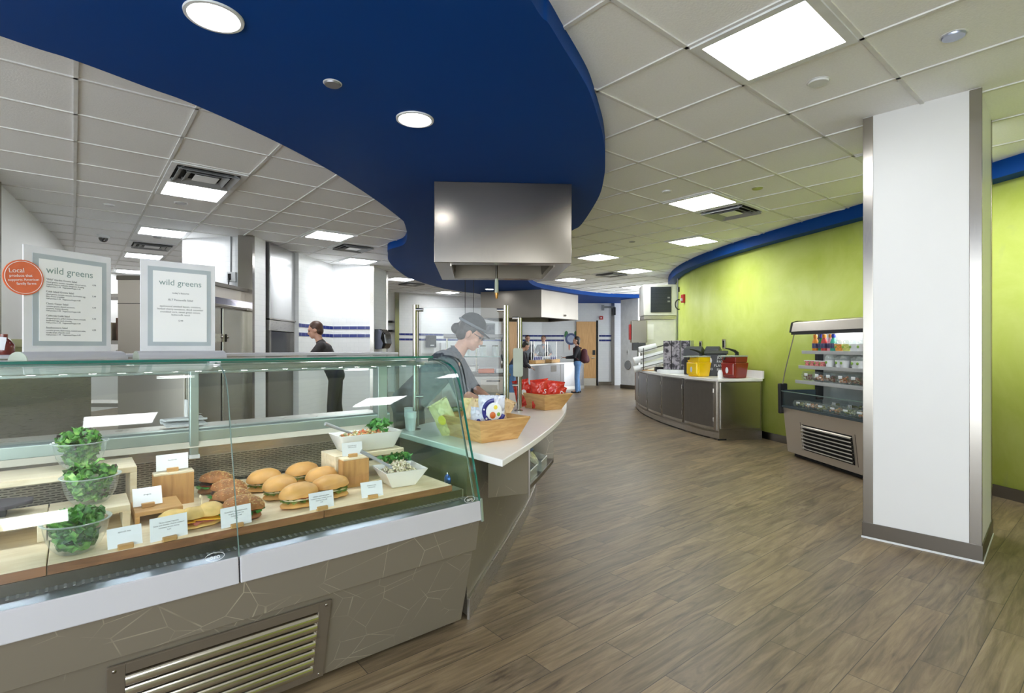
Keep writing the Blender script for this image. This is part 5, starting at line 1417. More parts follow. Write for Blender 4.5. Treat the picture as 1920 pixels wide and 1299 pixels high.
dispenser('bright yellow condiment dispenser with a black pump lever', (2.815, 7.95, ZV + 0.001), -1.1, mat('mustard_yellow', (246, 206, 10), 0.3, var=0.03, coat=0.3), 1.06)
dispenser('dark red condiment dispenser with a black pump lever', (3.20, 7.58, ZV + 0.001), -1.1, mat('ketchup_red', (140, 34, 24), 0.25, var=0.05, coat=0.4), 1.1)
t = thing('napkin_dispenser', 'tall black printed dispenser box between the yellow and red dispensers', 'dispenser', (3.135, 8.10, ZV + 0.001), -0.38)
bm = NB(); bx(bm, -0.15, 0.15, -0.12, 0.12, 0, 0.335); obj('box', bm, M_BLACK, t, bevel=0.006)
bm = NB(); bx(bm, -0.17, 0.17, -0.145, 0.13, 0.336, 0.385); obj('lid', bm, mat('olive_black', (48, 52, 34), 0.4), t, bevel=0.006)
for k, w in enumerate(('JUST', 'FAST', 'FLAVOR', 'FULL')):
    text('lettering', w, 0.055, M_PALE, t, (0.07, -0.1212, 0.265 - k * 0.062), (PI / 2, 0, 0))
bm = NB(); sph(bm, (-0.085, -0.121, 0.235), (0.027, 0.003, 0.05), 14, 10); fl = obj('flame_badge', bm, M_PAPER, t, True)
text('lettering', '100', 0.05, M_PALE, t, (-0.085, -0.1212, 0.09), (PI / 2, 0, 0))
for (x, y, sc, lb) in ((2.93, 8.48, 1.0, 'rounded black dispenser hood standing behind the yellow dispenser'), (3.19, 8.36, 0.8, 'pointed black dispenser hood behind the printed black box')):
    t = thing('dispenser_hood', lb, 'dispenser', (x, y, ZV + 0.001), -0.6); t.scale = (sc, sc, 1)
    bm = NB(); bx(bm, -0.13, 0.13, -0.12, 0.12, 0, 0.30); obj('pedestal', bm, M_BLACK, t, bevel=0.01)
    bm = NB(); extx(bm, [(-0.16, 0.30), (0.14, 0.30), (0.12, 0.40), (-0.02, 0.455), (-0.10, 0.42)], -0.14, 0.14); obj('hood', bm, mat('graphite', (66, 68, 74), 0.35), t, bevel=0.02, seg=3)
t = thing('salt_shaker', 'small white shaker standing before the printed black box', 'shaker', (2.98, 7.55, ZV + 0.001))
bm = NB(); lathe(bm, [(0, 0), (0.034, 0), (0.035, 0.07), (0.026, 0.10), (0, 0.104)], 20); obj('jar', bm, M_CARD, t, True)
bm = NB(); lathe(bm, [(0.027, 0.095), (0.022, 0.112), (0, 0.114)], 20); obj('cap', bm, M_PALE, t, True)
# printed organizer with lids
t = thing('lid_organizer', 'upright organizer printed with black and grey pictures beside the white cup tubes', 'organizer', (2.86, 9.05, ZV + 0.001), -0.55)
m, nt, b = nodes('grey_print')
tc = nn(nt, 'ShaderNodeTexCoord'); nz = nn(nt, 'ShaderNodeTexNoise', Scale=9.0, Detail=4.0, Distortion=1.5)
vo = nn(nt, 'ShaderNodeTexVoronoi', Scale=9.0)
nt.links.new(tc.outputs['Object'], nz.inputs['Vector']); nt.links.new(nz.outputs['Color'], vo.inputs['Vector'])
cr = nn(nt, 'ShaderNodeValToRGB'); cr.color_ramp.elements[0].position = 0.42; cr.color_ramp.elements[0].color = (*lin((40, 36, 46)), 1)
cr.color_ramp.elements[1].position = 0.58; cr.color_ramp.elements[1].color = (*lin((158, 152, 160)), 1)
nt.links.new(nz.outputs['Fac'], cr.inputs['Fac']); nt.links.new(cr.outputs['Color'], b.inputs['Base Color']); b.inputs['Roughness'].default_value = 0.35
M_PRINT = m
bm = NB(); bx(bm, -0.22, 0.22, -0.10, 0.16, 0, 0.55); obj('cabinet', bm, mat('organizer_side', (176, 180, 172), 0.35), t, bevel=0.004)
for x in (-0.165, -0.02, 0.135):
    bm = NB(); bx(bm, x - 0.068, x + 0.066, -0.112, -0.10, 0.06, 0.545); pn = obj('printed_panel', bm, M_PRINT, t, bevel=0.002)
    bm = NB(); bx(bm, x + 0.066, x + 0.075, -0.116, -0.10, 0.0, 0.55); obj('divider', bm, M_DARK, t)
bm = NB(); bx(bm, -0.30, 0.20, -0.26, -0.12, 0.0, 0.055); obj('front_tray', bm, M_PALE, t, bevel=0.006)
for z in (0.24, 0.29):
    bm = NB(); sph(bm, (0.222, -0.05, z), (0.012, 0.014, 0.014), 10, 8); obj('knob', bm, M_BLACK, t, True)
# rack of white cup tubes
rk = thing('cup_rack', 'black wire rack at the left end of the beverage counter', 'rack', (2.70, 10.0, ZV + 0.001), -0.05)
bm = NB()
for y in (-0.222, -0.02):
    tube(bm, [(-0.25, y, 0), (-0.25, y, 0.42)], 0.007, 6); tube(bm, [(0.20, y, 0), (0.20, y, 0.50)], 0.007, 6)
    for z in (0.14, 0.30, 0.44): tube(bm, [(-0.30, y, z - 0.09), (0.30, y, z + 0.07)], 0.006, 6)
obj('wire_frame', bm, M_BLACK, rk, True)
bm = NB(); bx(bm, -0.27, 0.26, -0.23, 0.0, 0, 0.012); obj('rack_base', bm, M_OAKH, rk)
for k, (z, L, lb) in enumerate(((0.10, 0.78, 'lowest white tube of cups in the black wire rack'), (0.26, 0.78, 'middle white tube of cups in the black wire rack'), (0.40, 0.30, 'short topmost white tube of cups in the black wire rack'))):
    t = thing('cup_tube', lb, 'cup tube', (2.70 - (0.16 if k == 2 else 0.02), 9.86, ZV + z + 0.02), -0.05, 'white cup tubes in the rack')
    bm = NB(); tube(bm, [(-L / 2, 0, -0.125 * L), (L / 2, 0, 0.125 * L)], [0.062, 0.056], 20); obj('sleeve', bm, M_CARD, t, True)
    bm = NB(); tube(bm, [(-L / 2 - 0.014, 0, -0.125 * L - 0.003), (-L / 2 + 0.004, 0, -0.125 * L + 0.001)], [0.056, 0.065], 20); obj('cup_lip', bm, M_PAPER, t, True)
for k, (x, y, m, lb) in enumerate(((2.66, 9.55, M_BLACK, 'small black caddy on the counter before the cup tubes'), (2.72, 9.3, M_STEELV, 'small steel canister on the counter left of the organizer'), (2.79, 9.45, M_STEELV, 'second small steel canister behind the first'))):
    t = thing('counter_canister' if k else 'straw_caddy', lb, 'canister', (x, y, ZV + 0.001))
    if k:
        bm = NB(); lathe(bm, [(0, 0), (0.045, 0), (0.045, 0.09), (0.04, 0.094), (0, 0.094)], 20); obj('can', bm, m, t, True)
        bm = NB(); lathe(bm, [(0.046, 0.07), (0.049, 0.075), (0.046, 0.08)], 20); obj('band', bm, M_PALE, t, True)
    else:
        bm = NB(); bx(bm, -0.07, 0.07, -0.05, 0.05, 0, 0.08); obj('tub', bm, m, t, bevel=0.008)
        bm = NB()
        for q in range(7): tube(bm, [(-0.05 + q * 0.016, 0, 0.06), (-0.06 + q * 0.02, 0.01 * (q % 3), 0.14)], 0.004, 6)
        obj('straws', bm, M_GREY, t, True)
# ice and drink machine
t = thing('ice_machine', 'tall white ice machine with a black louvred grille above the drinks station', 'ice machine', (3.15, 11.45, ZV + 0.001), -0.06)
bm = NB(); bx(bm, -0.33, 0.33, -0.28, 0.22, 0, 1.02); obj('dispenser_body', bm, mat('machine_white', (216, 216, 210), 0.3), t, bevel=0.008)
bm = NB(); bx(bm, -0.335, 0.335, -0.30, 0.22, 1.025, 1.10); obj('band', bm, M_STEEL, t, bevel=0.004)
bm = NB(); bx(bm, -0.345, 0.345, -0.30, 0.22, 1.105, 1.76); obj('head', bm, MATS['machine_white'], t, bevel=0.008)
bm = NB(); bx(bm, -0.20, 0.23, -0.312, -0.298, 1.17, 1.71); gl = obj('louvre_panel', bm, mat('dark_grille', (44, 50, 58), 0.4), t, bevel=0.003)
bm = NB()
for k in range(20): bx(bm, -0.19, 0.22, -0.318, -0.311, 1.19 + k * 0.0255, 1.198 + k * 0.0255)
obj('slats', bm, mat('grille_slat', (58, 64, 74), 0.35), gl)
for z in (1.40, 1.48):
    bm = NB(); bx(bm, 0.15, 0.20, -0.322, -0.312, z - 0.015, z + 0.015); obj('badge', bm, M_GREY, gl)
bm = NB(); bx(bm, -0.30, -0.13, -0.284, -0.28, 0.60, 0.92); obj('notice', bm, M_PAPER, t)
t = thing('conduit', 'grey conduit with coiled hose on the green wall right of the ice machine', 'conduit', (3.50, 10.95, 1.55))
bm = NB(); tube(bm, [(0, 0, -0.25), (0, 0, 1.25)], 0.02, 10); tube(bm, [(-0.06, 0, 0.6), (-0.06, 0, 1.2)], 0.012, 8); obj('pipe', bm, M_GREY, t, True)
bm = NB(); tube(bm, [(-0.05 + 0.07 * math.cos(a), -0.03, 0.62 + 0.10 * math.sin(a)) for a in [k * 0.35 for k in range(20)]], 0.012, 8); obj('hose', bm, M_BLACK, t, True)
bm = NB(); bx(bm, -0.05, 0.05, -0.05, 0, 0.88, 0.98); obj('valve_box', bm, M_BLACK, t)
t = thing('towel_dispenser', 'steel towel dispenser hanging left of the ice machine', 'dispenser', (2.64, 11.0, 1.38), -0.1)
bm = NB(); bx(bm, -0.20, -0.165, -0.10, 0.06, 0.06, 0.38); obj('red_holder', bm, M_RED, t, bevel=0.01)
bm = NB(); bx(bm, -0.16, 0.16, -0.13, 0.13, 0.0, 0.46); obj('case', bm, M_STEELV, t, bevel=0.012)
bm = NB(); bx(bm, -0.13, 0.13, -0.12, 0.08, -0.16, -0.005); obj('chute', bm, mat('graphite2', (70, 72, 78), 0.4), t, bevel=0.01)
bm = NB(); tube(bm, [(0.0, 0.10, -0.528), (0.0, 0.10, 0.0)], 0.02, 8); obj('stand', bm, M_GREY, t, True)
t = thing('fire_alarm', 'red fire alarm on the green wall above the conduit', 'fire alarm', (3.395, 10.35, 2.24), -1.55)
bm = NB(); box(bm, (0, -0.03, 0), (0.13, 0.06, 0.16)); obj('housing', bm, M_RED, t, bevel=0.008)
bm = NB(); box(bm, (0, -0.07, -0.02), (0.07, 0.03, 0.05)); obj('strobe_lens', bm, M_PALE, t)
for (x, y, z, lb) in ((3.335, 9.30, 1.32, 'wall outlet on the green wall, the farther of two'), (3.405, 8.45, 1.34, 'wall outlet on the green wall, the nearer of two')):
    t = thing('wall_outlet', lb, 'outlet', (x, y, z), -1.55, 'outlets on the green wall')
    bm = NB(); box(bm, (0, -0.012, 0), (0.10, 0.012, 0.15)); obj('plate', bm, M_STEELV, t, bevel=0.003)
    bm = NB(); box(bm, (0, -0.02, 0), (0.05, 0.008, 0.10)); obj('sockets', bm, M_DARK, t)

# ================================================================== open chilled merchandiser
mz = thing('open_cooler', 'open steel grab and go cooler with three shelves, partly behind the column', 'cooler', (3.262, 6.33, 0), -PI / 2 + 0.086)
# local: x runs along the front towards the viewer, y goes back to the wall
WD, BK = 1.42, 0.50
bm = NB(); extx(bm, [(0.03, 0.05), (-0.03, 0.585), (BK, 0.585), (BK, 0.05)], 0.03, WD); obj('lower_cabinet', bm, M_FRIDGE, mz, bevel=0.004)
bm = NB(); bx(bm, 0.06, WD, 0.10, BK, 0, 0.05); obj('toe_kick', bm, M_DARK, mz)
bm = NB(); extx(bm, [(-0.040, 0.605), (-0.052, 0.77), (-0.046, 0.77), (-0.034, 0.605)], 0.03, WD); obj('front_glass', bm, M_CLEAR, mz)
bm = NB(); extx(bm, [(-0.054, 0.768), (-0.054, 0.776), (-0.044, 0.776), (-0.044, 0.768)], 0.03, WD); obj('glass_rim', bm, M_EDGED, mz)
bm = NB(); extx(bm, [(-0.05, 0.575), (-0.05, 0.607), (-0.025, 0.607), (-0.02, 0.575)], 0.03, WD); obj('front_bumper', bm, mat('bumper_dark', (52, 66, 72), 0.2, coat=0.5), mz, bevel=0.006)
bm = NB(); extx(bm, [(-0.07, 0.50), (-0.075, 0.86), (0.03, 0.86), (0.03, 0.50)], -0.012, 0.03); obj('side_bumper', bm, M_BLACK, mz, bevel=0.012)
bm = NB(); extx(bm, [(-0.03, 0.587), (BK, 0.587), (BK, 0.60), (-0.03, 0.60)], 0.03, WD); bx(bm, 0.03, 0.045, -0.03, BK, 0.60, 0.785); obj('well_liner', bm, mat('well_dark', (70, 84, 90), 0.2, 0.6), mz)
bm = NB(); bx(bm, 0.03, WD, BK - 0.04, BK, 0.60, 1.50); obj('back_wall', bm, mat('cooler_back', (180, 186, 184), 0.35, 0.5), mz)
bm = NB(); bx(bm, 0.02, 0.06, BK - 0.13, BK, 0.66, 1.50); obj('rear_post', bm, M_BLACK, mz, bevel=0.02)
SIDE = [(-0.045, 0.78), (0.005, 1.02), (0.13, 1.50), (BK - 0.12, 1.50), (BK - 0.12, 0.78)]
bm = NB(); extx(bm, SIDE, 0.020, 0.028); obj('side_glass', bm, M_CLEAR, mz)
bm = NB(); tube(bm, [(0.024, -0.046, 0.78), (0.024, 0.004, 1.02), (0.024, 0.129, 1.50)], 0.006, 8); obj('glass_edge', bm, M_DSTEEL, mz, True)
bm = NB(); extx(bm, [(0.09, 1.475), (0.115, 1.585), (0.18, 1.60), (BK, 1.60), (BK, 1.475)], 0.0, WD); obj('canopy', bm, M_FRIDGE, mz, bevel=0.006)
bm = NB(); extx(bm, [(0.08, 1.465), (0.105, 1.59), (0.18, 1.61), (BK, 1.61), (BK, 1.465)], -0.03, 0.0); obj('canopy_end', bm, M_BLACK, mz, bevel=0.01)
bm = NB(); bx(bm, 0.06, WD, 0.26, 0.28, 1.464, 1.475); obj('lamp_tube', bm, mat('cooler_lamp', (250, 250, 250), 0.5, emit=22.0), mz)
bm = NB(); bx(bm, 0.0, WD, 0.092, 0.125, 1.440, 1.478); obj('canopy_lip', bm, M_BLACK, mz)
SH = [(0.06, 1.245), (0.02, 1.075), (-0.02, 0.905)]
for y0, z in SH:
    sy = y0 + 0.05
    bm = NB(); bx(bm, 0.20, WD, sy, BK - 0.04, z - 0.006, z); sh = obj('shelf', bm, mat('shelf_sheet', (188, 190, 190), 0.4, 0.5), mz)
    bm = NB(); bx(bm, 0.19, WD, sy - 0.012, sy, z - 0.03, z + 0.008); obj('price_rail', bm, mat('rail_grey', (176, 178, 178), 0.4, 0.3), sh, bevel=0.002)
# grille
g0 = NB(); gx0, gx1, gz0, gz1 = 0.36, 1.14, 0.13, 0.42
bm = NB(); extx(bm, [(0.012, gz0), (-0.012, gz1), (0.0, gz1), (0.02, gz0)], gx0, gx1); gr2 = obj('vent_panel', bm, M_DARK, mz)
for k in range(7):
    z = gz0 + 0.025 + k * 0.040; y = 0.016 - (z - gz0) * 0.0984 - 0.006
    bm = NB(); extxq(bm, thick([(y + 0.004, z + 0.014), (y - 0.014, z + 0.004), (y - 0.016, z - 0.008), (y - 0.006, z - 0.012)], 0.002), gx0, gx1); obj('louvre', bm, MATS['louvre_steel'], gr2, True)
bm = NB(); extx(bm, [(0.019, 0.12), (-0.017, 0.44), (-0.015, 0.44), (0.021, 0.12)], 0.33, 0.335); extx(bm, [(0.019, 0.12), (-0.017, 0.44), (-0.015, 0.44), (0.021, 0.12)], 1.18, 1.185); obj('panel_seam', bm, M_DSTEEL, mz)
g0.free()
MW = Matrix.Translation((3.262, 6.33, 0)) @ Matrix.Rotation(-PI / 2 + 0.086, 4, 'Z')
def mp_(x, y, z): return MW @ Vector((x, y, z))
RZ = -PI / 2 + 0.086
# bottles
def juice(label, x, y, z, m, capm):
    t = thing('juice_bottle', label, 'bottle', mp_(x, y, z), RZ, 'juice bottles on the top cooler shelf')
    bm = NB(); lathe(bm, [(0, 0), (0.03, 0), (0.033, 0.008), (0.033, 0.10), (0.024, 0.135), (0.016, 0.15), (0.016, 0.158), (0, 0.158)], 20); obj('bottle_body', bm, m, t, True)
    bm = NB(); lathe(bm, [(0.0335, 0.035), (0.034, 0.04), (0.034, 0.088), (0.0335, 0.09)], 20); obj('label_wrap', bm, mat('label_' + m.name, tuple(int(255 * max(0, min(1, q))) for q in (0.25, 0.25, 0.4)), 0.4, var=0.5, scale=50), t, True)
    bm = NB(); lathe(bm, [(0.02, 0.152), (0.021, 0.155), (0.021, 0.185), (0.019, 0.19), (0, 0.19)], 18); obj('cap', bm, capm, t, True)
CO, CB = mat('cap_orange', (240, 150, 40), 0.35), mat('cap_blue', (50, 70, 190), 0.35)
for k, (c, cm, lb) in enumerate((((214, 130, 40), CO, 'orange juice bottle with orange cap, first on the top shelf'), ((40, 120, 76), CB, 'green juice bottle with blue cap on the top shelf'), ((190, 70, 70), CO, 'red juice bottle with orange cap on the top shelf'),
                               ((226, 150, 160), CO, 'pink juice bottle in the middle of the top shelf'), ((60, 160, 140), CB, 'teal juice bottle with blue cap, last before the cups'))):
    juice(lb, 0.33 + 0.075 * k, 0.17 + 0.02 * (k % 2), 1.2455, mat('juice_%d' % k, c, 0.2, var=0.1, coat=0.5), cm)
def cup(label, x, y, z, m, dome_top=True, s=1.0, grp='cups in the cooler'):
    t = thing('snack_cup', label, 'cup', mp_(x, y, z), RZ, grp); t.scale = (s, s, s)
    bm = NB(); lathe(bm, [(0, 0), (0.030, 0), (0.043, 0.07), (0.0, 0.068)], 20); obj('cup_body', bm, m, t, True)
    bm = NB(); lathe(bm, [(0.044, 0.068), (0.046, 0.072), (0.044, 0.078)] + ([(0.036, 0.10), (0.022, 0.115), (0, 0.118)] if dome_top else [(0.0, 0.08)]), 20); obj('lid', bm, M_PLAST if dome_top else M_PALE, t, True)
    bm = NB(); sph(bm, (0, -0.041, 0.045), (0.016, 0.003, 0.013), 10, 6); obj('sticker', bm, M_GRP, t, True)
FC = [mat('fruit_cup_a', (226, 150, 70), 0.4, var=0.4, scale=60), mat('fruit_cup_b', (206, 210, 120), 0.4, var=0.3, scale=60), mat('cup_white', (228, 230, 232), 0.4, var=0.05)]
for k in range(6):
    cup(('fruit cup with orange pieces next to the juice bottles', 'pale green fruit cup on the top shelf', 'white domed cup third along the top shelf', 'white domed cup on the top shelf, beside the column', 'fruit cup on the top shelf behind the column edge', 'white cup at the near end of the top shelf')[k], 0.72 + 0.108 * k, 0.17, 1.2455, FC[(0, 1, 2, 2, 0, 2)[k]], True, 1.12, 'cups on the top cooler shelf')
YC = mat('yogurt_cup', (216, 130, 130), 0.4, var=0.45, scale=70)
names = ['first', 'second', 'third', 'fourth', 'fifth', 'sixth']
for k in range(4): cup(names[k] + ' small yogurt cup from the far end of the middle shelf', 0.27 + 0.085 * k, 0.12, 1.0755, YC, False, 0.85, 'yogurt cups on the middle cooler shelf')
for k in range(6): cup(names[k] + ' white domed cup along the middle shelf', 0.63 + 0.115 * k, 0.13 + 0.03 * (k % 2), 1.0755, FC[2], True, 1.15, 'domed cups on the middle cooler shelf')
def clam(label, x, y, z, w, d, h, m, rz=0.0, tilt=0.0, grp=None):
    t = thing('salad_box', label, 'salad box', mp_(x, y, z), RZ + rz, grp); t.rotation_euler = (tilt, 0, RZ + rz)
    bm = NB(); tapered(bm, w * 0.82, d * 0.82, w, d, h * 0.5); obj('base', bm, M_PLAST, t, bevel=0.004)
    bm = NB(); tapered(bm, w, d, w * 0.8, d * 0.8, h * 0.45, h * 0.52); obj('lid', bm, M_PLAST, t, bevel=0.006)
    bm = NB(); rn = random.Random(int(x * 1000)); 
    for k in range(26): ico(bm, (rn.uniform(-.36, .36) * w, rn.uniform(-.36, .36) * d, h * rn.uniform(0.18, 0.6)), [h * rn.uniform(0.1, 0.2) for _ in range(3)], 1)
    obj('contents', bm, m, t, True)
    bm = NB(); bx(bm, -w * 0.16, w * 0.16, -d * 0.47, -d * 0.455, h * 0.52, h * 0.78); obj('sticker', bm, M_PAPER, t)
SAL = [speckle('cooler_salad_a', [(0.3, (70, 120, 56)), (0.7, (196, 210, 160)), (0.5, (150, 60, 60))], 40), speckle('cooler_salad_b', [(0.3, (90, 130, 60)), (0.7, (232, 226, 210)), (0.5, (226, 130, 60))], 40),
       speckle('cooler_wrap', [(0.3, (150, 100, 66)), (0.7, (232, 214, 178)), (0.5, (120, 140, 70))], 34)]
for k in range(6):
    clam(('salad box with beet leaves at the far end of the lowest shelf', 'salad box with orange slices, second on the lowest shelf', 'green salad box, third on the lowest shelf', 'large salad box with carrots on the lowest shelf', 'large salad box with tomato beside the column', 'salad box at the near end of the lowest shelf')[k],
         0.30 + 0.185 * k, 0.135, 0.9055, 0.165, 0.13, 0.115, SAL[k % 2], 0.05, 0.0, 'salad boxes on the lowest cooler shelf')
for k in range(6):
    clam(('wrap box lying at the far end of the cooler well', 'wrap box second along the cooler well', 'flat sandwich box third along the cooler well', 'flat salad box fourth along the cooler well', 'sandwich box by the column in the cooler well', 'sandwich box at the near end of the cooler well')[k],
         0.26 + 0.19 * k, 0.06, 0.606, 0.175, 0.12, 0.075, SAL[2 if k % 2 == 0 else 1], 0.1, 0.0, 'boxes in the cooler well')
for k in range(3):
    clam(('bagel box at the back of the cooler well', 'round sandwich box stacked behind in the cooler well', 'bun box behind the column in the cooler well')[k], 0.62 + 0.24 * k, 0.24, 0.606, 0.17, 0.13, 0.11, SAL[2], 0.0, 0.0, 'boxes in the cooler well')
# ================================================================== kitchen beyond the case
fz = thing('reach_in_freezer', 'tall two door steel reach-in freezer behind the second menu sign', 'freezer', (-4.5, 6.02, 0))
bm = NB(); bx(bm, 0, 0.76, 0, 1.40, 0.12, 2.10); obj('carcass', bm, M_FRIDGE, fz, bevel=0.004)
bm = NB(); bx(bm, 0.05, 0.74, 0.03, 1.37, 0.0, 0.12); obj('toe_kick', bm, M_DARK, fz)
for y0, y1, hy in ((0.02, 0.685, 0.64), (0.735, 1.385, 0.78)):
    bm = NB(); bx(bm, 0.76, 0.80, y0, y1, 0.14, 1.79); d = obj('door', bm, steel('door_steel', (182, 180, 168), 0.24, (1, 1, 30)) if y0 < .1 else MATS['door_steel'], fz, bevel=0.006)
    bm = NB(); bx(bm, 0.80, 0.835, hy - 0.02, hy + 0.02, 1.36, 1.46); sph(bm, (0.84, hy, 1.42), (0.012, 0.03, 0.018), 10, 8); obj('door_latch', bm, M_STEELV, d)
bm = NB(); bx(bm, 0.755, 0.79, 0.69, 0.73, 0.14, 1.79); obj('centre_post', bm, M_DARK, fz)
bm = NB(); bx(bm, 0.74, 0.83, 0.0, 1.40, 1.80, 1.835); obj('hinge_rail', bm, M_STEELV, fz, bevel=0.004)
bm = NB(); v = [bm.verts.new(p) for p in ((0.80, 0.0, 1.84), (0.80, 1.40, 1.84), (0.70, 1.40, 2.06), (0.70, 0.0, 2.06))]; bm.faces.new(v); w = [bm.verts.new(p) for p in ((0.74, 0.0, 1.84), (0.74, 1.40, 1.84), (0.68, 1.40, 2.06), (0.68, 0.0, 2.06))]; bm.faces.new(w[::-1])
for k in range(4): bm.faces.new((v[k], w[k], w[(k + 1) % 4], v[(k + 1) % 4]))
obj('louvre_panel', bm, steel('mirror_steel', (150, 150, 168), 0.15), fz)
bm = NB(); bx(bm, -0.01, 0.80, -0.01, 1.41, 2.06, 2.11); obj('crown', bm, M_DSTEEL, fz, bevel=0.004)
bm = NB(); bx(bm, 0.0, 0.76, -0.004, 0.0, 1.79, 1.795); obj('side_seam', bm, M_DARK, fz)
# conduit and outlet box over the freezer
t = thing('outlet_box', 'grey outlet box with conduit on the white wall above the freezer', 'outlet', (-3.97, 7.475, 2.28), 0.14)
bm = NB(); bx(bm, -0.05, 0.07, -0.06, 0, -0.07, 0.07); obj('box', bm, M_PALE, t, bevel=0.006)
bm = NB(); tube(bm, [(0.0, -0.03, 0.07), (0.0, -0.03, 0.57)], 0.014, 8); obj('conduit_pipe', bm, M_GREY, t, True)
bm = NB(); bx(bm, -0.03, 0.01, -0.066, -0.06, -0.045, 0.045); obj('sockets', bm, M_DARK, t)
bm = NB(); tube(bm, [(-0.01, -0.08, -0.02), (-0.01, -0.09, -0.1), (-0.02, -0.09, -0.17)], 0.008, 6); obj('plug_cord', bm, M_BLACK, t, True)
# oven alcove
ov = thing('deck_oven', 'steel oven with a dark open mouth below a tall steel hood panel', 'oven', (-4.36, 7.83, 0), 0.02)
bm = NB(); bx(bm, 0, 0.74, 0, 0.93, 0, 1.18); obj('lower_body', bm, M_DSTEEL, ov, bevel=0.004)
bm = NB(); bx(bm, 0, 0.76, 0, 0.93, 1.54, 1.70); obj('control_panel', bm, M_STEEL, ov, bevel=0.004)
for y0, y1 in ((0, 0.045), (0.90, 0.93)):
    bm = NB(); bx(bm, 0, 0.76, y0, y1, 1.18, 1.54); obj('cheek', bm, M_STEELV, ov)
bm = NB(); bx(bm, 0.0, 0.70, 0.045, 0.90, 1.20, 1.53); obj('chamber', bm, mat('oven_dark', (22, 24, 34), 0.25, 0.3), ov)
bm = NB(); bx(bm, 0.55, 0.86, 0.02, 0.91, 1.18, 1.195); obj('landing_shelf', bm, M_STEEL, ov)
bm = NB(); bx(bm, 0.70, 0.73, 0.045, 0.10, 1.26, 1.40); obj('warm_lamp', bm, mat('terracotta', (150, 74, 44), 0.6), ov)
t = thing('hood_panel', 'tall flat steel hood panel above the kitchen oven', 'hood panel', (-4.36, 7.83, 0), 0.02)
bm = NB(); bx(bm, 0, 0.77, -0.01, 0.935, 1.72, ZC - 0.002); obj('sheet', bm, steel('hood_sheet', (200, 200, 200), 0.16, (30, 30, 1)), t)
bm = NB(); bx(bm, 0.76, 0.785, -0.01, 0.935, 1.705, 1.725); obj('lower_rim', bm, M_STEELV, t)
t = thing('paper_towel_dispenser', 'black paper towel dispenser with a grey side on the grey tiled pillar', 'towel dispenser', (-2.665, 10.28, 1.24), -1.43 + PI)
t.rotation_euler = (0, 0, PI / 2 - 0.135)
bm = NB(); extx(bm, [(0, 0), (-0.17, 0.02), (-0.22, 0.12), (-0.20, 0.30), (-0.12, 0.40), (0, 0.40)], 0, 0.32); obj('shell', bm, mat('smoked_black', (18, 18, 22), 0.1, coat=0.8), t, bevel=0.02, seg=3)
bm = NB(); extx(bm, [(0, 0.005), (-0.13, 0.02), (-0.16, 0.12), (-0.11, 0.22), (-0.14, 0.34), (-0.09, 0.395), (0, 0.395)], -0.012, 0.0); obj('grey_side', bm, mat('slate_grey', (118, 122, 142), 0.4), t)
bm = NB(); bx(bm, 0.06, 0.26, -0.12, -0.10, -0.07, 0.0); obj('paper', bm, M_PAPER, t)
t = thing('paper_towel_dispenser', 'black dispenser on the far white wall left of the cook', 'towel dispenser', (-2.46, 15.76, 1.27), 0.60)
bm = NB(); bx(bm, -0.14, 0.14, -0.18, -0.006, 0, 0.36); obj('shell', bm, M_BLACK, t, bevel=0.02)
bm = NB(); bx(bm, -0.06, 0.06, -0.186, -0.18, 0.05, 0.08); obj('mark', bm, M_PALE, t)
t = thing('soap_dispenser', 'white soap dispenser beside the black one on the far wall', 'soap dispenser', (-2.12, 15.99, 1.16), 0.60)
bm = NB(); bx(bm, -0.10, 0.10, -0.13, -0.006, 0, 0.26); obj('shell', bm, M_PALE, t, bevel=0.02)
bm = NB(); bx(bm, -0.03, 0.03, -0.14, -0.08, -0.03, 0.0); obj('spout', bm, M_GREY, t)
for k, z in enumerate((1.72, 1.98)):
    t = thing('wall_shelf', ('small dark wall shelf behind the grey pillar, the lower one', 'small dark wall shelf behind the grey pillar, the upper one')[k], 'shelf', (-3.45, 15.12, z))
    bm = NB(); bx(bm, -0.18, 0.08, -0.25, -0.0, 0, 0.05); obj('plank', bm, M_DARK, t)
    bm = NB(); bx(bm, -0.16, -0.12, -0.2, 0.0, -0.08, 0.0); obj('bracket', bm, M_GREY, t)
# shelf with plates at the far left
ps = thing('plate_shelf', 'steel shelf with a bright backing at the left edge', 'shelf', (-4.56, 4.86, 0), 0.98)
bm = NB(); bx(bm, -0.35, 0.55, -0.30, 0.0, 1.335, 1.365); bx(bm, -0.35, 0.55, -0.30, -0.27, 1.30, 1.335); obj('shelf_board', bm, M_STEEL, ps)
bm = NB(); bx(bm, -0.35, 0.55, -0.03, 0.0, 0.0, 1.335); obj('apron', bm, M_STEEL, ps)
pv = Matrix.Translation((-4.56, 4.86, 0)) @ Matrix.Rotation(0.98, 4, 'Z')
for k in range(9):
    p = pv @ Vector((0.16 + 0.012 * (k % 3), -0.15, 1.366 + k * 0.026 * 1.0))
    t = thing('plate', ('lowest plate', 'second plate', 'third plate', 'fourth plate', 'fifth plate', 'sixth plate', 'seventh plate', 'eighth plate', 'topmost plate')[k] + ' of the white stack on the steel shelf at left', 'plate', p, 0, 'stacked white plates')
    bm = NB(); lathe(bm, [(0, 0), (0.07, 0), (0.125, 0.016), (0.127, 0.019), (0.07, 0.005), (0, 0.004)], 28); obj('plate_body', bm, M_CER, t, True)
    bm = NB(); lathe(bm, [(0.124, 0.0175), (0.1285, 0.018), (0.1275, 0.0205), (0.124, 0.02)], 28); obj('brown_rim', bm, mat('brown_rim', (110, 92, 72), 0.4), t, True)
sh = thing('storage_shelf', 'steel storage shelf with boxes seen between the menu signs', 'shelf', (-5.55, 7.2, 0), 0.0)
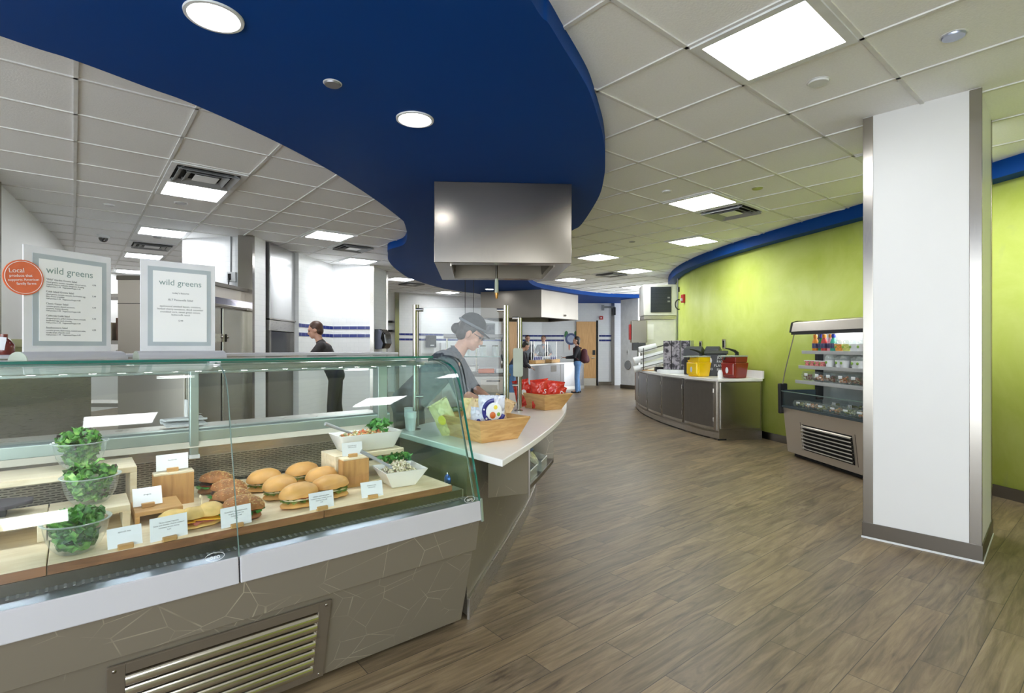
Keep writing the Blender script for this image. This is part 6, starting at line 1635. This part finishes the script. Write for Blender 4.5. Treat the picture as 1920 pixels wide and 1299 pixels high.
for z in (0.5, 1.0, 1.33, 1.95):
    bm = NB(); bx(bm, -0.55, 0.62, -0.22, 0.22, z, z + 0.05); obj('shelf_board', bm, M_STEEL, sh)
for x in (-0.53, 0.60):
    for y in (-0.2, 0.2):
        bm = NB(); tube(bm, [(x, y, 0), (x, y, 2.1)], 0.016, 8); obj('upright', bm, M_STEELV, sh, True)
for k, (x, z, h, c, lb) in enumerate(((0.42, 1.381, 0.30, (120, 92, 76), 'brown carton on the storage shelf beside the freezer'), (0.42, 1.051, 0.20, (232, 232, 230), 'white carton on the storage shelf beside the freezer'), (0.05, 1.381, 0.24, (200, 190, 170), 'tan carton on the storage shelf behind the first sign'), (-0.3, 1.051, 0.22, (150, 150, 156), 'grey carton on the storage shelf behind the first sign'))):
    t = thing('carton', lb, 'box', (-5.55 + x, 7.2, z))
    bm = NB(); bx(bm, -0.16, 0.16, -0.16, 0.16, 0, h); obj('box_body', bm, mat('carton_%d' % k, c, 0.7), t, bevel=0.004)
    bm = NB(); bx(bm, -0.025, 0.025, -0.162, -0.16, 0, h); obj('tape', bm, M_PALE, t)

# ------------------------------------------------------------------ cook's station behind the counter
st = thing('cook_station', 'steel cook station with an overshelf and glass behind the cook', 'counter', (-0.50, 8.15, 0), 0.06)
bm = NB(); bx(bm, -0.55, 0.42, -0.35, 0.45, 0.08, 0.86); obj('cabinet', bm, M_STEEL, st, bevel=0.004)
bm = NB(); bx(bm, -0.60, 0.46, -0.40, 0.48, 0.865, 0.90); obj('worktop', bm, M_DSTEEL, st, bevel=0.006)
bm = NB(); bx(bm, -0.52, 0.39, -0.30, 0.42, 0, 0.08); obj('toe_kick', bm, M_DARK, st)
for k in range(3):
    bm = NB(); bx(bm, 0.02, 0.38, -0.362, -0.35, 0.62 - k * 0.24, 0.82 - k * 0.24); d = obj('drawer', bm, M_FRIDGE, st, bevel=0.004)
    bm = NB(); tube(bm, [(0.10, -0.385, 0.79 - k * 0.24), (0.30, -0.385, 0.79 - k * 0.24)], 0.01, 8); obj('pull', bm, M_STEELV, d, True)
for x in (-0.5, -0.05, 0.36):
    bm = NB(); tube(bm, [(x, -0.05, 0.90), (x, -0.05, 1.46)], 0.013, 10); obj('upright', bm, M_STEELV, st, True)
bm = NB(); tube(bm, [(-0.55, -0.05, 1.455), (0.44, -0.05, 1.455)], 0.032, 12); obj('lamp_bar', bm, M_BUMPER, st, True)
bm = NB(); bx(bm, -0.52, 0.40, -0.20, 0.12, 1.14, 1.15); obj('glass_shelf', bm, M_CLEAR, st)
bm = NB(); bx(bm, -0.52, 0.40, -0.205, -0.20, 1.138, 1.152); obj('shelf_edge', bm, M_EDGE, st)
bm = NB(); extx(bm, [(-0.05, 1.43), (-0.26, 1.16), (-0.254, 1.155), (-0.045, 1.425)], -0.5, 0.36); obj('sneeze_glass', bm, M_CLEAR, st)
sv_ = Matrix.Translation((-0.50, 8.15, 0)) @ Matrix.Rotation(0.06, 4, 'Z')
t = thing('food_pan', 'orange pan on the cook station worktop', 'pan', sv_ @ Vector((0.10, -0.22, 0.9005)), 0.06)
bm = NB(); bx(bm, -0.12, 0.12, -0.08, 0.08, 0, 0.07); obj('pan_body', bm, mat('orange_pan', (226, 120, 74), 0.4), t, bevel=0.01)
bm = NB(); bx(bm, -0.13, 0.13, -0.09, 0.09, 0.071, 0.078); obj('rim', bm, M_PALE, t)
t = thing('slicer', 'steel food slicer with a round blade on the cook station', 'slicer', sv_ @ Vector((0.34, -0.15, 0.9005)), 0.06)
bm = NB(); bx(bm, -0.10, 0.10, -0.14, 0.14, 0, 0.07); obj('base', bm, M_PALE, t, bevel=0.012)
bm = NB(); tube(bm, [(-0.02, -0.05, 0.16), (0.0, -0.05, 0.16)], 0.12, 24); obj('blade', bm, M_STEEL, t, True)
bm = NB(); bx(bm, 0.01, 0.08, -0.10, 0.06, 0.07, 0.30); obj('motor_housing', bm, M_GREY, t, bevel=0.02)
for k, (x, y) in enumerate(((-0.35, -0.2), (-0.15, 0.15))):
    t = thing('food_pan', ('steel pan at the left of the cook station', 'steel pan at the back of the cook station')[k], 'pan', sv_ @ Vector((x, y, 0.9005)), 0.06)
    bm = NB(); bx(bm, -0.13, 0.13, -0.09, 0.09, 0, 0.10); obj('pan_body', bm, M_STEEL, t, bevel=0.01)
    bm = NB(); bx(bm, -0.135, 0.135, -0.095, 0.095, 0.101, 0.108); obj('rim', bm, M_STEELV, t)
for k, (x, y) in enumerate(((-0.4, 0.0), (-0.2, -0.05), (0.05, 0.0), (0.24, -0.04))):
    t = thing('glass_jar', ('first', 'second', 'third', 'fourth')[k] + ' clear jar from the left on the glass shelf of the cook station', 'jar', sv_ @ Vector((x, y, 1.1505)), 0, 'clear jars on the glass shelf')
    bm = NB(); lathe(bm, [(0, 0), (0.05, 0), (0.055, 0.13), (0.045, 0.15)], 18); obj('glass_body', bm, M_PLAST, t, True)
    bm = NB(); lathe(bm, [(0.05, 0.15), (0.052, 0.165), (0, 0.17)], 18); obj('lid', bm, M_STEELV, t, True)
# a pan and a board under the cook's hands
t = thing('salad_pan', 'pale pan of greens on the counter by the cook', 'pan', (-0.38, 3.56, ZK + 0.001), 0.6)
bm = NB(); frustum_bowl(bm, 0.10, 0.07, 0.12, 0.085, 0.055); obj('pan_body', bm, M_CER, t)
greens('salad_greens', Vector((-0.38, 3.56, ZK + 0.012)), M_SPROUT, 'pale greens in the pan by the cook', 60, 0.05, 0.07, 0.05, 0.02, 31)

# ------------------------------------------------------------------ far serving counter
FCP = [(0.45, 13.9), (1.62, 15.85), (2.30, 16.35), (2.15, 16.75), (1.25, 16.4), (-0.15, 14.45)]
fc = thing('far_counter', 'far serving counter with white top and steel front in front of the beech doors', 'counter')
bm = NB(); prism(bm, FCP, 0.785, 0.825); obj('countertop', bm, M_QUARTZ, fc, bevel=0.004)
bm = NB(); prism(bm, ring_inset(FCP, 0.06), 0.02, 0.785); obj('cabinet', bm, steel('far_steel', (150, 148, 148), 0.28), fc)
bm = NB(); prism(bm, ring_inset(FCP, 0.045), 0.0, 0.09); obj('plinth', bm, M_STEEL, fc)
bm = NB(); box(bm, (1.20, 15.28, 0.66), (0.36, 0.02, 0.18), math.atan2(1.95, 1.17)); obj('drawer', bm, M_DSTEEL, fc)
for (x, y) in ((0.62, 14.32), (1.44, 15.68)):
    bm = NB(); box(bm, (x, y, 0.42), (0.02, 0.02, 0.68), math.atan2(1.95, 1.17)); obj('panel_joint', bm, M_DSTEEL, fc)
ga = math.atan2(1.95, 1.17)
for k, (x, y, w) in enumerate(((0.36, 14.45, 0.7), (0.80, 15.18, 0.7), (1.20, 15.83, 0.6))):
    t = thing('glass_guard', ('first glass guard on the far counter', 'middle glass guard on the far counter', 'last glass guard on the far counter, by the customer')[k], 'glass guard', (x, y, 0.8255), ga, 'far counter glass guards')
    bm = NB(); bx(bm, -w / 2, w / 2, -0.004, 0.004, 0.18, 0.60); obj('pane', bm, M_CLEAR, t)
    for s in (-1, 1):
        bm = NB(); tube(bm, [(s * w / 2, 0, 0), (s * w / 2, 0, 0.62)], 0.012, 8); obj('post', bm, M_STEELV, t, True)
tw = 0
for k, (x, y) in enumerate(((0.70, 14.66), (1.20, 15.50))):
    t = thing('wooden_tray', ('small wooden tray of packets on the far counter, the nearer one', 'small wooden tray of packets on the far counter, beside the customer')[k], 'tray', (x, y, 0.826), ga)
    bm = NB(); bx(bm, -0.28, 0.28, -0.10, 0.10, 0, 0.012); obj('bottom', bm, M_BAMBOO, t)
    for q in ((-0.28, 0.28, -0.10, -0.09), (-0.28, 0.28, 0.09, 0.10), (-0.28, -0.27, -0.10, 0.10), (0.27, 0.28, -0.10, 0.10)):
        bm = NB(); bx(bm, *q, 0.0, 0.10); obj('side', bm, M_BAMBOO, t)
    Rm = Matrix.Rotation(ga, 3, 'Z')
    for j in range(5 if k == 0 else 3):
        p = Vector((x, y, 0.839)) + Rm @ Vector((-0.2 + 0.1 * j if k == 0 else -0.14 + 0.12 * j, 0, 0))
        nm = ('first', 'second', 'third', 'fourth', 'fifth')[j]
        t = thing('snack_packet', nm + (' blue and white packet in the nearer far tray' if k == 0 else ' blue and white packet in the tray by the customer'), 'packet', p, ga, 'packets in the far trays'); tw += 1
        bm = NB()
        for v in sph(bm, (0, 0, 0), (0.042, 0.022, 0.10), 12, 8, Euler((0.15, 0.2, 0)).to_matrix()): v.co.z += 0.105
        obj('packet_body', bm, M_WBAG, t, True)
        bm = NB(); box(bm, (0.004, -0.026, 0.13), (0.05, 0.004, 0.08), rot=Euler((0.15, 0.2, 0))); obj('print_patch', bm, M_NAVY, t)
t = thing('white_box', 'white register panel standing on the far counter', 'box', (1.02, 15.95, 0.826), ga)
bm = NB(); bx(bm, -0.30, 0.30, -0.03, 0.03, 0, 0.18); obj('panel', bm, M_PALE, t, bevel=0.004)
bm = NB(); bx(bm, -0.2, 0.2, -0.034, -0.03, 0.05, 0.14); obj('screen', bm, M_GREY, t)
# ================================================================== people
M_SKIN = mat('skin', (206, 158, 136), 0.5, var=0.05, scale=20)
M_EYE = mat('eye', (40, 32, 30), 0.2)
M_LIP = mat('lips', (168, 96, 90), 0.4)
M_HAIRB = mat('dark_hair', (34, 26, 22), 0.45, var=0.3, scale=60)
M_HAIRN = mat('brown_hair', (70, 46, 34), 0.5, var=0.3, scale=60)
def cloth(name, rgb, sc=26): return mat(name, rgb, 0.85, var=0.14, scale=sc, bump=0.25)
def hand_caps(wrist, tip_dir, side, s, curl=0.35):
    """Palm, four fingers of unequal length bent at the knuckle, and a thumb from the palm's side."""
    d = Vector(tip_dir).normalized(); sd = Vector(side).normalized(); nrm = d.cross(sd).normalized()
    w = Vector(wrist); out = []
    k0 = w + d * 0.085 * s
    for j, off_ in enumerate((-0.028, -0.010, 0.010, 0.027)):
        out.append((w + d * 0.02 * s + sd * off_ * 0.6 * s, 0.013 * s, k0 + sd * off_ * s, 0.0105 * s))
    for off_, L in ((-0.029, 0.062), (-0.010, 0.074), (0.010, 0.080), (0.028, 0.068)):
        b = k0 + sd * off_ * s; e = b + (d * math.cos(curl) + nrm * math.sin(curl)) * L * 0.5 * s
        f = e + (d * math.cos(2.2 * curl) + nrm * math.sin(2.2 * curl)) * L * 0.5 * s
        out += [(b, 0.0095 * s, e, 0.0085 * s), (e, 0.0085 * s, f, 0.007 * s)]
    tb = w + d * 0.03 * s + sd * 0.026 * s; tm = tb + (d * 0.6 + sd * 0.75 + nrm * 0.3).normalized() * 0.038 * s; te = tm + (d * 0.9 + sd * 0.3 + nrm * 0.3).normalized() * 0.03 * s
    return out + [(tb, 0.012 * s, tm, 0.0105 * s), (tm, 0.0105 * s, te, 0.008 * s)]
def person(label, loc, heading, s, lean, shirt, pants, hair, arms, vox, nod=0.0, shoes=M_BLACK, sleeve=1.0, stride=0.06, hairstyle='short', legs_vox=None, skin=M_SKIN):
    """Figure facing +x; joints are laid out for a 1.70 m adult and scaled by s."""
    t = thing('person', label, 'person', loc, heading)
    V = lambda x, y, z: Vector((x * s, y * s, z * s))
    sl, cl = math.sin(lean), math.cos(lean)
    T = lambda u, y, w=0.0: V(u * sl + w * cl, y, 0.90 + u * cl - w * sl)   # along the spine
    neck = T(0.545, 0); ha = lean * 0.35 + nod
    H = neck + V(0.075 * math.sin(ha) + 0.01, 0, 0.075 * math.cos(ha)) * 1.0
    fx = Vector((math.cos(ha), 0, -math.sin(ha))); up = Vector((math.sin(ha), 0, math.cos(ha)))
    hc = neck + up * 0.155 * s + fx * 0.025 * s
    Hm = Matrix((fx, Vector((0, 1, 0)), up)).transposed()
    def hp(x, y, z): return hc + Hm @ Vector((x * s, y * s, z * s))
    R3 = Hm
    def E_(x, y, z, r): return ('e', hp(x, y, z), tuple(q * s for q in r), R3)
    head = [E_(-0.012, 0, 0.025, (0.098, 0.077, 0.098)), E_(0.032, 0, -0.035, (0.060, 0.056, 0.072)), E_(0.055, 0, -0.082, (0.030, 0.032, 0.026)),
            (hp(0.084, 0, 0.012), 0.008 * s, hp(0.102, 0, -0.026), 0.013 * s), E_(0.092, 0, -0.030, (0.014, 0.017, 0.010)),
            E_(0.074, 0, 0.030, (0.022, 0.052, 0.013)), E_(0.080, 0, -0.056, (0.014, 0.024, 0.006)), E_(0.078, 0, -0.066, (0.014, 0.021, 0.006))]
    for y in (-1, 1):
        head += [E_(-0.008, y * 0.078, -0.006, (0.018, 0.010, 0.032)), E_(0.056, y * 0.036, -0.022, (0.026, 0.022, 0.022))]
    body = head + [(neck - up * 0.05 * s, 0.056 * s, hc - up * 0.06 * s - fx * 0.015 * s, 0.052 * s)]
    body += [(T(0.0, 0), 0.10 * s, T(0.42, 0), 0.105 * s), (T(0.46, -0.12), 0.05 * s, T(0.46, 0.12), 0.05 * s)]
    sk = []
    sleeves = []
    for side, (el, wr, tip) in zip((-1, 1), arms):
        sh = T(0.465, side * 0.175); el = Vector(el) * s; wr = Vector(wr) * s; tip = Vector(tip)
        body += [(sh, 0.043 * s, el, 0.038 * s), (el, 0.038 * s, wr, 0.026 * s)]
        dirn = tip
        sidev = dirn.cross(Vector((0, 0, 1)));
        if sidev.length < 0.1: sidev = Vector((1, 0, 0))
        body += hand_caps(wr, dirn, sidev * (1 if side < 0 else -1), s)
        if sleeve >= 1.0:
            k = min(1.0, (sleeve - 1.0)); end = el + (wr - el) * k
            sleeves += [(sh, 0.066 * s, el, 0.054 * s)] + ([(el, 0.054 * s, end, 0.045 * s)] if k > 0.02 else [])
        else:
            sleeves += [(sh, 0.066 * s, sh + (el - sh) * sleeve, 0.060 * s)]
    for side in (-1, 1):
        st_ = side * stride
        hip, kn, an = V(0, side * 0.09, 0.88), V(0.02 + st_ * 0.5, side * 0.095, 0.48), V(st_, side * 0.10, 0.08)
        body += [(hip, 0.075 * s, kn, 0.050 * s), (kn, 0.050 * s, an, 0.034 * s), (an, 0.036 * s, V(st_ + 0.12, side * 0.105, 0.04), 0.030 * s)]
    bo = blob('body', body, vox, skin, t, 3)
    # clothing
    torso = [(T(0.02, -0.055), 0.115 * s, T(0.02, 0.055), 0.115 * s), (T(0.0, 0), 0.13 * s, T(0.25, 0), 0.125 * s), (T(0.25, -0.03), 0.122 * s, T(0.40, -0.075), 0.115 * s), (T(0.25, 0.03), 0.122 * s, T(0.40, 0.075), 0.115 * s),
             (T(0.455, -0.135), 0.070 * s, T(0.455, 0.135), 0.070 * s), (T(0.44, 0), 0.09 * s, T(0.515, 0), 0.066 * s)] + sleeves
    sh_ = blob('shirt', torso, max(vox * 1.3, 0.007), shirt, t, 5)
    lg = [(V(0, -0.06, 0.90), 0.125 * s, V(0, 0.06, 0.90), 0.125 * s)]
    for side in (-1, 1):
        st_ = side * stride
        lg += [(V(0, side * 0.085, 0.87), 0.100 * s, V(0.02 + st_ * 0.5, side * 0.095, 0.48), 0.070 * s), (V(0.02 + st_ * 0.5, side * 0.095, 0.48), 0.070 * s, V(st_ - 0.005, side * 0.10, 0.075), 0.064 * s)]
    blob('trousers', lg, max(vox * 1.4, 0.009), pants, t, 4)
    for side in (-1, 1):
        st_ = side * stride
        blob('shoe', [(V(st_ - 0.05, side * 0.10, 0.038), 0.037 * s, V(st_ + 0.15, side * 0.105, 0.034), 0.032 * s), (V(st_ - 0.03, side * 0.10, 0.06), 0.045 * s, V(st_ + 0.02, side * 0.10, 0.06), 0.045 * s)], max(vox, 0.007), shoes, t, 2)
        e = NB(); sph(e, hp(0.079, side * 0.031, 0.008), (0.010 * s, 0.014 * s, 0.008 * s), 10, 8); obj('eye', e, M_EYE, t, True)
    e = NB(); sph(e, hp(0.092, 0, -0.061), (0.007 * s, 0.021 * s, 0.0055 * s), 12, 8); obj('mouth', e, M_LIP, t, True)
    hr = [E_(-0.026, 0, 0.040, (0.100, 0.084, 0.098)), E_(-0.055, 0, -0.010, (0.062, 0.075, 0.075))]
    if hairstyle == 'bun': hr += [E_(-0.115, 0, -0.012, (0.048, 0.045, 0.045))]
    if hairstyle == 'long': hr += [E_(-0.06, 0, -0.06, (0.055, 0.078, 0.085))]
    blob('hair', hr, max(vox * 1.3, 0.007), hair, t, 2)
    return t, hp, T, V, Hm
NAT = lambda x=0.06, z=-1: ((x, -0.03, z), (x, 0.03, z))
M_CHEF = cloth('charcoal_jacket', (62, 68, 78)); M_CHEFT = cloth('black_trousers', (34, 34, 38))
# the cook leaning over the counter
pt, hp, T, V, Hm = person('cook in charcoal shirt and black cap leaning over the counter behind the glass guard', (-0.775, 3.96, 0), -0.06, 0.985, 0.78, M_CHEF, M_CHEFT, M_HAIRB,
    [((0.475, -0.40, 1.00), (0.635, -0.585, 0.955), (0.75, -0.55, -0.45)), ((0.46, 0.22, 1.0), (0.60, 0.05, 0.93), (0.9, -0.3, -0.35))], 0.0055, nod=0.22, sleeve=1.18, hairstyle='bun')
bm = NB()
for v in sph(bm, (0, 0, 0), (0.108, 0.092, 0.098), 24, 14):
    if v.co.z < 0.0: v.co.z *= 0.15
capm = Matrix.Translation(hp(-0.022, 0, 0.062)) @ Hm.to_4x4()
bmesh.ops.transform(bm, matrix=capm, verts=bm.verts); cp = obj('cap', bm, cloth('black_cap', (28, 29, 33)), pt, True)
bm = NB(); prism(bm, [(0.045, -0.075), (0.105, -0.062), (0.150, -0.03), (0.160, 0), (0.150, 0.03), (0.105, 0.062), (0.045, 0.075)], -0.006, 0.004)
bmesh.ops.transform(bm, matrix=capm @ Matrix.Rotation(0.15, 4, 'Y'), verts=bm.verts); obj('brim', bm, MATS['black_cap'], cp)
bm = NB(); tube(bm, [(0.107 * math.cos(a), 0.091 * math.sin(a), 0.006) for a in [2 * PI * k / 30 for k in range(31)]], 0.010, 8, cap=False)
bmesh.ops.transform(bm, matrix=capm, verts=bm.verts); obj('cap_band', bm, mat('grey_band', (96, 102, 110), 0.8), cp, True)
bm = NB(); tube(bm, [hp(0.088, -0.05, 0.012), hp(0.03, -0.085, 0.018)], 0.0025, 6); tube(bm, [hp(0.096, -0.05, 0.012), hp(0.098, 0.05, 0.012)], 0.0025, 6)
for y in (-0.031, 0.031): tube(bm, [hp(0.097, y + 0.02 * math.cos(a), 0.008 + 0.013 * math.sin(a)) for a in [2 * PI * k / 14 for k in range(15)]], 0.002, 6, cap=False)
obj('glasses', bm, M_BLACK, pt, True)
# kitchen hand by the oven
person('kitchen worker in a dark shirt bending toward the oven', (-2.52, 7.55, 0), PI + 0.25, 0.99, 0.42, cloth('dark_shirt', (58, 54, 56)), M_CHEFT, M_HAIRN,
       [((0.36, -0.22, 1.10), (0.56, -0.16, 1.16), (1, 0.1, 0.1)), ((0.36, 0.22, 1.10), (0.56, 0.16, 1.16), (1, -0.1, 0.1))], 0.009, nod=0.1, sleeve=1.3)
# customer with a maroon rucksack
M_JEAN = cloth('blue_jeans', (92, 130, 178), 14); M_NAVYS = cloth('black_sweater', (28, 28, 36)); M_MAROON = cloth('maroon_pack', (74, 34, 42))
pt, hp, T, V, Hm = person('customer in black sweater and blue jeans with a maroon rucksack at the far counter', (1.84, 14.78, 0), PI - 0.1, 0.915, 0.03, M_NAVYS, M_JEAN, M_HAIRB,
       [((0.10, -0.24, 1.10), (0.36, -0.17, 1.08), (1, 0.15, 0.0)), ((0.10, 0.24, 1.10), (0.36, 0.17, 1.08), (1, -0.15, 0.0))], 0.011, sleeve=1.9, stride=0.03, hairstyle='long')
pk = blob('rucksack', [(V(-0.20, -0.05, 1.02), 0.12 * .915, V(-0.20, -0.05, 1.26), 0.10 * .915), (V(-0.20, 0.05, 1.02), 0.12 * .915, V(-0.20, 0.05, 1.26), 0.10 * .915), (V(-0.28, 0, 1.0), 0.09 * .915, V(-0.27, 0, 1.10), 0.08 * .915)], 0.013, M_MAROON, pt, 3)
for y in (-0.11, 0.11):
    bm = NB(); tube(bm, [V(-0.12, y, 1.36), V(0.02, y, 1.43), V(0.125, y, 1.36), V(0.12, y, 1.15), V(-0.02, y * 1.5, 1.0)], 0.016, 8); obj('strap', bm, M_MAROON, pk, True)
t = thing('serving_tray', 'pale tray held by the customer at the far counter', 'tray', (1.29, 14.84, 0.995), PI - 0.1)
bm = NB(); bx(bm, -0.14, 0.16, -0.20, 0.20, 0, 0.012); obj('base', bm, M_PALE, t, bevel=0.004)
bm = NB(); bx(bm, -0.15, -0.14, -0.21, 0.21, 0, 0.025); bx(bm, 0.16, 0.17, -0.21, 0.21, 0, 0.025); obj('rim', bm, M_PALE, t)
# hunched visitor beyond the red bags
pt, hp, T, V, Hm = person('visitor in a dark jacket and jeans bending forward beyond the trays of crisps', (0.0, 12.3, 0), 0.3, 0.88, 0.55, cloth('dark_jacket', (48, 46, 54)), M_JEAN, M_HAIRB,
       [((0.30, -0.24, 1.02), (0.46, -0.14, 0.92), (1, 0.1, -0.3)), ((0.30, 0.24, 1.02), (0.46, 0.14, 0.92), (1, -0.1, -0.3))], 0.011, nod=0.35, sleeve=1.9, stride=0.12)
# two servers behind the far counter
M_GSH = cloth('grey_server_shirt', (126, 130, 140)); M_APR = cloth('black_apron', (30, 30, 34))
for k, (x, y, h, lb) in enumerate(((1.02, 17.02, -1.7, 'server in grey shirt and black apron behind the far counter, nearer the poster'), (0.48, 16.55, -1.4, 'server in grey shirt and black apron behind the far counter, farther from the poster'))):
    pt, hp, T, V, Hm = person(lb, (x, y, 0), h, 0.96, 0.06, M_GSH, M_CHEFT, M_HAIRN, [((0.08, -0.26, 1.12), (0.30, -0.16, 1.02), (1, 0.1, -0.2)), ((0.08, 0.26, 1.12), (0.30, 0.16, 1.02), (1, -0.1, -0.2))], 0.012, sleeve=1.0, stride=0.02)
    blob('apron', [(V(0.045, -0.08, 0.70), 0.10, V(0.045, -0.08, 1.10), 0.10), (V(0.045, 0.08, 0.70), 0.10, V(0.045, 0.08, 1.10), 0.10)], 0.014, M_APR, pt, 3)
